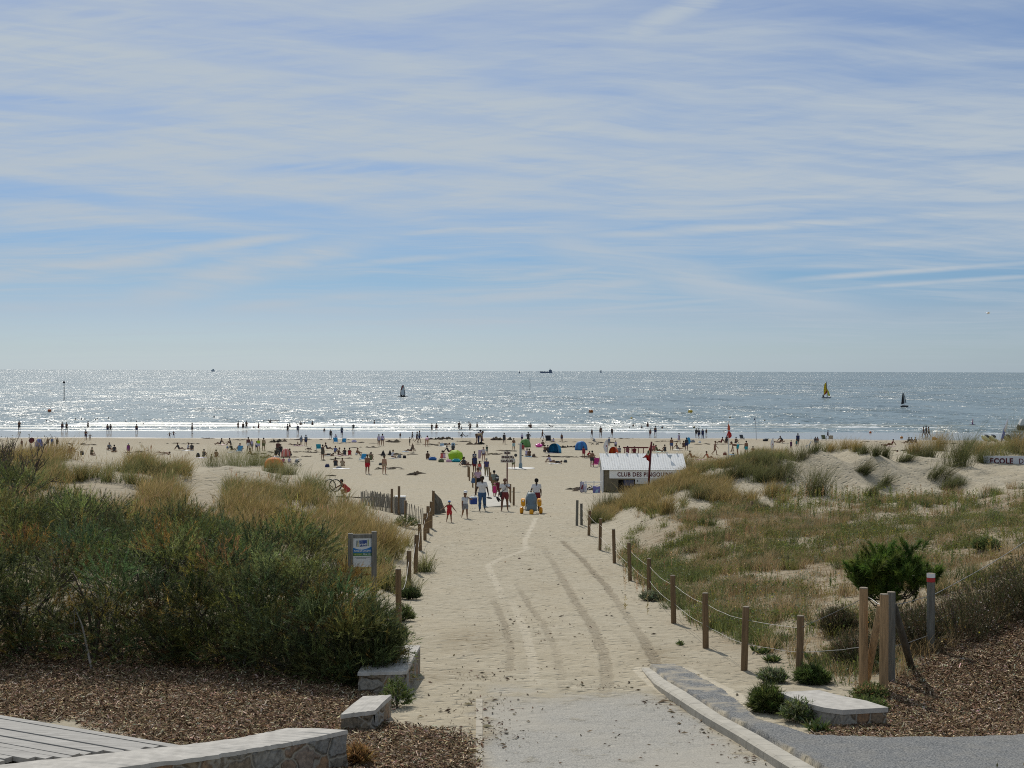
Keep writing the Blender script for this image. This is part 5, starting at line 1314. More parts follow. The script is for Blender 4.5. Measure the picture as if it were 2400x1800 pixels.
for sx in (-1, 1):
 b = MB(); M = Matrix.Translation((sx * (Wd / 2 - .05), dep / 2, 0)) @ Matrix.Rotation(R(90), 4, 'Z')
 b.prism([(-dep / 2 - .05, zb_), (dep / 2 + .05, zb_), (dep / 2 + .05, ze), (0, ridge - .05), (-dep / 2 - .05, ze)], .1, M); b.build('side_wall', mat((.40, .40, .40), .8, .12, 4), t)
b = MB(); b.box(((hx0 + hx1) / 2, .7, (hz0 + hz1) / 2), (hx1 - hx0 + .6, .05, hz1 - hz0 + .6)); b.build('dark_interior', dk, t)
b = MB(); b.box((hx1 - .45, -.06, hz1 - .22), (.75, .04, .40), rotm(-12, 0, 0)); b.build('hatch', mat((.05, .055, .10), .5), t)
def roof(sgn, nm):
 nu = 160
 def fn(u, v):
  x = (u - .5) * (Wd + .24); y = dep / 2 + sgn * (dep / 2 + .22) * v; z = ridge - (ridge - ze + (ridge - ze) * .14) * v
  return Vector((x + (.10 if sgn < 0 else 0) * (v - .5), y, z + .03 + .004 * math.sin(u * 2 * math.pi * 34)))
 MB().sheet(fn, 34 * 6, 2).build('roof', corr, t, False, sol=.012)
roof(-1, 'roof'); roof(1, 'roof')
b = MB()
for i in range(8): b.box((-Wd / 2 + (i + .5) * Wd / 8, dep / 2, ridge + .07), (.10, .16, .05), rotm(0, 0, rng.normal() * 10))
b.build('ridge_clip', white, t)
b = MB(); b.prism([(-.16, 0), (.16, .02), (.02, -.34)], .03, Matrix.Translation((Wd / 2 - .95, dep / 2 - .55, ridge - .05)) @ rotm(-25, 0, 0).to_4x4()); b.build('loose_rag', mat((.50, .54, .56), .7), t)
bw = fx(1594) - fx(1428); bxm = (fx(1594) + fx(1428)) / 2; bz1, bz0 = zt(1101.5), zt(1120.5)
brd = MB().box((bxm, -.075, (bz1 + bz0) / 2), (bw, .04, bz1 - bz0)).build('name_board', mat((.82, .82, .80), .6, .07), t)
def serif_text(s_, size, x, y, z, m, par, xs=1.0, bold=.0):
 return text_mesh(s_, size, TM(x, y, z), m, par, bold=bold, xs=xs, space=1.12)
serif_text('CLUB DES PINGOUINS', 13.6 * s, bxm, -.1, (bz1 + bz0) / 2 - .02, ink, brd, .86, .014)
b2 = MB().box((fx(1524), -.075, zt(1127)), (fx(1560) - fx(1488.5), .035, zt(1121) - zt(1133))).build('age_board', mat((.62, .62, .60), .6, .07), t)
text_mesh('3', 6.4 * s, TM(fx(1494), -.097, zt(1126.6)), black, b2, bold=.008)
p = at_px(1518, 1140, 67); s = p.y / F
t = thing('flag_pole', 'dark red flag pole leaning slightly in front of the hut', 'flag pole', p)
tp = at(1527, 1035, p.y) - p
MB().tube([(0, 0, -.3), tp * .5, tp], [.055, .05, .045], 10).build('shaft', mat((.13, .015, .015), .5), t, True)
fl = thing('flag', 'red drooping flag with a pale and dark emblem on the leaning pole by the hut', 'flag', p + tp)
redf = mat((.50, .03, .025), .6, .12, 6, trans=.35)
Pf = lambda px, py: at(px, py, p.y) - (p + tp)
cloth = [[(1525, 1040), (1522, 1050), (1517, 1062)], [(1524, 1052), (1516, 1062), (1510, 1070)], [(1523, 1064), (1513, 1071), (1505, 1073)], [(1522, 1072), (1516, 1073), (1514, 1072)], [(1521, 1082), (1518, 1079), (1515, 1077)]]
def cf(u, v):
 r = v * (len(cloth) - 1); i = min(int(r), len(cloth) - 2); f_ = r - i
 c = [];
 for row in (cloth[i], cloth[i + 1]):
  q = u * 2; j = min(int(q), 1); g = q - j
  a, b = Pf(*row[j]), Pf(*row[j + 1]); c.append(a.lerp(b, g))
 w = c[0].lerp(c[1], f_); w.y += .06 * math.sin(u * 7 + v * 5) - .05
 return w
MB().sheet(cf, 10, 16).build('cloth', redf, fl, True, sol=.004)
e = MB(); c0 = Pf(1519, 1060); e.prism([(-.09, -.12), (.02, -.14), (.07, .02), (.03, .15), (-.05, .06)], .008, Matrix.Translation(c0 + Vector((0, -.13, 0)))); e.build('emblem', mat((.62, .56, .36), .6), fl)
e = MB(); e.prism([(-.03, -.05), (.02, -.05), (.02, .07), (-.02, .09)], .008, Matrix.Translation(c0 + Vector((0, -.14, 0)))); e.build('emblem_figure', mat((.03, .06, .03), .6), fl)
d = 76.0; s = d / F; a = at(2306, 1077, d); b_ = at(2420, 1077, d)
ctr = (a + b_) / 2; zc0 = CAMZ - (1077 - 869) * s
t = thing('painted_board', 'white lettered board on the dune slope at the right edge', 'sign', Vector((ctr.x, d, zc0 - .3)), R(-3))
w = (b_.x - a.x)
pl = MB(); pl.box((0, 0, .3), (w, .05, 23 * s)); pl = pl.build('board', mat((.58, .60, .64), .6, .06), t)
text_mesh('ECOLE', 17.5 * s, TM(-w / 2 + 41 * s, -.03, .3 - .02), ink, pl, bold=.016, xs=.95, space=1.1)
text_mesh('DE', 17.0 * s, TM(-w / 2 + 91 * s, -.03, .3 - .02), ink, pl, bold=.002, xs=.95, space=1.1)
pp = MB()
for x in (-w * .45, 0, w * .45): pp.tube([(x, .06, -1.2), (x, .06, .55)], .035, 8)
for x in (-w * .45, w * .45): MB().tube([(x, .06, -1.3), (x, .06, .5)], .035, 8).build('stake', post_brown, t)
wm = mat((.43, .405, .35), .85, .16, 2.0, name='walkway_slab')
W_ = MB()
wk = [((1136, 1190), (1196, 1188)), ((1133, 1172), (1186, 1172)), ((1131, 1150), (1172, 1150)), ((1130, 1130), (1160, 1130)), ((1129, 1112), (1150, 1112)), ((1128, 1098), (1144, 1098)), ((1128, 1088), (1141, 1088))]
wk = [(bhit(*a), bhit(*b)) for a, b in wk]
for i in range(len(wk) - 1):
 for k in range(5):
  u0, u1 = k / 5, (k + .97) / 5
  q = [wk[i][0].lerp(wk[i + 1][0], u0), wk[i][1].lerp(wk[i + 1][1], u0), wk[i][1].lerp(wk[i + 1][1], u1), wk[i][0].lerp(wk[i + 1][0], u1)]
  zz = max(hz(v.x, v.y) for v in q) + .035
  q = [Vector((v.x, v.y, zz)) for v in q]
  W_.add(q + [v - Vector((0, 0, .12)) for v in q], [(0, 1, 2, 3), (0, 4, 5, 1), (1, 5, 6, 2), (2, 6, 7, 3), (3, 7, 4, 0)])
tag(W_.build('beach_walkway', wm), kind='structure')
for i, (px, py, h, lab) in enumerate([(1097, 1118, 27, 'first thin post of the walkway on its left, farthest of them'), (1100, 1127, 32, 'second thin post left of the walkway'), (1108, 1143, 36, 'third thin post left of the walkway'), (1115, 1160, 44, 'post left of the walkway beside the man with the cooler'),
                                      (1137, 1189, 30, 'low post at the near left corner of the walkway'), (1147, 1129, 34, 'thin post right of the walkway behind the walkers'), (1150, 1131, 24, 'short post right of the walkway behind the walkers'), (1196, 1178, 44, 'post right of the walkway just behind the bald man'), (1204, 1185, 43, 'nearest post right of the walkway beside the bald man')]):
 p = bhit(px, py); round_post(p, h * p.y / F, .06, post_brown, lab, 'posts along the beach walkway')
def ray_scale(p): return p.y / F
p = bhit(1220, 1098); s = p.y / F
tag(MB().tube([(0, 0, -.15), (0, 0, .05)], 34 * s, 28).build('shower_slab', mat((.62, .60, .56), .8, .1)), 'pale round slab under the beach shower column', 'slab').location = p
t = thing('shower_column', 'blue-grey beach shower column on a pale slab', 'shower', p + Vector((0, 0, .05)))
H = 57 * s
MB().tube([(0, 0, 0), (0, 0, .18 * H), (0, 0, .20 * H)], [4.2 * s, 4.2 * s, 2.8 * s], 8).build('foot', mat((.16, .24, .28), .5), t)
MB().tube([(0, 0, .2 * H), (0, 0, H * .97)], 2.6 * s, 8).build('shaft', mat((.30, .34, .37), .5), t)
MB().box((-.25 * 8 * s, 0, H * .985), (9 * s, 3 * s, 2.4 * s), bev=.02).build('shower_head', mat((.45, .47, .47), .5), t)
p = bhit(1188.5, 1150); s = p.y / F; zt = lambda py: CAMZ - (py - 869) * s - p.z
t = thing('signpost', 'dark red signpost with three small white lettered boards beside the walkway', 'sign', p)
MB().tube([(0, 0, -.3), (0, 0, zt(1058))], 1.6 * s, 8).build('post', mat((.12, .03, .025), .6), t)
for tx, w, y0, y1 in (('BAR', 16, 1058.6, 1065), ('SNACK', 27, 1067.8, 1075), ('GLACES', 31, 1076.8, 1084)):
 z = (zt(y0) + zt(y1)) / 2; hh = zt(y0) - zt(y1)
 b = MB().box((0, -.09, z), (w * s, .04, hh)).build('board', mat((.55, .53, .48), .6), t)
 text_mesh(tx, hh * 1.12, TM(0, -.115, z), mat((.06, .02, .018), .6), b, bold=.012, xs=.95 if tx != 'SNACK' else 1.0)
p = bhit(1708, 1091); s = p.y / F; zt = lambda py: CAMZ - (py - 869) * s - p.z
t = thing('flag_mast', 'white lifeguard mast with red and orange pennants', 'flag pole', p)
MB().tube([(0, 0, -.5), (-.02, 0, zt(1030)), (-.05, 0, zt(985))], [1.5 * s, 1.3 * s, .8 * s], 8).build('shaft', mat((.60, .60, .58), .4), t)
def pennant(pts, m, nm, par, y=0):
 q = [at(px, py, p.y) - p for px, py in pts]; n = len(q)
 MB().add([v + Vector((0, y - .05, 0)) for v in q] + [v + Vector((0, y + .12, 0)) for v in q], [tuple(range(n)), tuple(range(2 * n - 1, n - 1, -1))] + [(i, i + n, (i + 1) % n + n, (i + 1) % n) for i in range(n)]).build(nm, m, par)
pennant([(1707, 993), (1711, 1000), (1711, 1008), (1708, 1010), (1705, 1006), (1706, 999)], mat((.52, .12, .06), .6, trans=.3), 'orange_pennant', t)
pennant([(1708, 1008), (1714, 1016), (1715, 1022), (1711, 1027), (1706, 1026), (1704, 1018)], mat((.45, .02, .02), .6, trans=.3), 'red_pennant', t)
p = bhit(1773, 1031); t = thing('flag_mast', 'thin distant mast with a small dark flag near the waterline', 'flag pole', p); s = p.y / F
MB().tube([(0, 0, -.3), (-.1, 0, 28 * s), (-.25, 0, 54 * s)], [.04, .035, .03], 6).build('shaft', mat((.35, .36, .38), .5), t)
MB().prism([(-.25, 47 * s), (-.18, 55 * s), (-.5, 45 * s)], .02, Matrix.Identity(4)).build('cloth', mat((.03, .04, .10), .6), t)
def feather(px, py, h, w, label, dmin=None, spot=True):
 p = bhit(px, py); s = p.y / F
 t = thing('feather_flag', label, 'flag', p)
 MB().tube([(0, 0, -.2), (0, 0, h * s)], .03, 6).build('shaft', mat((.4, .4, .4), .4), t)
 def fn(u, v):
  x = -w * s * (u - .2) * math.sin(math.pi * min(1, .08 + v * .8)) ; return Vector((x, .06 * math.sin(u * 6 + v * 9), h * s * (1 - v * .95)))
 MB().sheet(fn, 5, 12).build('cloth', mat((.72, .72, .74), .6, .05, trans=.3), t, True, sol=.006)
 if spot: MB().prism([(-.35 * w * s * .6, h * s * .5), (0, h * s * .52), (-.05, h * s * .62), (-.25 * w * s, h * s * .6)], .05, Matrix.Identity(4)).build('emblem', mat((.30, .03, .05), .6), t)
feather(1423, 1064, 34, 11, 'white feather flag with a dark red emblem left of the orange beach tent')
feather(1812, 1060, 34, 8, 'white feather flag behind the grass of the right dune')
def gear(px, py, name, label, cat, grp=None, rz=0.0, sea=False):
 p = sea_at(px, py) if sea else bhit(px, py)
 return thing(name, label, cat, p, rz, grp), p.y / F
C_ = dict(blue=(.03, .12, .34), azure=(.03, .28, .52), teal=(.02, .30, .36), green=(.10, .24, .06), lime=(.42, .62, .03), pink=(.68, .04, .34), red=(.45, .02, .03), orange=(.80, .16, .02), white=(.72, .72, .72), black=(.015, .015, .018),
          navy=(.02, .03, .10), grey=(.22, .23, .25), tan=(.38, .30, .20), brown=(.12, .07, .045), purple=(.22, .05, .22), coral=(.60, .12, .10), maroon=(.16, .02, .03), yellow=(.68, .45, .04), lav=(.48, .44, .62), sky=(.35, .52, .68),
          olive=(.12, .13, .06), lpink=(.62, .38, .48), char=(.05, .055, .06), mag=(.50, .03, .20), denim=(.05, .11, .22), khaki=(.26, .22, .14), mint=(.35, .55, .48))
def cm(c, rough=.65): return mat(C_[c] if isinstance(c, str) else c, rough, .08, 12)
def tent(px, py, w, h, c1, c2, label, door='front', name='beach_tent', rz=0.0):
 """half-dome shelter: shell of panels with an opening"""
 t, s = gear(px, py, name, label, 'tent', None, rz)
 Wd, H = w * s / 2, h * s
 nseg = 8
 def shell(a0, a1, nm, m):
  def fn(u, v):
   th = a0 + (a1 - a0) * u; ph = v * math.pi / 2
   return Vector((-Wd * math.cos(th) * math.cos(ph) ** .8, Wd * .85 * math.sin(th) * math.cos(ph) ** .8, H * math.sin(ph) ** .9))
  MB().sheet(fn, 8, 8).build(nm, m, t, True, sol=.012)
 if door == 'front': rg = (0.0, math.pi * 1.32)
 elif door == 'side': rg = (-math.pi * .95, math.pi * .35)
 else: rg = (-math.pi, math.pi * .62)
 for k in range(nseg):
  a0 = rg[0] + (rg[1] - rg[0]) * k / nseg; a1 = rg[0] + (rg[1] - rg[0]) * (k + 1) / nseg
  shell(a0, a1, 'panel', cm(c1 if k % 2 == 0 else c2))
 b = MB()
 for a in (rg[0], rg[1]):
  b = MB(); b.tube([Vector((-Wd * math.cos(a) * math.cos(v * math.pi / 16) ** .8, Wd * .85 * math.sin(a) * math.cos(v * math.pi / 16) ** .8, H * math.sin(v * math.pi / 16) ** .9)) for v in range(9)], .018, 5); b.build('pole', mat((.2, .2, .2), .4), t)
 MB().box((0, 0, .012), (Wd * 1.8, Wd * 1.4, .02)).build('groundsheet', cm('char'), t)
 return t
tent(642, 1096, 46, 24, 'orange', (.75, .24, .03), 'orange dome beach tent behind the grass of the left dune', 'back')
tent(670, 1071, 22, 20, 'coral', (.62, .35, .30), 'coral pink striped beach shelter behind the orange tent', 'side')
tent(1231, 1048, 26, 20, 'green', (.13, .28, .09), 'green beach tent left of the bright pink ring', 'side')
tent(1300, 1061, 32, 22, 'azure', (.02, .22, .42), 'bright blue dome tent, left of the two blue ones', 'front')
tent(1362, 1055, 30, 21, 'blue', (.03, .20, .46), 'deep blue tunnel tent, right of the two blue ones', 'side')
tent(1438, 1064, 22, 17, 'orange', (.72, .08, .02), 'small orange and red beach tent behind the hut roof', 'front')
tent(92, 1050, 20, 22, (.12, .16, .42), (.16, .20, .50), 'violet blue beach shelter behind the bare shrub at the left edge', 'side')
tent(464, 1071, 9, 10, 'black', 'char', 'tiny black shelter on the sand left of the leftmost dark seated pair', 'side')
def umbrella(px, py, w, label, c='lime', tilt=(40, 18), hgt=1.35):
 t, s = gear(px, py, 'beach_umbrella', label, 'umbrella'); Rr = w * s / 2
 M = rotm(tilt[0], tilt[1], 0); top = Vector((0, 0, hgt))
 n = 8
 for k in range(n):
  def fn(u, v):
   a = 2 * math.pi * (k + u) / n; r = Rr * v * (1 - .07 * math.sin(math.pi * u) * v)
   return top + M @ Vector((r * math.cos(a), r * math.sin(a), .42 * Rr * (1 - v ** 1.7)))
  MB().sheet(fn, 4, 6).build('panel', mat(C_[c], .6, .05, trans=.4), t, False, sol=.004)
 MB().tube([(0, 0, -.2), top, top + M @ Vector((0, 0, .5 * Rr))], .02, 6).build('pole', mat((.5, .5, .5), .35), t)
umbrella(1068, 1082, 37, 'tilted lime green beach umbrella lying low over bags', hgt=.62, tilt=(52, 12))
umbrella(74, 1048, 14, 'round maroon parasol with a pale centre behind the bare shrub', 'maroon', (75, 0), .9)
def folded(px, py, h, w, label):
 t, s = gear(px, py, 'closed_parasol', label, 'umbrella')
 MB().tube([(0, 0, -.1), (0, 0, h * s)], .02, 6).build('pole', cm('grey'), t)
 MB().tube([(0, 0, .12 * h * s), (0, 0, .25 * h * s), (0, 0, .6 * h * s), (0, 0, h * s)], [w * s * .5, w * s * .42, w * s * .25, .02], 8, flat=.5).build('canopy', cm('black'), t)
folded(898, 1070, 15, 13, 'black pointed sunshade behind the bare child left of the lime umbrella')
folded(914, 1068, 14, 10, 'second black pointed sunshade next to the seated woman in white')
def chair(px, py, h, c, label, rz=0.0, grp='low folding beach chairs'):
 t, s = gear(px, py, 'beach_chair', label, 'chair', grp, rz); H = h * s; w = H * .75
 m = cm(c)
 MB().box((0, 0, H * .32), (w, w * .8, .03), rotm(6)).build('seat', m, t)
 def fn(u, v): return Vector(((u - .5) * w, .5 * w * .8 * -1 * -1 + v * H * .28 - .02 * math.sin(u * math.pi), H * .32 + v * H * .68))
 MB().sheet(fn, 4, 4).build('backrest', m, t, True, sol=.02)
 fr = mat((.35, .36, .38), .35, metal=.5)
 for sx in (-1, 1):
  MB().tube([(sx * w * .52, -w * .4, 0), (sx * w * .52, w * .1, H * .34), (sx * w * .52, w * .4 + H * .28, H)], .018, 5).build('frame', fr, t)
  MB().tube([(sx * w * .52, w * .55, 0), (sx * w * .52, -w * .3, H * .55), (sx * w * .52, w * .5, H * .58)], .018, 5).build('leg', fr, t)
for a in [(787, 1039, 13, 'azure', 'blue beach chair at the waterline, left of two side by side'), (806, 1040, 12, 'azure', 'blue beach chair at the waterline, right of two side by side'), (560, 1062, 17, 'azure', 'blue beach chair between the seated dark figure and the standing group'),
          (747, 1055, 14, 'teal', 'teal beach chair left of the woman standing in dark dress'), (849, 1081, 17, 'azure', 'bright blue and white beach chair behind the boy in red shorts'), (1932, 1033, 13, 'olive', 'dark green beach chair by the water on the right'),
          (1947, 1033, 12, 'tan', 'tan beach chair by the water on the right'), (1740, 1031, 12, 'char', 'black beach chair at the waterline right of the lifeguard mast'), (1395, 1094, 20, 'mag', 'magenta folding chair left of the hut'), (1286, 1038, 17, 'black', 'black beach chair at the waterline above the blue tent')]:
 chair(*a[:5], rz=R(rng.uniform(-25, 25)))
def bag(px, py, w, h, c, label, grp='bags on the sand', lid=None, name='beach_bag', cat='bag'):
 t, s = gear(px, py, name, label, cat, grp); Wd, H = w * s, h * s
 MB().box((0, 0, H * .42), (Wd, Wd * .6, H * .84), rotm(0, 0, rng.uniform(-20, 20)), taper=.82, bev=Wd * .12).build('body', cm(c), t)
 if lid: MB().box((0, 0, H * .9), (Wd * 1.03, Wd * .66, H * .16), bev=.01).build('lid', cm(lid), t)
 MB().tube([(-Wd * .3, 0, H * .8), (-Wd * .2, 0, H * 1.08), (Wd * .2, 0, H * 1.08), (Wd * .3, 0, H * .8)], .012, 5).build('handle', cm('char'), t)
for a in [(192, 1066, 9, 11, 'char', 'dark round backpack on the sand left of the seated man in olive'), (533, 1051, 5, 6, 'blue', 'small blue bag beside the seated figures left of the blue chair'), (767, 1095, 11, 9, 'navy', 'navy sports bag left of the seated pair'),
          (1034, 1083, 14, 9, 'olive', 'olive bag left of the lime umbrella'), (1014, 1079, 20, 9, 'blue', 'heap of blue bags and towels left of the olive bag'), (1069, 1083, 22, 9, 'teal', 'teal bags under the lime umbrella'), (1052, 1083, 14, 8, 'lpink', 'pale pink bags between olive bag and umbrella'),
          (1251, 1071, 8, 8, 'brown', 'brown basket right of the seated pair near the shower'), (830, 1037, 12, 7, 'lav', 'lavender bundle on the sand near the waterline'), (1699, 1067, 9, 8, 'maroon', 'dark red bag in front of the lifeguard mast'),
          (936, 1073, 10, 8, 'grey', 'grey bag right of the seated woman in white'), (948, 1074, 8, 8, 'black', 'black pointed bag right of the grey one'), (892, 1090, 9, 6, 'char', 'dark bag on the sand between the boy in red shorts and the bare child'),
          (794, 1098, 14, 6, 'grey', 'grey heap of clothes in front of the seated pair'), (1623, 1037, 12, 7, 'grey', 'grey bundle on the sand right of the man with the board'), (1640, 1038, 7, 5, 'white', 'small white bundle right of the grey bundle'),
          (1325, 1084, 9, 7, 'char', 'dark bag right of the lying pair near the hut'), (1612, 1110, 9, 16, 'black', 'black bin bag at the right end of the hut')]:
 bag(*a)
bag(1036, 1045, 10, 7, 'sky', 'pale blue cool box, left of two near the water', 'cool boxes', 'white', 'cool_box', 'cool box')
bag(1062, 1045, 9, 7, 'sky', 'pale blue cool box, right of two near the water', 'cool boxes', 'sky', 'cool_box', 'cool box')
t, s = gear(2115, 1070, 'bucket', 'orange bucket behind the two sitters in the dune hollow', 'bucket')
t.location = at_px(2114, 1071, 80) ; s = 80 / F; t.location.z = CAMZ - (1071 - 869) * s
MB().tube([(0, 0, 0), (0, 0, 7 * s)], [3 * s, 4 * s], 14).build('body', cm('orange'), t); MB().tube([(0, 0, 7 * s), (0, 0, 8 * s)], 4.2 * s, 14).build('rim', cm('white'), t)
def towel(px, py, w, c, label, rz=0.0):
 t, s = gear(px, py, 'towel', label, 'towel', 'towels spread on the sand', R(rz)); a = t
 W2 = w * s
 def fn(u, v): return Vector(((u - .5) * W2, (v - .5) * .95, .03 + .02 * math.sin(u * 9 + v * 4) * math.cos(v * 7)))
 MB().sheet(fn, 10, 6).build('cloth', cm(c), t, True, sol=.012)
for a in [(440, 1056, 26, 'white', 'white towel under the person lying left of centre behind the dune'), (541, 1060, 16, 'white', 'white towel beside the blue chair'), (522, 1043, 20, 'lpink', 'pale towel under the person lying near the water on the left'), (700, 1045, 24, 'lpink', 'pale towel in front of the blue couple'),
          (386, 1066, 28, 'tan', 'beige towel with lying people on the left'), (350, 1072, 22, 'lav', 'pale towel at the far left behind the dune grass'), (800, 1099, 40, 'white', 'white towel stretched in front of the seated pair'), (640, 1071, 30, 'lav', 'lavender towel left of the coral shelter'),
          (770, 1068, 24, 'char', 'dark towel right of the standing woman in dark dress'), (800, 1067, 34, 'lpink', 'pink towel under the seated row in the middle'), (950, 1059, 15, 'sky', 'pale blue air mattress near the brown figure'), (923, 1074, 24, 'white', 'white towel under the seated woman in white'),
          (1042, 1046, 30, 'white', 'white towel between the two cool boxes'), (1240, 1070, 22, 'azure', 'blue towel under the seated pair near the shower'), (1300, 1087, 28, 'white', 'white towel under the lying pair near the hut'), (1295, 1062, 34, 'navy', 'dark mat in front of the bright blue tent'),
          (1588, 1055, 22, 'white', 'white towel with a sitter right of the hut roof'), (1545, 1059, 22, 'mint', 'pale green towel behind the hut roof'), (1640, 1077, 26, 'lpink', 'pale towel under the lying woman right of the hut'), (1840, 1039, 16, 'char', 'dark towel under the crouched pair by the water'),
          (2088, 1046, 20, 'lpink', 'pink towel under the two lying people on the right'), (2138, 1041, 26, 'navy', 'dark blue towel under the trio on the right'), (1715, 1066, 12, 'azure', 'light blue towel by the lifeguard mast'), (475, 1073, 36, 'lav', 'pale towel under the dark seated pair on the left')]:
 towel(*a)
t, s = gear(1641, 1106, 'inflatable_boat', 'red inflatable boat right of the hut', 'boat')
MB().tube([(-20 * s, 0, .30), (-16 * s, 0, .14), (0, -.1, .12), (12 * s, 0, .25), (21 * s, .1, .62)], [.05, .17, .2, .17, .06], 10).build('hull_tube', cm('red', .4), t, True)
MB().tube([(-18 * s, .7, .28), (-10 * s, .8, .16), (8 * s, .75, .25), (21 * s, .15, .62)], [.08, .17, .17, .06], 10).build('hull_tube', cm('coral', .4), t, True)
t, s = gear(1682, 1085, 'surfboard', 'red board leaning on the sand behind the inflatable', 'board')
MB().sph((0, 0, .38), (16 * s * .55, .22, .04), 14, 8, rotm(0, 24, 0)).build('deck', cm('red', .3), t, True)
t, s = gear(1263, 1049, 'swim_ring', 'bright pink inflatable ring beside the green tent', 'ring')
MB().torus((0, 0, .30), 8.5 * s - .17, .17, 22, 8, rotm(14, 0, 0)).build('tube', cm('pink', .4), t, True); MB().sph((0, .1, .42), (5 * s, .2, .16)).build('back_pad', cm('pink', .4), t, True)
def stroller(px, py, h, label, rz=0):
 t, s = gear(px, py, 'stroller', label, 'stroller', None, R(rz)); H = h * s
 MB().sheet(lambda u, v: Vector(((u - .5) * .45, -.3 + .6 * v, H * .45 + .25 * v * v)), 4, 5).build('seat', cm('char'), t, True, sol=.03)
 MB().sheet(lambda u, v: Vector(((u - .5) * .48, .35 - .35 * math.cos(v * 1.9), H * .62 + .34 * math.sin(v * 1.9))), 4, 6).build('hood', cm('grey'), t, True, sol=.02)
 for x in (-.25, .25):
  MB().tube([(x, -.45, .12), (x, .1, H * .5), (x, .55, H)], .016, 5).build('frame', mat((.3, .3, .32), .4), t)
  for y in (-.42, .38): MB().torus((x, y, .13), .10, .03, 12, 6, rotm(0, 90, 0)).build('wheel', cm('black'), t)
 MB().tube([(-.25, .55, H), (.25, .55, H)], .018, 5).build('handle', cm('black'), t)
stroller(1394, 1042, 15, 'baby stroller with its handle up, near the deep blue tent', 60)
stroller(694, 1092, 15, 'dark baby stroller right of the orange tent', -40)
t, s = gear(1490, 1066, 'climbing_frame', 'long dark red climbing beam on posts behind the hut', 'play frame')
z = 17 * s
MB().box((0, 0, z), (60 * s, .16, .16)).build('beam', mat((.13, .02, .02), .5), t)
for x in (-26, -9, 6, 18): MB().box((x * s, 0, z / 2), (.09, .09, z), None).build('post', mat((.14, .03, .03), .5), t)
t = thing('railing', 'low white and brown railing behind the grass of the right dune', 'railing', bhit(1815, 1072)); s = t.location.y / F
MB().box((2 * s, 0, 17 * s), (64 * s, .06, 1.3 * s)).build('top_rail', cm('grey'), t); MB().box((2 * s, 0, 8 * s), (60 * s, .06, 1.6 * s)).build('lower_rail', cm('white'), t)
MB().box((-24 * s, 0, 9 * s), (6 * s, .08, 16 * s), rotm(0, -18, 0)).build('panel', cm('brown'), t)
for x in (-28, -4, 30): MB().box((x * s, .02, 9 * s), (1.2 * s, .07, 18 * s)).build('post', cm('brown'), t)
t, s = gear(1893, 1049, 'deck_chair', 'grey reclining deck chair behind the dune grass on the right', 'chair')
MB().box((0, 0, .32), (9 * s, .5, .05), rotm(0, -12, 0)).build('seat', cm('grey'), t); MB().box((6 * s, 0, .60), (.05, .5, .6), rotm(0, 28, 0)).build('backrest', cm('grey'), t)
for x in (-3, 4): MB().box((x * s, 0, .15), (.05, .48, .3)).build('leg', cm('white'), t)
t, s = gear(1794, 1034, 'dinghy', 'small black dinghy lying at the waterline right of the mast', 'boat'); MB().sph((0, 0, .16), (6.5 * s, .5, .26)).build('hull', cm('black'), t, True); MB().box((4.5 * s, 0, .34), (.5, .4, .1), bev=.03).build('seat', cm('olive'), t)
p = at_px(1388, 1145, 103); s = p.y / F
t = thing('banner_fence', 'white rail fence hung with printed banners left of the hut', 'fence', p)
for x in (-26, -15, 4, 24): MB().box((x * s, 0, 13 * s), (2.0 * s, .06, 30 * s)).build('post', cm('grey' if x in (-26,) else 'white'), t)
MB().box((0, .05, 25 * s), (50 * s, .05, 2.2 * s)).build('rail', cm('white'), t)
for a in (-24, 24): MB().box((4 * s, .06, 14 * s), (30 * s, .04, 1.6 * s), rotm(0, a, 0)).build('brace', cm('white'), t)
def banner(x, z, w, h, c, c2, rz=0):
 MB().sheet(lambda u, v: Vector((x * s + (u - .5) * w * s, -.08 + .05 * math.sin(u * 8), z * s - v * h * s - 1.2 * s * math.sin(u * 3))), 8, 4).build('banner', cm(c), t, True, sol=.01)
 MB().prism([(x * s - w * s * .3, (z - h * .7) * s), (x * s + w * s * .1, (z - h * .75) * s), (x * s + w * s * .3, (z - h * .3) * s), (x * s - w * s * .05, (z - h * .35) * s)], .02, Matrix.Translation((0, -.14, 0))).build('print', cm(c2), t)
banner(10, 16, 17, 24, (.20, .18, .42), 'sky'); banner(-24, 26, 10, 24, (.45, .42, .50), 'maroon'); banner(-17, 22, 10, 20, 'white', 'lav')
V = []; T = []; Cc = []; nb = 0
def wrack(px, py, wpx, n, hgt=.05):
 global nb
 p = bhit(px, py); s = p.y / F
 for _ in range(n):
  x = p.x + rng.normal() * wpx * s * .4; y = p.y + rng.normal() * 1.2; z = hz(x, y); r = rng.uniform(.12, .5)
  k = 7; a = np.linspace(0, 2 * np.pi, k, endpoint=False); rr = r * rng.uniform(.5, 1.2, k)
  V.append(np.stack([x + rr * np.cos(a) * 1.5, y + rr * np.sin(a), np.full(k, z + .012)], 1)); V.append(np.array([[x, y, z + hgt * rng.uniform(1.2, 2.6)]]))
  T.extend([(nb + i, nb + (i + 1) % k, nb + k) for i in range(k)]); Cc.append(np.tile(pick([(.022, .017, .012), (.04, .03, .02), (.06, .046, .03)], 1), (k + 1, 1))); nb += k + 1
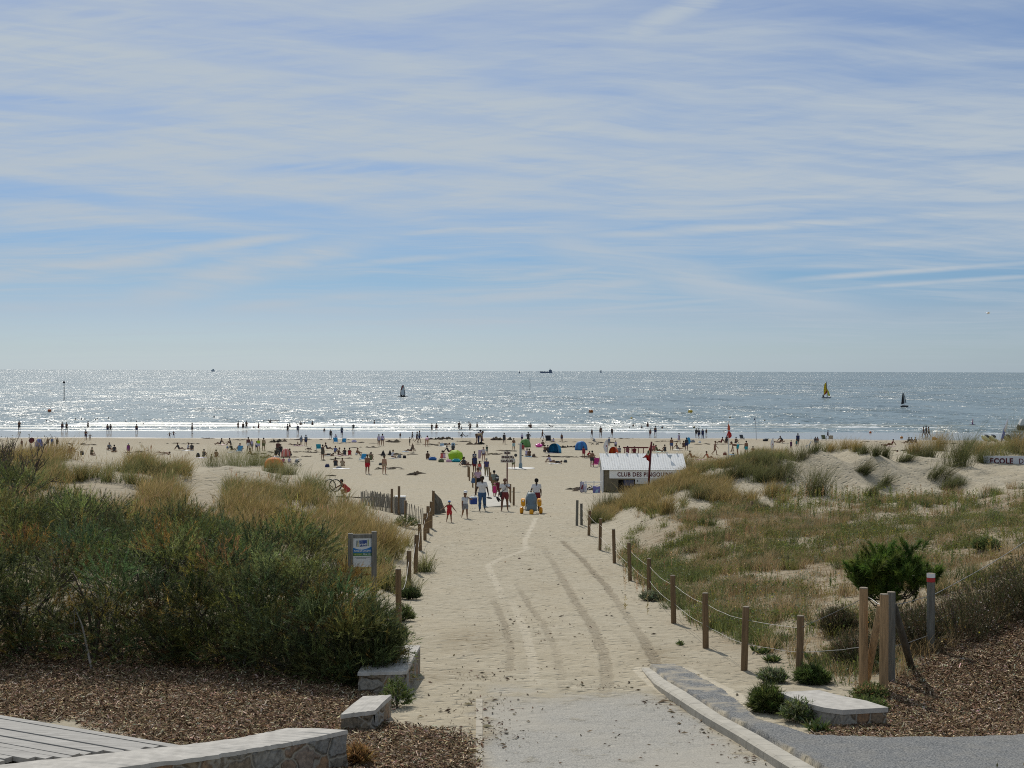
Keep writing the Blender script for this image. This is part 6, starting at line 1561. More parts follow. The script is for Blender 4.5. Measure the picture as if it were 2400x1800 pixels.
for a in [(174, 1041, 20, 8), (202, 1043, 26, 8), (486, 1028, 18, 6), (560, 1031, 26, 8), (715, 1030, 90, 26), (650, 1036, 16, 6, .18), (830, 1038, 60, 10), (1030, 1030, 40, 14, .16), (916, 1036, 8, 5, .12), (930, 1036, 10, 6, .16), (1020, 1043, 70, 18), (1090, 1035, 26, 8), (1163, 1031, 32, 14, .2), (1110, 1041, 24, 8, .14), (1150, 1065, 30, 10), (1192, 1057, 22, 8),
          (930, 1065, 90, 16), (1340, 1071, 110, 30), (1335, 1049, 26, 8, .14), (1420, 1038, 60, 12), (1560, 1035, 60, 8), (720, 1060, 80, 14), (690, 1071, 60, 10), (620, 1062, 40, 8), (330, 1059, 30, 10), (920, 1099, 46, 12), (972, 1111, 16, 10, .12), (1700, 1042, 80, 8), (2250, 1040, 60, 6), (2130, 1056, 50, 8), (1380, 1149, 50, 18, .1), (774, 1117, 10, 4), (1470, 1028, 50, 5), (2020, 1036, 60, 5), (1300, 1036, 50, 5), (400, 1040, 120, 8), (860, 1048, 60, 6), (780, 1077, 40, 5)]:
 wrack(*a)
tag(mesh_np('seaweed', np.concatenate(V), np.array(T), chip_m, np.concatenate(Cc)), 'dark wrack lines and heaps of seaweed on the beach', 'seaweed', kind='stuff')
def spar(px, y0, y1, label, top=True):
 p = sea_at(px, y1); s = p.y / F; h = (y1 - y0) * s
 t = thing('channel_marker', label, 'marker', p)
 MB().tube([(0, 0, -1), (.05, 0, h * .5), (0, 0, h)], [.16, .14, .11], 8).build('pole', cm('char'), t)
 if top:
  MB().tube([(0, 0, h * .90), (0, 0, h * .99)], [.55, .05], 8).build('topmark', cm('black'), t)
  MB().tube([(0, 0, h * .90), (0, 0, h * .84)], [.45, .05], 8).build('topmark', cm('black'), t)
spar(150, 892, 938, 'tall dark pole marker with a pointed top in the sea on the left')
spar(1242, 886, 912, 'thin distant pole marker right of the middle of the sea', False)
def buoy(px, py, w, c, label, shape='ball'):
 p = sea_at(px, py) if py < 1012 else bhit(px, py); s = p.y / F; t = thing('buoy', label, 'buoy', p, 0, 'buoys'); r = w * s / 2
 if shape == 'ball': MB().sph((0, 0, r * .55), (r, r, r * .85)).build('float', cm(c, .4), t, True)
 else: MB().box((0, 0, r * .6), (2 * r, 2 * r, 2 * r), rotm(12, 14, 30), bev=r * .2).build('float', cm(c, .4), t)
 MB().torus((0, 0, r * 1.45), r * .18, r * .07, 10, 6, rotm(90, 0, 0)).build('eyelet', cm('char'), t)
for a in [(116, 965, 9, (.45, .10, .02), 'orange buoy below the tall pole marker on the left', 'ball'), (1385, 967, 8, (.38, .12, .02), 'dark orange tilted buoy above the deep blue tent', 'box'), (1618, 967, 8, 'yellow', 'yellow block buoy right of the middle', 'box'),
          (1480, 981, 5, 'yellow', 'small yellow buoy left of the yellow block buoy', 'ball'), (1711, 979, 4, (.30, .20, .05), 'tiny brown buoy right of the lifeguard mast', 'ball'), (1792, 986, 4, 'olive', 'tiny dark buoy right of the thin mast', 'ball'), (1873, 995, 5, 'olive', 'olive buoy below the yellow catamaran', 'ball'),
          (1627, 1003, 6, (.30, .24, .12), 'brown buoy in the surf right of the middle', 'ball'), (2040, 1015, 6, (.5, .12, .03), 'orange buoy in the swash on the right', 'ball'), (2113, 1027, 7, (.5, .20, .04), 'orange ball buoy on the wet sand on the right', 'ball'), (2190, 1031, 8, (.6, .2, .03), 'orange block buoy behind the dune grass on the right', 'box'), (502, 978, 4, 'char', 'small dark buoy in the sea left of the middle', 'ball')]:
 buoy(*a)
def sail_shape(p, pts, m, nm, par, y=0.0):
 q = [at(px, py, p.y) - p for px, py in pts]; n = len(q)
 MB().add([v + Vector((0, y, 0)) for v in q] + [v + Vector((0, y + .05, 0)) for v in q], [tuple(range(n)), tuple(range(2 * n - 1, n - 1, -1))] + [(i, i + n, (i + 1) % n + n, (i + 1) % n) for i in range(n)]).build(nm, m, par)
p = sea_at(944, 930); s = p.y / F; t = thing('windsurf_board', 'windsurfer sail with a clear middle and dark edges on the left of the sea', 'windsurf', p)
MB().sph((0, 0, .08), (13 * s, .35, .16)).build('board', cm('black'), t, True)
sail_shape(p, [(938, 928), (938.5, 916), (941, 905), (945.5, 901), (943, 906), (940.5, 916), (940, 927)], cm('char'), 'luff_sleeve', t)
sail_shape(p, [(945.5, 901), (948, 910), (950, 928), (948.8, 928), (946.6, 912), (944.5, 904)], cm('char'), 'leech_edge', t)
sail_shape(p, [(941, 913), (943.5, 904), (945.2, 903), (944, 908), (941.5, 915)], mat((.40, .06, .05), .6), 'red_panel', t, -.06)
sail_shape(p, [(940.2, 926), (940.8, 916), (944.6, 905), (946.4, 912), (948.6, 926)], mat((.60, .63, .65), .4), 'clear_panel', t, .02)
sail_shape(p, [(938, 929), (941, 925), (944, 927), (947, 925), (950, 929)], cm('black'), 'foot_panel', t, -.1)
p = sea_at(1937, 933); s = p.y / F; t = thing('catamaran', 'catamaran with a tall yellow sail and red tack far out on the right', 'sailing boat', p)
MB().tube([(-9 * s, 0, .3), (-6 * s, 0, .15), (8 * s, 0, .2), (12 * s, 0, .5)], [.1, .3, .3, .08], 8).build('hull', cm('grey'), t); MB().tube([(-9 * s, 2.2, .3), (-6 * s, 2.2, .15), (8 * s, 2.2, .2), (12 * s, 2.2, .5)], [.1, .3, .3, .08], 8).build('hull', cm('grey'), t)
MB().box((-1 * s, 1.1, .5), (6 * s, 2.2, .08)).build('trampoline', cm('char'), t)
ymat = mat((.62, .50, .03), .6, .08, trans=.4)
sail_shape(p, [(1930.5, 926), (1930.5, 912), (1932, 901), (1935.5, 896), (1937, 900), (1938.5, 918)], ymat, 'mainsail', t)
sail_shape(p, [(1931, 926), (1938.5, 912), (1939.2, 919), (1934, 925)], mat((.45, .05, .02), .6, trans=.3), 'red_tack', t, -.1)
sail_shape(p, [(1938.8, 911), (1943, 918), (1946, 928), (1940, 927)], mat((.55, .55, .10), .6, trans=.4), 'jib', t, .05)
q = at(1936.5, 894, p.y) - p; MB().tube([at(1938.9, 930, p.y) - p, q], .12, 6).build('mast', cm('char'), t)
for i in range(5): sail_shape(p, [(1930.8, 922 - i * 4.5), (1937.6 - i * .3, 920.4 - i * 4.4), (1937.6 - i * .3, 920 - i * 4.4), (1930.8, 921.5 - i * 4.5)], cm('olive'), 'batten', t, -.08)
MB().sph((-7 * s, .5, .9), (.35, .35, .6)).build('crew_cover', cm('char'), t, True)
p = sea_at(2119, 954); s = p.y / F; t = thing('sailing_dinghy', 'sailing dinghy with a black sail on the right of the sea', 'sailing boat', p)
MB().tube([(-9 * s, 0, .3), (-4 * s, 0, .12), (6 * s, 0, .15), (11 * s, 0, .35)], [.08, .42, .40, .06], 8).build('hull', cm('char'), t)
sail_shape(p, [(2112, 948), (2113.5, 935), (2115.5, 921), (2117.5, 921), (2118.5, 935), (2119, 946)], cm('black'), 'mainsail', t)
sail_shape(p, [(2119, 946), (2118.6, 932), (2117.6, 921.5), (2121, 930), (2123, 944)], mat((.50, .53, .53), .5), 'clear_panel', t)
sail_shape(p, [(2117.6, 921), (2121.4, 930), (2124, 944), (2123, 945), (2120.5, 931)], cm('char'), 'leech_edge', t, -.05)
sail_shape(p, [(2112.5, 952), (2114, 948.5), (2121, 948), (2120, 951)], cm('white'), 'boom_sail', t, -.1)
p = sea_at(2279, 996); s = p.y / F; t = thing('windsurf_board', 'small pale pink windsurf sail close to the right shore', 'windsurf', p)
MB().sph((0, 0, .06), (8 * s, .3, .12)).build('board', cm('grey'), t, True); sail_shape(p, [(2277, 992), (2278.5, 984), (2280.5, 980), (2281.5, 986), (2281, 991)], mat((.62, .48, .52), .5, trans=.3), 'sail', t); sail_shape(p, [(2277.5, 992), (2281, 989), (2280.6, 996)], cm('purple'), 'sail_foot', t)
def ship(px, py, L_, label, c=(.14, .18, .26), D=7000):  # c paints the bluish fade of distance haze into the ship; no air is built
 p = Vector((ray(px, py).x * D, D, 0)); s = D / F
 t = thing('cargo_ship', label, 'ship', p); m = mat(c, .8, .05, .02); L2 = L_ * s
 MB().prism([(-L2 / 2, 4.2 * s), (L2 * .1, 2.9 * s), (L2 / 2, 3.4 * s), (L2 * .47, 0), (-L2 * .45, 0)], L2 * .15, Matrix.Identity(4)).build('hull', m, t)
 if L_ > 15:
  MB().box((L2 * .33, 0, 5.2 * s), (L2 * .24, L2 * .13, 4 * s)).build('superstructure', m, t); MB().box((L2 * .32, 0, 7.6 * s), (L2 * .10, L2 * .1, 2 * s)).build('bridge', m, t); MB().tube([(L2 * .30, 0, 8 * s), (L2 * .30, 0, 11 * s)], 0.4 * s, 6).build('mast', m, t)
  for x in (-.25, -.12, 0, .1): MB().box((x * L2, 0, 4 * s), (L2 * .03, L2 * .1, 1.6 * s)).build('hatch', m, t)
 else: MB().box((L2 * .1, 0, 4.6 * s), (L2 * .5, L2 * .13, 3.2 * s)).build('superstructure', m, t)
ship(1280, 868, 30, 'cargo ship on the horizon in the middle, coloured blue-grey for haze')
ship(499, 865, 8, 'faint tiny ship on the horizon left of the middle', (.38, .44, .50), 9000)
ship(1218, 867, 3, 'tiny dark boat on the horizon left of the cargo ship', (.12, .15, .2), 6000)
ship(1408, 867.5, 5, 'faint tiny boat on the horizon right of the cargo ship', (.42, .47, .53), 9000)
for px, lab in ((2312, 'pale yellow pedal boat on the beach at the right, left of the two'), (2328, 'pale yellow pedal boat on the beach at the right, next to the furled sail'), (2362, 'pale yellow pedal boat half hidden by the grass at the right edge')):
 t, s = gear(px, 1036, 'pedal_boat', lab, 'pedal boat', 'pedal boats on the beach')
 ym = mat((.60, .55, .28), .45, .06)
 for y in (-.5, .5): MB().tube([(-9 * s, y, .95), (-5 * s, y, .62), (2 * s, y, .3), (8 * s, y, .22)], [.1, .26, .26, .12], 8).build('float', ym, t, True)
 for y in (-.3, .3): MB().box((0, y, .82), (.5, .42, .5), rotm(0, 30, 0), bev=.08).build('seat', cm('char'), t)
 MB().tube([(-2 * s, 0, .6), (-2 * s, 0, 17 * s)], .05, 6).build('mast', cm('grey'), t); MB().box((-2 * s, 0, 17 * s), (7 * s, .05, .07)).build('crossbar', cm('grey'), t)
t, s = gear(2352, 1036, 'furled_sail', 'tall furled blue and white sail leaning on the beach at the right', 'sail')
MB().tube([(-6 * s, 0, 0), (-2 * s, 0, 10 * s), (3 * s, 0, 30 * s), (9 * s, 0, 54 * s)], [.06, .22, .2, .04], 8, flat=.5).build('cloth', mat((.16, .18, .40), .6), t, True); MB().tube([(2 * s, -.12, 24 * s), (5 * s, -.12, 36 * s), (9 * s, -.1, 53 * s)], [.12, .2, .05], 8, flat=.5).build('white_panel', cm('white'), t, True)
p = sea_at(2392, 1008); s = p.y / F; t = thing('motor_boat', 'white motor boat with a dark hull cut by the right edge', 'boat', p)
MB().tube([(-8 * s, 0, .5), (-6 * s, 0, .5), (10 * s, 0, .6)], [.3, .6, .6], 8).build('hull', cm('char'), t); MB().prism([(-5 * s, .9), (8 * s, .9), (8 * s, 2.1), (1 * s, 2.1)], 1.0, Matrix.Identity(4)).build('canopy', cm('white'), t)
p = at(2316, 735, 120); t = thing('gull', 'white gull flying above the sea on the right', 'bird', p); s = 120 / F
gmat = mat((.75, .75, .75), .6)
MB().tube([(-4 * s, 0, 0), (-2 * s, 0, .0), (1 * s, 0, .02), (3.5 * s, 0, .0)], [.01, .05, .06, .02], 8).build('body', gmat, t, True)
for sg in (-1, 1): MB().sheet(lambda u, v: Vector(((v - .5) * .16 - u * .06, sg * u * .5, .05 + .18 * u * (1 - .6 * u))), 6, 2).build('wing', gmat, t, True, sol=.01)
def bicycle(px, py, label, rz):
 p = at_px(px, py, 84); t = thing('bicycle', label, 'bicycle', p + Vector((0, 0, .10)), R(rz)); Rm = rotm(82, 0, 0)
 bk = mat((.02, .022, .03), .4)
 def v(x, z): return Rm @ Vector((x, 0, z)) + Vector((0, 0, .06))
 for x in (-.52, .52):
  w = MB(); w.torus(v(x, .34), .33, .022, 26, 6, Rm @ rotm(90, 0, 0)); w = w.build('wheel', bk, t)
  k = MB()
  for a in range(10): k.tube([v(x, .34), v(x + .32 * math.cos(a * .628), .34 + .32 * math.sin(a * .628))], .003, 3)
  k.build('spokes', mat((.4, .4, .42), .4), w)
 f = MB()
 for a, b in (((-.52, .34), (-.12, .32)), ((-.12, .32), (-.2, .82)), ((-.2, .82), (-.52, .34)), ((-.12, .32), (.34, .78)), ((-.19, .74), (.34, .82)), ((.33, .86), (.52, .34))): f.tube([v(*a), v(*b)], .02, 6)
 f.build('frame', bk, t)
 MB().tube([v(.33, .86), v(.30, 1.0) + Vector((0, 0, 0)), v(.36, 1.02) + Vector((0, 0, .32))], .016, 6).build('handlebar', bk, t); MB().sph(v(-.21, .88), (.14, .07, .05), 8, 6, Rm).build('saddle', bk, t)
 MB().torus(v(-.12, .32), .09, .012, 14, 5, Rm @ rotm(90, 0, 0)).build('crank', bk, t)
bicycle(872, 1165, 'dark bicycle lying on the sand behind the picket fence', 4)
bicycle(826, 1163, 'second bicycle lying tangled at the feet of the woman in red', -20)
p = at_px(786, 1160, 82); t = thing('bicycle', 'tilted bicycle wheel and frame in front of the woman in red, half behind grass', 'bicycle', p)
for x, a in ((0, 20), (-.30, 35)):
 MB().torus((x, 0, .85), .34, .035, 24, 6, rotm(78, 0, a)).build('wheel', mat((.03, .03, .035), .5), t)
MB().tube([(-.3, 0, .85), (.1, .1, .5), (0, 0, .85)], .02, 6).build('frame', cm('char'), t)
p = at_px(1245, 1205, 69.8); s = p.y / F
t = thing('beach_wheelchair', 'beach wheelchair with yellow balloon wheels and yellow armrest floats', 'wheelchair', p)
grey = mat((.14, .19, .22), .6, .12, 8); yel = mat((.75, .33, .01), .4, .06, name='yellow_plastic'); al = mat((.30, .31, .30), .35, .1, 10, metal=.4)
def bk_(u, v):
 w = (.5 - abs(u - .5)) * 0 + (13 + 1.5 * math.sin(v * 3)) * s * (1 - .45 * max(0, v - .62) / .38)
 return Vector(((u - .5) * 2 * w * .92, -.12 + .55 * v - .07 * math.cos((u - .5) * 3.1), .38 + v * 31 * s))
MB().sheet(bk_, 8, 8).build('backrest', grey, t, True, sol=.02)
MB().sheet(lambda u, v: Vector(((u - .5) * 24 * s, -.14 - .5 * v, .40 + .14 * v - .05 * math.sin(u * math.pi))), 6, 6).build('seat', grey, t, True, sol=.02)
MB().sheet(lambda u, v: Vector(((u - .5) * 23 * s, -.64 - .05 * v, .53 - .30 * v)), 6, 3).build('leg_panel', grey, t, True, sol=.015)
b = MB(); b.tube([(-13 * s, -.6, .22), (-13 * s, .1, .32), (-11 * s, .42, .85), (-6 * s, .58, 51 * s), (0, .6, 53 * s), (6 * s, .58, 51 * s), (11 * s, .42, .85), (13 * s, .1, .32), (13 * s, -.6, .22)], .018, 7); b.build('frame', al, t, True)
b = MB(); b.tube([(-22 * s, .05, .2), (22 * s, .05, .2)], .022, 7); b.tube([(-13 * s, -.6, .22), (13 * s, -.6, .22)], .018, 7); b.build('axle', al, t)
for sx in (-1, 1):
 w = MB(); w.tube([(sx * 22.5 * s + dx, .05, .17) for dx in (-.09, -.06, 0, .06, .09)], [.10, .155, .17, .155, .10], 18); w = w.build('wheel', yel, t, True)
 k = MB(); k.tube([(sx * 22.5 * s - .095, .05, .17), (sx * 22.5 * s + .095, .05, .17)], .05, 10); k.build('hub', cm('char'), w)
 f_ = MB(); cx0 = sx * 19 * s; cz = 27 * s
 out = [(-5, -3), (-4, -6.5), (0, -9), (4, -6.5), (5, -3), (5, 5), (3.4, 8.5), (-3.4, 8.5), (-5, 5)]; hole = [(-2.4, 3), (-2.0, 2), (0, 1.6), (2.0, 2), (2.4, 3), (2.4, 5), (1.7, 6.2), (-1.7, 6.2), (-2.4, 5)]
 n = len(out)
 for yy in (0,):
  A = [Vector((cx0 + x * s, -.28, cz + z * s)) for x, z in out]; Bh = [Vector((cx0 + x * s, -.30, cz + z * s)) for x, z in hole]; A2 = [v + Vector((0, .62, 0)) for v in A]; B2 = [v + Vector((0, .66, 0)) for v in Bh]
  f_.add(A + Bh + A2 + B2, [(i, (i + 1) % n, n + (i + 1) % n, n + i) for i in range(n)] + [(2 * n + i, 3 * n + i, 3 * n + (i + 1) % n, 2 * n + (i + 1) % n) for i in range(n)] + [(i, 2 * n + i, 2 * n + (i + 1) % n, (i + 1) % n) for i in range(n)] + [(n + i, n + (i + 1) % n, 3 * n + (i + 1) % n, 3 * n + i) for i in range(n)])
 f_.build('armrest_float', yel, t)
w = MB(); w.tube([(dx, -.75, .15) for dx in (-.10, -.07, 0, .07, .10)], [.08, .14, .15, .14, .08], 16); w.build('front_wheel', yel, t, True)
def dirv(side, a, f):
 """direction of a limb: a = degrees out to its side, f = degrees swung forward (-y); 0,0 hangs down"""
 a, f = R(a), R(f)
 return Vector((side * math.sin(a) * 1.0, -math.sin(f) * math.cos(a), -math.cos(f) * math.cos(a)))
def pose_joints(lean=2, neck=0, armR=((8, 4), (4, 14)), armL=((8, 4), (4, 14)), legR=((4, 2), (2, -3)), legL=((4, 2), (2, -3)), turn=0, build_=1.0):
 J = {}
 up = Vector((0, -math.sin(R(lean)), math.cos(R(lean)))); fw = Vector((0, -math.cos(R(lean)), -math.sin(R(lean))))
 rt = Vector((math.cos(R(turn)), math.sin(R(turn)), 0))
 pel = Vector((0, 0, 0)); J['pel'] = pel
 J['belly'] = pel + up * .11; J['chest'] = pel + up * .205 + fw * .004; J['neck'] = pel + up * .30;
 hu = Vector((0, -math.sin(R(lean * .45 + neck)), math.cos(R(lean * .45 + neck)))); hf = Vector((0, -math.cos(R(lean * .45 + neck)), -math.sin(R(lean * .45 + neck))))
 J['head'] = J['neck'] + hu * .095 + hf * .010; J['hu'] = hu; J['hf'] = hf; J['up'] = up; J['fw'] = fw
 for s, nm, arm, leg in ((-1, 'R', armR, legR), (1, 'L', armL, legL)):
  sh = pel + up * .268 + rt * (s * .090); J['sh' + nm] = sh
  el = sh + dirv(s, *arm[0]) * .175; wr = el + dirv(s, *arm[1]) * .148; J['el' + nm] = el; J['wr' + nm] = wr; J['hd' + nm] = dirv(s, *arm[1])
  hp = pel + Vector((s * .05, 0, -.02)); J['hp' + nm] = hp
  kn = hp + dirv(s, *leg[0]) * .235; an = kn + dirv(s, *leg[1]) * .225; J['kn' + nm] = kn; J['an' + nm] = an
  J['ftd' + nm] = leg[2] if len(leg) > 2 else None
 return J
def build_body(J, rot=None):
 """union of tapered capsules -> one continuous remeshed skin; returns verts, faces, normals, region labels"""
 caps = []      # (a, b, ra, rb, region, flat)
 def cap(a, b, ra, rb, reg): caps.append((Vector(a), Vector(b), ra, rb, reg))
 up, fw, hu, hf = J['up'], J['fw'], J['hu'], J['hf']
 rt = (J['shL'] - J['shR']).normalized()
 for s in (-1, 1):
  cap(J['pel'] + rt * s * .035 - up * .01, J['belly'] + rt * s * .026, .062, .055, 'hips')
  cap(J['belly'] + rt * s * .026, J['chest'] + rt * s * .042, .055, .063, 'torso')
  cap(J['chest'] + rt * s * .042, J['neck'] - up * .045 + rt * s * .055, .063, .040, 'torso')
 cap(J['shR'], J['shL'], .033, .033, 'torso'); cap(J['neck'] - up * .04, J['neck'] + hu * .04, .034, .030, 'neck')
 for nm in 'RL':
  s = -1 if nm == 'R' else 1
  cap(J['sh' + nm], J['el' + nm], .032, .024, 'upperarm'); cap(J['el' + nm], J['el' + nm].lerp(J['wr' + nm], .3), .024, .0245, 'forearm'); cap(J['el' + nm].lerp(J['wr' + nm], .3), J['wr' + nm], .0245, .0155, 'forearm')
  d = J['hd' + nm]; side = Vector((0, 1, 0)) - d * d.y; side = side.normalized() if side.length > .2 else rt
  pr = d.cross(side).normalized()
  w = J['wr' + nm]
  for k in (-1, 0, 1): cap(w, w + d * .046 + side * k * .012, .012, .011, 'hand')
  for k, ln_ in enumerate((.040, .046, .043, .033)):
   b0 = w + d * .048 + side * (k - 1.5) * .0098; cu = pr * (-s) * .010
   cap(b0, b0 + d * ln_ * .55 + cu * .4, .0064, .0058, 'hand'); cap(b0 + d * ln_ * .55 + cu * .4, b0 + d * ln_ * .95 + cu * 1.4, .0058, .0048, 'hand')
  tb = w + d * .015 - side * .014; cap(tb, tb + d * .022 - side * .016, .0080, .0068, 'hand'); cap(tb + d * .022 - side * .016, tb + d * .040 - side * .017, .0066, .0054, 'hand')
  cap(J['hp' + nm], J['kn' + nm], .057, .034, 'thigh'); m = J['kn' + nm].lerp(J['an' + nm], .3)
  cap(J['kn' + nm], m, .034, .0345, 'shin'); cap(m, J['an' + nm], .0345, .019, 'shin')
  fd = J['ftd' + nm]
  sd = (J['an' + nm] - J['kn' + nm]).normalized()
  if fd is None:
   f = Vector((s * .15, -1, 0)); f = (f - sd * f.dot(sd) * .85).normalized()
  else: f = Vector(fd).normalized()
  a = J['an' + nm]; cap(a - f * .018 + sd * .012, a + f * .075 + sd * .022, .020, .015, 'foot'); cap(a + f * .075 + sd * .022, a + f * .105 + sd * .024, .016, .012, 'foot')
 h = J['head']
 cap(h - hu * .005 - hf * .012, h + hu * .018 - hf * .014, .049, .050, 'head'); cap(h + hu * .016 + hf * .008, h - hu * .022 + hf * .016, .043, .034, 'face')
 cap(h - hu * .045 + hf * .022, h - hu * .052 + hf * .034, .020, .015, 'face'); cap(h + hu * .004 + hf * .052, h - hu * .014 + hf * .060, .006, .009, 'face')
 for s in (-1, 1): cap(h + rt * s * .049 + hu * .006, h + rt * s * .051 - hu * .014, .009, .007, 'face')
 cap(h - hu * .034 + hf * .045 - rt * .010, h - hu * .034 + hf * .045 + rt * .010, .0075, .0075, 'face')
 mb = MB()
 for a, b, ra, rb, reg in caps:
  t = (b - a); L_ = t.length; t = t.normalized() if L_ > 1e-6 else Vector((0, 0, 1))
  pts = [a - t * ra * q for q in (.97, .75, .4)]; rr = [ra * q for q in (.22, .66, .917)]
  pts += [a, b]; rr += [ra, rb]; pts += [b + t * rb * q for q in (.4, .75, .97)]; rr += [rb * q for q in (.917, .66, .22)]
  mb.tube(pts, rr, 10)
 me = bpy.data.meshes.new('tmp'); me.from_pydata([tuple(p) for p in mb.v], [], mb.f)
 ob = bpy.data.objects.new('tmp', me); link(ob)
 rm = ob.modifiers.new('r', 'REMESH'); rm.mode = 'VOXEL'; rm.voxel_size = .0062
 smo = ob.modifiers.new('s', 'SMOOTH'); smo.factor = .5; smo.iterations = 3
 dg = bpy.context.evaluated_depsgraph_get(); dg.update()
 ev = bpy.data.meshes.new_from_object(ob.evaluated_get(dg))
 n = len(ev.vertices); V = np.empty(n * 3, np.float32); ev.vertices.foreach_get('co', V); V = V.reshape(-1, 3).astype(float)
 Nn = np.empty(n * 3, np.float32); ev.vertices.foreach_get('normal', Nn); Nn = Nn.reshape(-1, 3).astype(float)
 Fq = [tuple(p.vertices) for p in ev.polygons]
 Fq = np.array([f for f in Fq if len(f) == 4])
 bpy.data.objects.remove(ob); bpy.data.meshes.remove(me); bpy.data.meshes.remove(ev)
 best = np.full(n, 9.0); reg = np.zeros(n, int); par = np.zeros(n)
 for i, (a, b, ra, rb, rg) in enumerate(caps):
  A = np.array(a); B = np.array(b); ab = B - A; t = np.clip(((V - A) @ ab) / (ab @ ab + 1e-9), 0, 1)
  dd = np.linalg.norm(V - A - t[:, None] * ab, axis=1) - (ra + (rb - ra) * t)
  k = dd < best; best[k] = dd[k]; reg[k] = i; par[k] = t[k]
 names = np.array([c[4] for c in caps])[reg]
 upv = np.array(J['up']); hv = (V - np.array(J['pel'])) @ upv
 hp_ = V - np.array(J['head']); hx = hp_ @ np.array(hu); hy = hp_ @ np.array(hf)
 return dict(V=V, F=Fq, N=Nn, reg=names, t=par, h=hv, hx=hx, hy=hy, J=J)
POSES = dict(
 stand=dict(), stand2=dict(armR=((14, -4), (10, 35)), legL=((6, 8), (3, -2)), lean=1),
 hips=dict(armR=((42, -8), (-62, 8)), armL=((42, -8), (-62, 8)), legR=((8, 2), (4, -3)), legL=((8, 2), (4, -3))),
 walk=dict(lean=4, armR=((8, -20), (6, -4)), armL=((8, 22), (4, 40)), legR=((2, 24), (1, 6)), legL=((2, -12), (1, -42))),
 walk2=dict(lean=3, armR=((10, 14), (6, 28)), armL=((8, -14), (6, 2)), legR=((3, -10), (1, -34)), legL=((2, 20), (1, 8))),
 phone=dict(lean=3, neck=12, armR=((10, 18), (-30, 105)), armL=((10, 6), (-8, 40))),
 armsout=dict(armR=((52, 0), (60, 5)), armL=((55, 0), (62, 5)), legR=((7, 6), (4, 0)), legL=((7, -4), (4, -14))),
 carry=dict(lean=0, armR=((14, 18), (-8, 95)), armL=((14, 18), (-8, 95))),
 sit=dict(lean=16, neck=4, armR=((14, 50), (-12, 72)), armL=((14, 50), (-12, 72)), legR=((8, 128), (6, 34)), legL=((8, 124), (6, 28))),
 sitback=dict(lean=-26, neck=14, armR=((18, -44), (10, -34)), armL=((18, -44), (10, -34)), legR=((8, 92), (6, 84)), legL=((10, 112), (6, 40))),
 sitx=dict(lean=10, neck=8, armR=((20, 30), (-20, 60)), armL=((20, 24), (-25, 50)), legR=((48, 86), (-50, 60)), legL=((48, 86), (-50, 60))),
 lie=dict(lean=0, neck=-20, armR=((70, 40), (-30, 165)), armL=((70, 40), (-30, 165)), legR=((5, 0), (2, -4), (0, -.2, -1)), legL=((6, 0), (3, -30), (0, -.2, -1))),
 lieback=dict(lean=0, neck=8, armR=((20, 6), (10, 10)), armL=((60, 20), (-60, 150)), legR=((6, 48), (4, -36)), legL=((6, 4), (3, 2))),
 bend=dict(lean=78, neck=-10, armR=((6, 6), (3, 14)), armL=((6, 10), (3, 20)), legR=((5, 6), (3, -6)), legL=((5, 4), (3, -8))),
 crouch=dict(lean=42, neck=-14, armR=((16, 60), (-5, 34)), armL=((16, 60), (-5, 40)), legR=((14, 96), (4, -28)), legL=((14, 70), (4, -60))),
 man_cooler=dict(lean=3, neck=3, armR=((20, 4), (16, 10)), armL=((18, 6), (12, 14)), legR=((3, 16), (1, 4)), legL=((3, -6), (1, -34))),
 man_strap=dict(lean=5, neck=14, armR=((20, 4), (12, 22)), armL=((26, 40), (-42, 128)), legR=((7, 14), (3, 2)), legL=((6, -4), (2, -26))),
 girl=dict(lean=2, neck=4, armR=((8, 6), (4, 12)), armL=((62, 40), (-58, 165)), legR=((4, -16), (2, -44)), legL=((3, 14), (1, 4))),
 toddler=dict(lean=2, armR=((52, 6), (58, 12)), armL=((34, 6), (36, 14)), legR=((6, -8), (3, -40)), legL=((5, 14), (2, 4))),
 push=dict(lean=8, armR=((12, 22), (4, 40)), armL=((22, -8), (6, 26)), legR=((3, 20), (1, 2)), legL=((3, -10), (1, -26))),
 reach=dict(lean=48, neck=-16, armR=((6, 62), (2, 58)), armL=((10, 40), (4, 56)), legR=((10, 88), (3, -34)), legL=((8, 64), (3, -40))),
 overhead=dict(lean=0, armR=((40, 150), (-14, 176)), armL=((40, 150), (-14, 176)), legR=((5, 4), (3, -2)), legL=((5, -2), (3, -6))),
 paddle=dict(lean=2, armR=((14, 8), (6, 36)), armL=((60, 30), (24, 150)), legR=((9, 4), (5, -2)), legL=((8, 2), (4, -6))),
)
_body = {}
def body(pose):
 if pose in _body: return _body[pose]
 J = pose_joints(**POSES[pose]); B = build_body(J)
 M = None
 if pose == 'lie': M = rotm(90, 0, 0)
 if pose == 'lieback': M = rotm(-90, 0, 0)
 if M is not None:
  M3 = np.array(M); B['V'] = B['V'] @ M3.T; B['N'] = B['N'] @ M3.T
 z = B['V'][:, 2].min(); B['V'][:, 2] -= z
 c = 0
 if M is not None: B['V'][:, :2] -= B['V'][:, :2].mean(0)
 B['shift'] = (M, z, c); B['meshes'] = {}
 _body[pose] = B
 return B
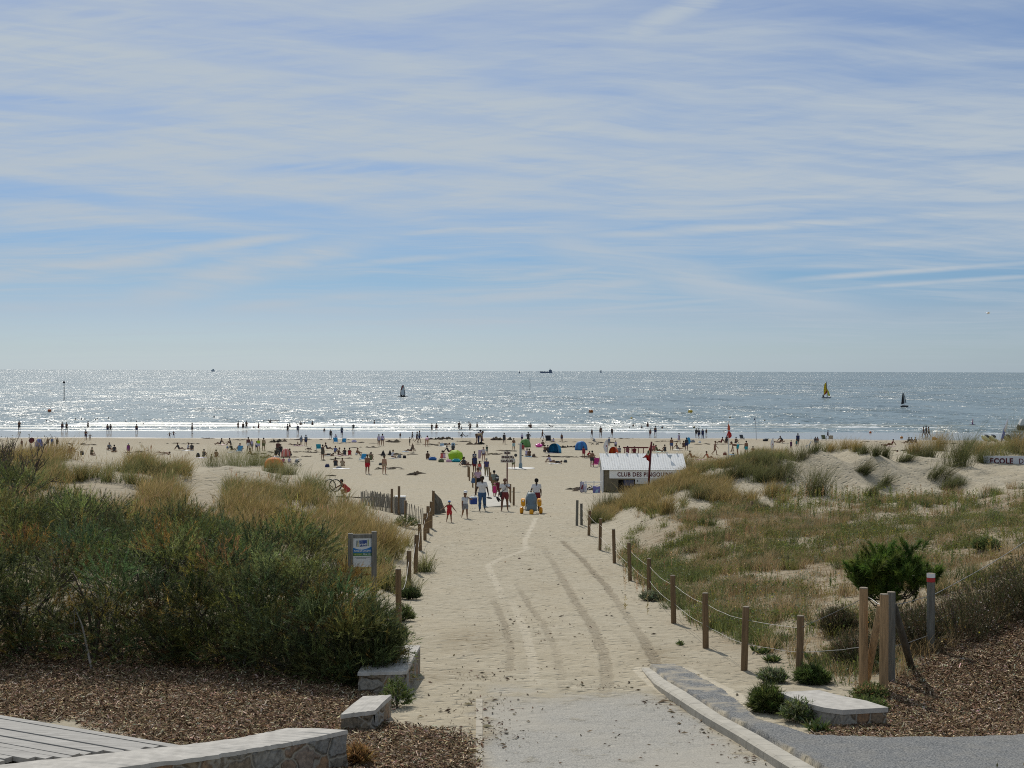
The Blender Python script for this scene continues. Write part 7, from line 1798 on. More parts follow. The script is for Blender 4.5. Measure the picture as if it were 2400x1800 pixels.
def region_mask(B, kind):
 r, t, h = B['reg'], B['t'], B['h']; isn = lambda *a: np.isin(r, a)
 if kind == 'tee': return isn('torso') & (h < .285) | isn('hips') & (h > .005) | isn('upperarm') & (t < .62)
 if kind == 'tank': return isn('torso') & (h < .27) | isn('hips') & (h > .0)
 if kind == 'shirt': return isn('torso') & (h < .287) | isn('hips') & (h > -.02) | isn('upperarm') | isn('forearm') & (t < 2)
 if kind == 'shorts': return isn('hips') & (h < .055) | isn('thigh') & (t < .62)
 if kind == 'trunks': return isn('hips') & (h < .05) | isn('thigh') & (t < .22)
 if kind == 'trousers': return isn('hips') & (h < .055) | isn('thigh') | isn('shin') & (t < 1.1) & ~(isn('shin') & (t > .93))
 if kind == 'swimsuit': return isn('torso') & (h < .235) | isn('hips') | isn('thigh') & (t < .05)
 if kind == 'bikini_top': return isn('torso') & (h < .225) & (h > .165)
 if kind == 'dress': return isn('torso') & (h < .262) | isn('hips') | isn('thigh') & (t < .6)
 if kind == 'skirt': return isn('hips') & (h < .06) | isn('thigh') & (t < .75)
 if kind == 'hair': return isn('head', 'face', 'neck') & ((B['hx'] > .030) | (B['hy'] < -.012) & (B['hx'] > -.035))
 if kind == 'long_hair': return isn('head', 'face', 'neck') & ((B['hx'] > .030) | (B['hy'] < -.005)) | isn('torso') & (B['hy'] < -.02) & (h > .235) & (np.abs(B['V'][:, 0]) < .05)
 if kind == 'hat': return isn('head', 'face') & (B['hx'] > .016)
 if kind == 'rash_vest': return isn('torso') & (h < .287) | isn('hips') & (h > .0) | isn('upperarm') | isn('forearm')
 if kind == 'wetsuit': return isn('torso') & (h < .287) | isn('hips', 'upperarm', 'forearm', 'thigh') | isn('shin') & (t < .9)
OFFS = dict(tee=.012, tank=.009, shirt=.012, shorts=.014, trunks=.009, trousers=.010, swimsuit=.005, bikini_top=.006, dress=.014, skirt=.018, hair=.009, long_hair=.013, hat=.014, rash_vest=.007, wetsuit=.006)
def body_mesh(pose, kind):
 B = body(pose)
 if kind in B['meshes']: return B['meshes'][kind]
 if kind == 'body': V, Fc = B['V'], B['F']
 else:
  m = region_mask(B, kind); f = B['F'][m[B['F']].sum(1) >= 3]
  if not len(f): B['meshes'][kind] = None; return None
  used, inv = np.unique(f, return_inverse=True); Fc = inv.reshape(f.shape)
  V = B['V'][used] + B['N'][used] * OFFS[kind] * (1 + .25 * np.sin(B['V'][used, 0:1] * 60 + B['V'][used, 2:3] * 45))
 o = mesh_np(kind, V, Fc, mat((.5, .5, .5)), smooth=True)
 me = o.data; bpy.data.objects.remove(o)
 B['meshes'][kind] = me
 return me
SKIN = dict(f=(.40, .235, .16), t=(.225, .118, .072), d=(.055, .030, .020), b=(.16, .085, .055))
HAIRC = dict(k=(.012, .010, .009), n=(.07, .04, .02), y=(.28, .19, .09), g=(.35, .34, .32), r=(.14, .06, .03))
_pm = {}
def pmat(c, rough=.75):
 k = (tuple(c), rough)
 if k not in _pm:
  m = bpy.data.materials.new('cloth_or_skin'); m.use_nodes = True; b = m.node_tree.nodes['Principled BSDF']
  nt_ = m.node_tree; tc = nt_.nodes.new('ShaderNodeTexCoord'); no = nt_.nodes.new('ShaderNodeTexNoise'); no.inputs['Scale'].default_value = 14
  nt_.links.new(tc.outputs['Object'], no.inputs[0]); mx = nt_.nodes.new('ShaderNodeMix'); mx.data_type = 'RGBA'
  mx.inputs['A'].default_value = (*[q * .82 for q in c], 1); mx.inputs['B'].default_value = (*[min(1, q * 1.15) for q in c], 1)
  nt_.links.new(no.outputs['Fac'], mx.inputs['Factor']); nt_.links.new(mx.outputs['Result'], b.inputs['Base Color'])
  b.inputs['Roughness'].default_value = rough; b.inputs['Specular IOR Level'].default_value = .25
  _pm[k] = m
 return _pm[k]
def setmat(o, m):
 o.material_slots[0].link = 'OBJECT'; o.material_slots[0].material = m
def person(pos, H, pose, label, skin='t', clothes=(), hair='k', rz=0.0, group=None, hk='hair'):
 B = body(pose)
 t = thing('person', label, 'person', pos, R(rz), group)
 o = bpy.data.objects.new('body', body_mesh(pose, 'body')); link(o); o.parent = t; o.scale = (H, H, H); setmat(o, pmat(SKIN[skin], .6))
 its = list(clothes)
 if hair: its.append((hk, HAIRC[hair]))
 for k, c in its:
  me = body_mesh(pose, k)
  if me is None: continue
  q = bpy.data.objects.new(k, me); link(q); q.parent = t; q.scale = (H, H, H); setmat(q, pmat(C_[c] if isinstance(c, str) else c))
 t['h'] = H
 del t['h']
 return t
def joint(t, pose, nm, H):
 """world position of a joint of a posed person"""
 B = body(pose); M, z, c = B['shift']; v = B['J'][nm].copy()
 if M is not None: v = M @ v
 v.z -= z
 return Matrix.Translation(t.location) @ Matrix.Rotation(t.rotation_euler.z, 4, 'Z') @ (v * H)
W3 = (.66, .66, .67)
p = bhit(1130, 1198); s = p.y / F; H = 84 * s
m1 = person(p, H, 'man_cooler', 'man in white V-neck tee and rolled jeans carrying a blue cooler', 'd', [('tee', W3), ('trousers', 'denim')], 'k')
hw = joint(m1, 'man_cooler', 'wrR', H)
t = thing('cool_box', 'blue cool box with white lid carried by the man in jeans', 'cool box', hw + Vector((-.10, -.05, -.52)), R(18))
MB().box((0, 0, .16), (.34, .26, .32), taper=1.06, bev=.02).build('body', mat((.015, .05, .24), .45), t); MB().box((0, 0, .345), (.38, .29, .06), bev=.02).build('lid', mat((.50, .58, .68), .45), t)
MB().tube([(-.15, 0, .34), (-.10, 0, .46), (.08, 0, .50), (.15, 0, .34)], .012, 6).build('handle', mat((.62, .64, .68), .45), t)
hw = joint(m1, 'man_cooler', 'wrL', H)
t = thing('sandals', 'dark pair of shoes held by the man with the cooler', 'shoes', hw + Vector((.03, -.04, -.22)))
for i, a in ((0, 10), (1, -25)): MB().sph((.04 * i, .02 * i, .03), (.14, .05, .045), 10, 6, rotm(0, 10, a)).build('shoe', cm('char'), t, True)
p = bhit(1183, 1198); H = 80 * p.y / F
m2 = person(p, H, 'man_strap', 'bald man in white tee and red patterned shorts holding his bag strap', 'b', [('tee', W3), ('shorts', (.17, .035, .04))], None)
c0 = joint(m2, 'man_strap', 'shL', H); c1 = joint(m2, 'man_strap', 'hpR', H)
t = thing('shoulder_bag', 'dark shoulder bag slung across the bald man', 'bag', c1 + Vector((-.13, -.06, -.02)))
MB().box((0, 0, .0), (.10, .22, .26), bev=.03).build('pouch', cm('char'), t); MB().tube([c0 + Vector((-.03, -.11, .05)) - t.location, c0.lerp(c1, .5) + Vector((-.01, -.16, 0)) - t.location, Vector((0, -.03, .12))], .014, 5).build('strap', cm('char'), t)
hw = joint(m2, 'man_strap', 'wrR', H)
t = thing('sandals', 'pair of dark shoes dangling from the hand of the bald man', 'shoes', hw + Vector((-.04, -.04, -.30)))
for i, a in ((0, 60), (1, 48)): MB().sph((.05 * i, .0, .06 + .04 * i), (.16, .05, .045), 10, 6, rotm(0, a, 10)).build('shoe', cm('black'), t, True)
p = bhit(1090, 1215); H = 63 * p.y / F
person(p, H, 'girl', 'girl in pale tee with blue hem and dark shorts, one hand on her head', 't', [('shorts', 'grey'), ('tee', (.55, .58, .62))], 'n', hk='long_hair', rz=12)
t = thing('cap', 'small white cap held by the girl on her head', 'hat', p + Vector((.02, -.02, H * .985))); MB().sph((0, 0, .01), (.10, .11, .07), 10, 6).build('crown', cm('white'), t, True); MB().sph((.0, -.11, -.01), (.08, .08, .012), 10, 5).build('peak', cm('white'), t, True)
p = bhit(1053, 1224); H = 53 * p.y / F
k1 = person(p, H, 'toddler', 'small child in a red outfit and bright blue hat running on the sand', 't', [('dress', (.42, .02, .03)), ('hat', (.03, .18, .46))], None, rz=12)
p = bhit(1258, 1203); p = p + Vector((0, .9, 0)); p.z = hz(p.x, p.y); H = 81 * p.y / F
person(p, H, 'push', 'man in white tee seen from behind pulling the beach wheelchair', 'd', [('tee', W3), ('shorts', 'maroon')], 'k', rz=180)
p = bhit(1159, 1169); H = 36 * p.y / F * 1.05
person(p, H, 'walk2', 'toddler in bright pink dress and pink hat on the walkway', 'f', [('dress', (.50, .03, .16)), ('hat', (.65, .25, .30))], None, rz=170)
p = bhit(1166, 1180); p = bhit(1166, 1167); H = 46 * p.y / F
person(p, H, 'walk', 'woman in a dark red dress behind the toddler in pink', 'b', [('dress', (.13, .015, .03))], 'k', rz=165)
p = bhit(1158, 1155); H = 54 * p.y / F
person(p, H, 'walk2', 'woman in grey-green top and patterned skirt walking away with a pack', 't', [('tee', (.22, .25, .22)), ('skirt', (.20, .15, .08))], 'k', rz=178)
t = thing('backpack', 'black and white backpack of the woman in grey-green', 'bag', p + Vector((.22, -.20, H * .58))); MB().box((0, 0, .1), (.26, .18, .42), bev=.06).build('body', cm('char'), t); MB().box((0, -.10, .14), (.2, .03, .06), bev=.01).build('white_band', cm('white'), t)
p = bhit(1120, 1153); H = 60 * p.y / F
person(p, H, 'walk', 'blond woman in pale pink tee and dark shorts with a blue bag', 'f', [('tee', (.52, .36, .44)), ('shorts', 'black')], 'r', rz=186)
t = thing('beach_bag', 'blue bag hanging at the side of the woman in pale pink', 'bag', p + Vector((-.34, -.05, H * .40))); MB().box((0, 0, .1), (.30, .12, .36), taper=.8, bev=.03).build('body', cm('denim'), t); MB().tube([(-.05, 0, .28), (.15, -.12, .75), (.30, -.05, .95)], .014, 5).build('strap', cm('navy'), t)
p = bhit(1140, 1118); H = 45 * p.y / F
person(p, H, 'walk2', 'grey haired man in navy blue shirt and beige trousers walking away', 'f', [('trousers', 'khaki'), ('tee', (.07, .06, .15))], 'g', rz=182)
p = bhit(1124, 1114); H = 35 * p.y / F
person(p, H, 'walk', 'woman in a coral strappy top on the walkway', 't', [('tank', 'coral'), ('shorts', 'grey')], 'n', rz=188, hk='long_hair')
p = bhit(1112, 1108); H = 43 * p.y / F
person(p, H, 'walk2', 'man in dark blue with a big backpack and maroon shorts on the walkway', 'b', [('tee', 'navy'), ('shorts', 'maroon')], 'g', rz=176)
t = thing('backpack', 'large dark backpack on the man in maroon shorts', 'bag', p + Vector((.05, -.24, H * .56))); MB().box((0, 0, .12), (.40, .24, .58), bev=.09).build('body', cm('navy'), t); MB().box((.14, -.14, .10), (.16, .10, .22), bev=.04).build('pocket', cm('char'), t)
p = bhit(1112, 1091); H = 35 * p.y / F
person(p, H, 'walk', 'person in a dark top ahead of the man with the big backpack', 'b', [('tee', 'navy'), ('shorts', 'char')], 'k', rz=180)
p = bhit(1133, 1080); H = 33 * p.y / F
person(p, H, 'stand2', 'woman in white top and dark shorts holding a lilac towel', 'f', [('tee', (.50, .48, .54)), ('trunks', 'navy')], 'n', rz=0)
t = thing('towel', 'lilac towel hanging beside the woman in white top and dark shorts', 'towel', p + Vector((-.36, 0, .25))); MB().sheet(lambda u, v: Vector(((u - .5) * .42 * (1 - .4 * v) - .1 * v, .06 * math.sin(u * 8), .95 - v * .95)), 6, 6).build('cloth', cm((.46, .34, .46)), t, True, sol=.015)
p = bhit(1141, 1065); H = 23 * p.y / F
person(p, H, 'walk', 'person in dark green top and pale shorts walking beyond the lilac towel', 't', [('tee', (.03, .07, .05)), ('shorts', (.30, .36, .34))], 'k', rz=160)
p = bhit(1203, 1099); H = 30 * p.y / F
person(p, H, 'paddle', 'person in white holding up a round bat beside the signpost', 't', [('tee', (.50, .52, .50)), ('shorts', 'olive')], 'n', rz=185)
t = thing('beach_bat', 'round dark beach bat held up beside the signpost', 'bat', p + Vector((.24, 0, H * .98))); MB().tube([(0, -.02, .12), (0, .02, .12)], .16, 14).build('face', cm('char'), t); MB().tube([(-.08, 0, -.10), (-.03, 0, .02)], .02, 6).build('grip', cm('brown'), t)
p = at_px(816, 1163, 83); H = 1.66
person(p, H, 'reach', 'woman in a red playsuit crouching and reaching out at the end of the left dune', 't', [('dress', (.42, .045, .05))], 'k', rz=-75)
PX = []
def P_(px, py, h, pose, rz, skin, cl, hair, label, g=None): PX.append((px, py, h, pose, rz, skin, cl, hair, label, g))
NV, BL = 'navy', 'black'
tr = lambda c: [('trunks', c)]
sh = lambda c: [('shorts', c)]
P_(112, 1049, 24, 'stand', 0, 't', tr('char'), 'k', 'bare person standing behind the dune grass, left one of three')
P_(122, 1049, 24, 'stand', 180, 't', [('tee', 'blue'), ('shorts', 'grey')], 'k', 'person in a blue top standing behind the dune grass, middle one of three')
P_(134, 1049, 24, 'stand2', 180, 't', [('tank', 'black'), ('shorts', 'char')], 'k', 'person in a dark top standing behind the dune grass, right one of three')
P_(51, 1049, 20, 'stand', 0, 't', tr('char'), 'k', 'child standing left of the maroon parasol')
P_(201, 1031.5, 25, 'carry', 180, 'b', sh(NV), 'k', 'dark adult on the wet sand with arms bent, beside a small child on the left')
P_(211, 1032, 16, 'armsout', 180, 'b', tr('char'), 'k', 'small child on the wet sand with arms spread on the left')
P_(301, 1068, 30, 'stand', 20, 't', [('dress', 'purple'), ('hat', 'white')], None, 'woman in a long purple dress and white hat behind the left dune')
P_(397.5, 1028, 15, 'armsout', 180, 'b', tr('char'), 'k', 'left one of two children in the swash on the left')
P_(407, 1026, 16, 'armsout', 180, 'b', tr(NV), 'k', 'right one of two children in the swash on the left')
P_(582, 1056, 33, 'walk', 190, 't', [('tee', (.12, .05, .05)), ('shorts', 'white')], 'k', 'adult with dark backpack and white shorts in the standing group')
P_(590, 1056, 27, 'stand', 170, 't', [('tee', 'lav'), ('shorts', 'grey')], 'n', 'child in pale top between two adults in the standing group')
P_(601, 1056.5, 23, 'stand', 180, 't', [('tee', 'white'), ('shorts', NV)], 'k', 'small child in white tee in the standing group')
P_(606, 1056.5, 30, 'stand', 200, 'f', [('tee', 'lime'), ('shorts', 'lav')], 'n', 'person in lime green top in the standing group')
P_(618, 1056, 31, 'stand2', 190, 't', [('tank', 'tan'), ('shorts', 'olive')], 'k', 'adult with a red bag at the right of the standing group')
P_(495, 1089, 26, 'walk', 90, 't', [('tee', NV), ('shorts', 'grey')], 'k', 'child in navy tee walking right behind the left dune')
P_(651.5, 1069, 37, 'stand', 180, 'b', [('tee', (.12, .05, .04)), ('trousers', 'char')], 'k', 'adult in maroon close beside one in black, behind the orange tent')
P_(658, 1070, 30, 'stand2', 180, 'b', [('tee', 'black'), ('trousers', 'char')], 'k', 'person all in black behind the orange tent')
P_(706, 1044, 24, 'stand', 150, 't', [('tee', (.12, .18, .26)), ('shorts', 'grey')], 'k', 'left one of a couple standing hand in hand on the beach')
P_(717, 1045.5, 27, 'stand2', 200, 't', [('tee', (.10, .14, .20)), ('shorts', NV)], 'k', 'right one of a couple standing hand in hand on the beach')
P_(698, 1044, 10, 'stand', 0, 't', tr('char'), 'k', 'tiny child standing next to the hand in hand couple')
P_(756, 1077, 36, 'stand', 150, 't', [('dress', (.08, .075, .06))], 'k', 'woman in a short dark dress standing right of the teal chair')
P_(787, 1036, 19, 'carry', 200, 't', [('tee', 'lav'), ('shorts', 'azure')], 'n', 'person in pale shirt standing at the blue chair by the waterline')
P_(775, 1029, 23, 'stand2', 180, 'b', [('dress', 'char')], 'k', 'broad dark figure at the swash carrying something under one arm')
P_(888, 1045.5, 28, 'stand', 180, 't', [('tee', 'lav'), ('trunks', 'grey')], 'k', 'left one of two people in white shirts near the water')
P_(896.5, 1045, 29, 'stand2', 175, 't', [('tee', 'lav'), ('trunks', NV)], 'k', 'right one of two people in white shirts near the water')
P_(861, 1111.5, 47, 'stand', 170, 't', sh((.40, .015, .03)), 'n', 'boy in bright red swimming shorts standing on the open sand')
P_(900.5, 1111.5, 44, 'stand', 176, 'f', [('trunks', 'tan')], 'n', 'bare child with pale trunks standing right of the boy in red shorts')
P_(938, 1028.5, 15, 'stand', 180, 'b', tr('char'), 'k', 'child at the waterline above the two people in white shirts')
P_(966, 1032, 21, 'walk', 90, 'b', [('tank', 'char'), ('shorts', 'char')], 'k', 'dark figure walking in front of two tall walkers')
P_(977, 1036.5, 26, 'walk', 90, 'b', [('tee', 'char'), ('shorts', NV)], 'k', 'left one of two tall walkers at the water in the middle')
P_(982.5, 1037.5, 29, 'walk2', 90, 'b', [('tee', (.13, .16, .20)), ('shorts', NV)], 'k', 'right one of two tall walkers at the water in the middle')
P_(960, 1044.5, 20, 'stand', 90, 't', [('dress', (.07, .09, .07))], 'k', 'child wrapped in a dark green towel in the middle')
P_(967, 1061, 22, 'stand', 180, 't', [('dress', (.16, .12, .09))], 'y', 'fair haired person in brown standing behind the air mattress')
P_(1000, 1047, 20, 'bend', 180, 'f', [('swimsuit', 'lpink')], 'n', 'person in pale pink bending down on the sand')
P_(1080, 1026.5, 13, 'crouch', 90, 'b', [('tee', 'char'), ('shorts', 'char')], 'k', 'dark person crouching beside a small dog at the waterline')
P_(1117, 1041, 24, 'bend', 80, 't', [('tee', 'tan'), ('shorts', 'brown')], 'k', 'person bending over beside a hunched figure in blue')
P_(1125, 1040, 25, 'bend', 185, 'b', [('tee', NV), ('trousers', NV)], 'k', 'hunched figure in dark blue with a cloth')
P_(1181.5, 1041.5, 28, 'walk', 170, 'b', [('dress', 'char')], 'k', 'dark woman walking toward the sea above the signpost')
P_(1223.5, 1035, 20, 'stand', 180, 'b', [('tee', 'lav'), ('shorts', NV)], 'k', 'child by the waterline left of the man with hands on hips')
P_(1238, 1040, 28, 'hips', 180, 'b', [('tee', 'char'), ('shorts', 'char')], 'k', 'man with hands on hips behind the green tent')
P_(1204, 1055, 29, 'carry', 180, 't', [('skirt', (.40, .56, .58))], 'n', 'bare chested person wrapped in a pale blue towel skirt')
P_(1271, 1029, 23, 'walk', 90, 'b', tr('char'), 'k', 'slim dark figure walking at the waterline above the pink ring')
P_(1316.5, 1036.5, 21, 'stand', 180, 'b', tr(NV), 'k', 'child standing alone at the waterline left of the deep blue tent')
P_(1368, 1073.5, 28, 'stand', 180, 't', [('dress', (.28, .03, .05))], 'k', 'person in dark red standing below the deep blue tent')
P_(1388, 1094, 39, 'stand2', 190, 't', sh('char'), 'k', 'tanned man in black shorts beside the magenta chair')
P_(1427.5, 1045, 21, 'stand', 180, 't', [('tee', (.16, .19, .28)), ('shorts', 'grey')], 'k', 'person in grey-blue top behind the white feather flag')
P_(1443, 1054, 22, 'stand', 180, 't', [('tee', 'lav'), ('shorts', 'char')], 'k', 'person in pale shirt and black shorts behind the orange and red tent')
P_(1574, 1056, 31, 'stand', 180, 't', [('shorts', (.07, .11, .24))], 'k', 'bare chested man in blue shorts standing above the hut roof')
P_(1591, 1040, 26, 'walk', 150, 't', [('tee', 'lav'), ('shorts', 'lav')], 'k', 'person in pale clothes walking at the waterline above the hut')
P_(1609, 1055.5, 31, 'stand2', 190, 'b', [('tee', 'char'), ('shorts', NV)], 'k', 'man in black carrying a light blue board under one arm')
P_(1675.5, 1066, 34, 'walk', 70, 't', [('swimsuit', (.30, .17, .13))], 'n', 'woman walking right across the sand left of the lifeguard mast')
P_(1749, 1065, 33, 'stand', 180, 't', sh('teal'), 'k', 'man in teal shorts right of the lifeguard mast')
P_(1718, 1064, 17, 'stand', 90, 't', tr('char'), 'k', 'child standing before the bending person near the lifeguard mast')
P_(1729, 1067, 25, 'bend', -90, 't', [('shorts', 'teal')], 'k', 'person with turquoise shorts bending beside a child')
P_(1703, 1041, 21, 'stand', 180, 'b', [('tee', 'char'), ('shorts', 'char')], 'k', 'dark figure behind the lifeguard mast near the water')
P_(1854, 1054, 23, 'walk', 160, 't', [('dress', (.10, .03, .10))], 'k', 'woman in dark purple behind the right dune')
P_(1870, 1045, 30, 'stand', 180, 'b', [('tee', NV), ('shorts', 'char')], 'k', 'tall person in navy behind a teal towel on the right')
P_(1867, 1048, 19, 'stand', 180, 't', [('dress', (.04, .16, .18))], 'k', 'person wrapped in a teal towel on the right')
P_(1911, 1045, 22, 'stand', 170, 't', [('tee', 'char'), ('shorts', 'grey')], 'k', 'left one of a close dark pair standing right of the teal towel')
P_(1916, 1045, 22, 'stand2', 190, 't', [('tee', (.14, .05, .06)), ('shorts', 'grey')], 'k', 'right one of a close dark pair standing right of the teal towel')
P_(1940, 1026, 19, 'walk', 90, 'b', [('tee', NV), ('shorts', NV)], 'k', 'dark figure walking between the green and the tan beach chairs')
P_(2165, 1024, 25, 'walk', -90, 'b', sh(NV), 'k', 'left one of three people walking along the wet sand on the right')
P_(2171, 1023, 26, 'walk2', -90, 'b', [('tank', 'char'), ('shorts', 'char')], 'k', 'middle one of three people walking along the wet sand on the right')
P_(2177, 1024, 25, 'walk', -90, 'b', sh('char'), 'k', 'right one of three people walking along the wet sand on the right')
for a in [(146, 1012, 23, 'stand', 180, 'b', tr(NV), 'k', 'left one of two dark figures in the shallows below the tall marker'), (156, 1012, 23, 'stand2', 180, 'b', sh('char'), 'k', 'right one of two dark figures in the shallows below the tall marker'),
          (45, 1011, 26, 'carry', 180, 'b', sh('char'), 'k', 'dark figure in the shallows behind the bare shrub'), (252, 1015, 22, 'stand', 180, 'b', sh(NV), 'k', 'left one of two figures side by side in the shallows, third group from left'), (259, 1015, 22, 'stand2', 180, 'b', [('swimsuit', 'char')], 'k', 'right one of two figures side by side in the shallows, third group from left'),
          (320, 1016, 22.5, 'stand', 180, 'b', sh(NV), 'k', 'single sturdy figure in the shallows right of the side by side pair'), (450, 1016, 26, 'stand', 90, 'b', sh('char'), 'k', 'slim single figure in the shallows standing sideways'),
          (674, 1017, 24, 'stand', 160, 'b', [('swimsuit', 'char')], 'k', 'slim dark figure in the shallows left of a broader one'), (698, 1016.5, 22.5, 'stand2', 180, 'b', [('dress', (.10, .12, .17))], 'k', 'figure in a grey-blue top in the shallows above the couple'),
          (801, 1022.5, 23.5, 'phone', 180, 'b', [('tee', (.10, .14, .18)), ('shorts', NV)], 'k', 'figure in the shallows with hands at the face above the blue chairs'), (828, 1009, 18, 'hips', 180, 'b', [('tee', 'char'), ('shorts', 'char')], 'k', 'stocky figure in the shallows right of the one with hands at the face'),
          (1387, 1023.5, 19, 'walk', 150, 'b', tr('char'), 'k', 'left one of three spaced figures in the shallows above the deep blue tent'), (1408, 1023.5, 25, 'stand2', 180, 'b', tr('brown'), 'k', 'middle one of three spaced figures in the shallows above the deep blue tent'), (1434, 1023, 22, 'walk', 160, 'b', [('swimsuit', 'char')], 'k', 'right one of three spaced figures in the shallows above the deep blue tent'),
          (1524, 1023.5, 19, 'stand2', 180, 'b', sh((.18, .06, .06)), 'k', 'figure with reddish shorts in the shallows above the flag pole'), (1536, 1021, 23, 'stand', 180, 'b', sh(NV), 'k', 'dark figure in the shallows right of the one with reddish shorts'),
          (1632, 1024, 21, 'stand', 170, 'b', [('tee', 'char'), ('shorts', 'char')], 'k', 'first from the left of four people together in the shallows'), (1638, 1028, 25, 'walk', 190, 'b', [('tee', 'char'), ('shorts', NV)], 'k', 'second from the left of four people together in the shallows'), (1647, 1028, 24, 'stand', 180, 'b', [('tee', NV), ('trousers', NV)], 'k', 'third from the left of four people together in the shallows'), (1655.5, 1021, 17, 'stand', 180, 'b', tr('char'), 'k', 'small child, right one of four together in the shallows')]:
 P_(*a)
WADE = [(206, 1002, 16, .72, 'bare figure wading alone above the adult with a child on the left'), (558, 1002, 15, .66, 'left one of three waders close together left of the middle'), (570, 1005, 16, .75, 'middle one of three waders close together left of the middle'), (577.5, 1005, 20, .85, 'right one of three waders close together, leaning'),
  (606, 1005, 15, .7, 'single wader right of the close group of three'), (595, 1003, 6, .4, 'child low in the water right of the close group of three'), (633, 995, 11, .55, 'wader holding up a long board'), (679, 1001, 10, .5, 'wader behind the slim dark figure in the shallows'),
  (705, 998, 11, .55, 'wader in deeper water above the figure in grey-blue'), (732, 996, 10, .5, 'broad wader right of the figure in grey-blue'), (877, 993, 9, .45, 'wader waist deep above the two people in white shirts'), (714, 993, 5, .3, 'wader chest deep beside the broad wader'),
  (1012, 1007, 15, .72, 'wader in reddish trunks, left one of a pair in the middle'), (1023, 1007, 16, .74, 'slim wader, right one of a pair in the middle'), (1076, 1006, 19, .82, 'tall wader left of a child in the middle'), (1082, 1006, 7, .5, 'child wading close to the tall wader'), (1102, 1007, 17, .76, 'wader right of the tall wader in the middle'),
  (1118, 1003, 14, .68, 'broad wader, right one of the middle group'), (1099, 993, 6, .35, 'wader chest deep behind the middle group'), (1240, 1001, 9, .5, 'left one of two waders hugging above the shower column'), (1244, 1003, 12, .6, 'right one of two waders hugging above the shower column'), (1518, 1001, 12, .62, 'tall wader above the flag pole'),
  (1552, 1004, 7, .42, 'stout wader right of the tall one above the flag pole'), (1484, 1000, 7, .42, 'wader waist deep left of the tall one above the flag pole'), (1504, 1003, 6.5, .4, 'wader next to the tall one above the flag pole'), (760, 1010, 8, .5, 'child sitting in the swash above the blue chairs')]
SWIM = [(109, 988), (177, 984), (191, 984), (199, 983), (224, 984), (228, 982), (254, 981), (295, 989), (307, 987), (320, 989), (336, 996), (618, 988), (650, 995), (653, 994), (668, 1003), (695, 994), (850, 986), (861, 986), (938, 994), (950, 995), (1065, 1001), (1440, 995), (1449, 997), (1475, 1003), (782, 998)]
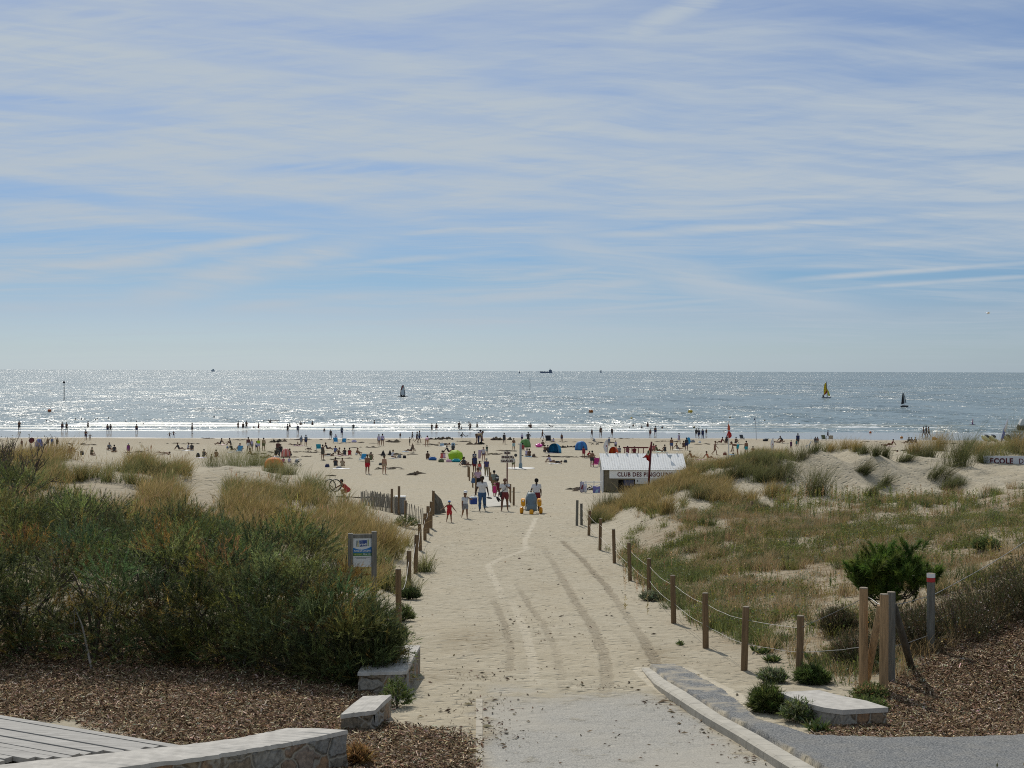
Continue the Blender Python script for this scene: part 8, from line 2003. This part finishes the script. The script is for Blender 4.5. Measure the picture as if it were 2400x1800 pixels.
SEAT = [(166, 1061, 'sit', 90, 't', [('swimsuit', 'brown')], 'k', 'right one of two bare sitters behind the dune grass on the left'), (160, 1064, 'sit', 60, 'f', [('swimsuit', 'tan')], 'n', 'left one of two bare sitters behind the dune grass on the left'), (214, 1068, 'sitx', 60, 't', [('tank', 'olive')], 'k', 'seated man in olive behind the pale sand hump'),
  (256, 1055, 'sitx', 30, 't', [('tee', 'grey')], 'k', 'left one of two sitters above the golden grass on the left'), (268, 1061, 'sitx', 200, 't', [('tank', 'char')], 'k', 'right one of two sitters above the golden grass on the left'), (420, 1056, 'sitback', 90, 'b', [('tee', 'char')], 'k', 'dark person sitting behind the one on the white towel on the left'),
  (440, 1055, 'sitx', 90, 't', [('tee', (.5, .5, .55))], 'k', 'person in white on a white towel on the left'), (449, 1056, 'sit', 180, 'b', [('tee', 'char')], 'k', 'small dark sitter right of the white towel on the left'), (386, 1066, 'lie', 90, 't', tr('tan'), 'k', 'person lying flat on the beige towel on the left'),
  (477, 1072, 'sit', 180, 't', [('swimsuit', 'char')], 'k', 'left one of two dark sitters seen from behind on the left'), (506, 1073, 'sit', 175, 'b', [('swimsuit', 'maroon')], 'k', 'right one of two dark sitters seen from behind on the left'), (516, 1043, 'sitback', -90, 'b', [('swimsuit', 'char')], 'k', 'person propped up near the water on the left'),
  (541, 1043, 'sit', -90, 'b', [('swimsuit', 'char')], 'k', 'sitter right of the propped up one near the water on the left'), (544, 1058, 'sitback', 60, 'b', [('tee', 'black')], 'k', 'person in black sitting left of the blue chair'), (556, 1060, 'crouch', 90, 't', [('tee', (.30, .05, .04))], 'k', 'person in red leaning beside the blue chair'),
  (590, 1070, 'sitback', 90, 't', tr('char'), 'k', 'tanned person leaning back, feet to the right, above the dune tuft'), (624, 1074, 'lieback', 90, 't', tr('char'), 'k', 'person lying with knees up left of the orange tent'), (664, 1086, 'sitx', 180, 't', [('tee', 'mag')], 'k', 'child in bright pink sitting right of the orange tent'),
  (678, 1086, 'sitx', 180, 't', [('tee', 'lav')], 'n', 'child in white sitting right of the one in bright pink'), (682, 1070, 'sit', 250, 't', tr('char'), 'k', 'sitter at the right edge of the coral shelter'), (646, 1069, 'sit', 180, 'b', [('tee', 'black')], 'k', 'dark sitter left of the adult in maroon'),
  (692, 1046, 'lie', 90, 'b', tr('char'), 'k', 'person lying on the pale towel in front of the blue couple'), (724, 1055, 'lie', 0, 'b', [('swimsuit', 'char')], 'k', 'person lying feet first below the blue couple'), (767, 1055, 'sitback', 90, 'b', [('swimsuit', 'char')], 'k', 'person reclining right of the teal chair'),
  (785, 1063, 'sit', 160, 't', [('tee', (.12, .16, .30))], 'n', 'sitter in a blue shirt right of the woman in dark dress'), (769, 1069, 'lie', 90, 't', [('swimsuit', 'char')], 'n', 'person lying left of the seated row in the middle'), (793, 1069, 'sitx', 90, 't', [('swimsuit', 'brown')], 'k', 'brown haired sitter, first of the seated row in the middle'),
  (808, 1068, 'sit', 200, 'b', [('swimsuit', 'char')], 'k', 'dark sitter, second of the seated row in the middle'), (819, 1068, 'sit', 190, 't', [('swimsuit', 'red')], 'k', 'sitter with a red top, third of the seated row in the middle'), (835, 1068, 'sit', 90, 't', [('shorts', 'white')], 'n', 'bare backed man in white shorts, last of the seated row in the middle'),
  (869, 1081, 'sit', 180, 't', [('swimsuit', 'olive')], 'k', 'sitter right of the bright blue chair'), (786, 1094, 'sit', 180, 't', [('swimsuit', 'char')], 'k', 'left one of the two sitters behind the grey heap of clothes'), (802, 1095, 'sit', 175, 't', [('swimsuit', 'tan')], 'n', 'right one of the two sitters behind the grey heap of clothes'),
  (919, 1074, 'sitx', 120, 't', [('tee', (.55, .55, .60))], 'n', 'seated woman in a white tee beside the black sunshade'), (1043, 1044, 'lie', 90, 't', [('swimsuit', 'char')], 'k', 'person lying between the two cool boxes'), (1062, 1058, 'sit', 180, 'b', [('tee', 'char')], 'k', 'dark sitter above the lime umbrella'),
  (1051, 1062, 'sitback', 90, 'b', [('tee', 'char')], 'k', 'dark sitter left above the lime umbrella'), (1035, 1076, 'sit', 160, 't', [('swimsuit', 'coral')], 'k', 'left one of two sitters left of the lime umbrella'), (1041, 1076, 'sit', 200, 't', [('swimsuit', 'lpink')], 'k', 'right one of two sitters left of the lime umbrella'),
  (1002, 1077, 'sit', 180, 'b', [('dress', 'brown')], 'k', 'brown haired sitter alone left of the heap of blue bags'), (1084, 1093, 'sit', 110, 'b', [('tee', (.10, .14, .20))], 'k', 'left one of the dark seated pair below the lime umbrella'), (1090, 1094, 'sitback', 110, 'b', [('tee', 'char')], 'k', 'right one of the dark seated pair below the lime umbrella'),
  (963, 1060, 'sitback', -90, 'b', [('tee', 'char')], 'k', 'dark person sitting right of the air mattress'), (1225, 1056, 'sit', 180, 't', [('tank', (.35, .06, .06))], 'k', 'sitter in red left of the seated pair near the shower'), (1234, 1070, 'sit', 160, 't', [('tee', 'lav')], 'k', 'left one of the seated pair near the shower, in a pale shirt'),
  (1241, 1071, 'sit', 190, 't', [('swimsuit', 'brown')], 'k', 'right one of the seated pair near the shower, bare backed'), (1291, 1087, 'sitback', 90, 't', [('tee', 'lav')], 'k', 'person in white lying propped up near the hut'), (1303, 1087, 'lie', 90, 'b', [('tee', 'black')], 'k', 'person in black lying right of the one in white near the hut'),
  (1276, 1061, 'sit', 150, 't', tr('char'), 'k', 'sitter left of the bright blue tent'), (1285, 1061, 'sit', 200, 'b', [('swimsuit', 'char')], 'k', 'dark sitter in the mouth of the bright blue tent'), (1297, 1037, 'sit', 180, 't', [('tee', 'lav')], 'k', 'child in white sitting at the waterline right of the black chair'),
  (1272, 1048, 'sit', 180, 'b', tr('brown'), 'k', 'brown sitter behind the bright pink ring'), (1377, 1074, 'crouch', 60, 't', [('tee', 'red')], 'k', 'child in red crouching next to the person in dark red'), (1471, 1064, 'sit', 180, 't', [('swimsuit', (.25, .08, .10))], 'k', 'left one of two sitters under the red climbing beam'),
  (1487, 1065, 'sit', 175, 't', [('tee', 'maroon')], 'k', 'right one of two sitters under the red climbing beam'), (1452, 1063, 'sit', 180, 't', [('tee', 'grey')], 'k', 'sitter right of the small orange and red tent'), (1541, 1060, 'sitback', 100, 't', [('tee', 'olive')], 'k', 'sitter in olive behind the hut roof, right of the flag'),
  (1559, 1060, 'sit', 200, 't', [('swimsuit', 'char')], 'k', 'dark sitter behind the hut roof, left of the man in blue shorts'), (1532, 1058, 'sitx', 180, 't', [('tee', (.45, .12, .12))], 'n', 'sitter in red right beside the flag behind the hut'), (1588, 1055, 'sitback', 120, 't', [('swimsuit', 'grey')], 'y', 'fair haired sitter on the white towel right of the man in blue shorts'),
  (1602, 1050, 'sit', 160, 't', [('swimsuit', 'brown')], 'n', 'sitter beside the man with the light blue board'), (1621, 1076, 'sitback', 90, 't', [('swimsuit', 'maroon')], 'k', 'woman lying propped up on the pale towel right of the hut'), (1660, 1077, 'sitback', 80, 't', [('swimsuit', 'red')], 'k', 'woman in red reclining by the red board'),
  (1632, 1098, 'lieback', 90, 't', tr('char'), 'k', 'person lying in the red inflatable boat'), (1703, 1040, 'sit', 170, 'b', [('tee', 'char')], 'k', 'dark sitter at the foot of the figure behind the mast'), (1724, 1040, 'sit', 150, 'b', tr('char'), 'k', 'small dark sitter right of the mast near the water'), (1690, 1040, 'sitback', -90, 'b', [('swimsuit', 'maroon')], 'k', 'dark sitter left of the mast near the water'),
  (1765, 1064, 'sitx', 180, 't', tr('char'), 'k', 'sitter with raised arms right of the man in teal shorts'), (1719, 1081, 'sit', 180, 't', [('tee', (.12, .18, .24))], 'k', 'sitter in grey-blue half hidden by grass at the foot of the mast'), (1826, 1038, 'lieback', 90, 't', tr('char'), 'n', 'person on all fours near the water, left one of a crouched pair'), (1834, 1039, 'crouch', -80, 'b', [('tee', 'char')], 'k', 'crouched dark person near the water, right one of a pair'),
  (2077, 1045, 'lieback', 90, 't', [('swimsuit', 'maroon')], 'k', 'left one of two people lying on the pink towel on the right'), (2090, 1045, 'sitback', -90, 't', [('swimsuit', 'maroon')], 'k', 'right one of two people on the pink towel on the right, arm raised'), (2127, 1040, 'sitback', -80, 'b', [('tee', 'char')], 'k', 'left one of the seated trio on the right'),
  (2137, 1040, 'sit', 180, 'b', [('tee', NV)], 'k', 'middle one of the seated trio on the right'), (2147, 1040, 'sit', 200, 't', [('tee', 'char')], 'k', 'right one of the seated trio on the right')]
for px, py, h, pose, rz, skin, cl, hair, label, g in PX:
 p = bhit(px, py); H = h * p.y / F * (1.75 if pose == 'bend' else 1.5 if pose == 'crouch' else 1.0)
 person(p, H, pose, label, skin, cl, hair, rz + rng.uniform(-12, 12))
for px, py, pose, rz, skin, cl, hair, label in SEAT:
 p = bhit(px, py); kid = 'child' in label
 person(p + Vector((0, 0, .02)), (1.15 if kid else 1.62) + rng.uniform(-.04, .06), pose, label, skin, cl, hair, rz + rng.uniform(-10, 10))
for px, py, h, vis, label in WADE:
 p = sea_at(px, py); H = h * p.y / F / vis
 pose = 'overhead' if 'board' in label else random.choice(['stand', 'stand2', 'walk', 'hips', 'carry'])
 person(p - Vector((0, 0, H * (1 - vis))), H, pose, label, 'b', tr(random.choice(['char', 'navy', 'maroon'])), 'k', rng.uniform(120, 240))
for px, py in SWIM:
 p = sea_at(px, py); H = 1.68
 person(p - Vector((0, 0, H * rng.uniform(.76, .84))), H, random.choice(['stand', 'stand2']), 'swimmer with only head and shoulders above the sea', 'b', (), 'k', rng.uniform(90, 270), 'swimmers in the sea')
for px, lab, pose, rz in ((2086, 'left one of two sitters in the hollow of the right dune', 'sitback', 100), (2106, 'right one of two sitters in the hollow of the right dune, by the bucket', 'sit', -60)):
 p = at(px, 1074, 80.5); p.z = CAMZ - (1075 - 869) * 80.5 / F
 p.z = max(p.z, hz(p.x, p.y))
 person(p, .95, pose, lab, 't', [('tee', 'char')], 'k', rz)
p = sea_at(645, 995); s = p.y / F; t = thing('surfboard', 'long dark board held up over the water by a wader', 'board', p + Vector((0, 0, 9 * s))); MB().sph((0, 0, 0), (11 * s, .3, .1), 12, 6).build('deck', cm('black'), t, True)
p = bhit(1612, 1048); s = p.y / F; t = thing('bodyboard', 'light blue board under the arm of the man in black', 'board', p + Vector((.1, 0, 0))); MB().sph((0, 0, 16 * s * .5 + .4), (.28, .06, .5), 12, 8).build('deck', cm('azure'), t, True)
def dog(px, py, L_, label, rz, sea=False, c='black'):
 p = sea_at(px, py) if sea else bhit(px, py); t = thing('dog', label, 'dog', p, R(rz)); k = L_ * p.y / F / .9
 m = MB()
 m.tube([(-.36 * k, 0, .40 * k), (-.2 * k, 0, .42 * k), (.05 * k, 0, .38 * k), (.26 * k, 0, .42 * k), (.38 * k, 0, .54 * k), (.46 * k, 0, .60 * k)], [.06 * k, .10 * k, .11 * k, .13 * k, .08 * k, .06 * k], 8)
 m.sph((.50 * k, 0, .62 * k), (.10 * k, .07 * k, .075 * k), 8, 6); m.tube([(.55 * k, 0, .61 * k), (.66 * k, 0, .58 * k)], [.045 * k, .03 * k], 6)
 for y in (-.07, .07):
  m.tube([(.26 * k, y * k, .38 * k), (.25 * k, y * k, .2 * k), (.28 * k, y * k, 0)], [.05 * k, .032 * k, .025 * k], 6); m.tube([(-.30 * k, y * k, .38 * k), (-.24 * k, y * k, .24 * k), (-.36 * k, y * k, .13 * k), (-.33 * k, y * k, 0)], [.06 * k, .045 * k, .025 * k, .025 * k], 6)
  m.tube([(.47 * k, y * k, .67 * k), (.45 * k, y * 1.3 * k, .76 * k)], [.03 * k, .008 * k], 5)
 m.tube([(-.38 * k, 0, .42 * k), (-.50 * k, 0, .55 * k), (-.55 * k, 0, .66 * k)], [.03 * k, .02 * k, .01 * k], 5)
 m = m.build('body', cm(c), t, True)
 mod = m.modifiers.new('r', 'REMESH'); mod.mode = 'VOXEL'; mod.voxel_size = .02 * k
dog(1093, 1025, 7, 'small black dog at the waterline beside the crouching person', 0); dog(1292, 1003, 10, 'dark dog splashing in the shallow surf right of the middle', 180, True); dog(1697, 1013, 6, 'small reddish dog on the wet sand left of the mast', 0, False, 'brown')
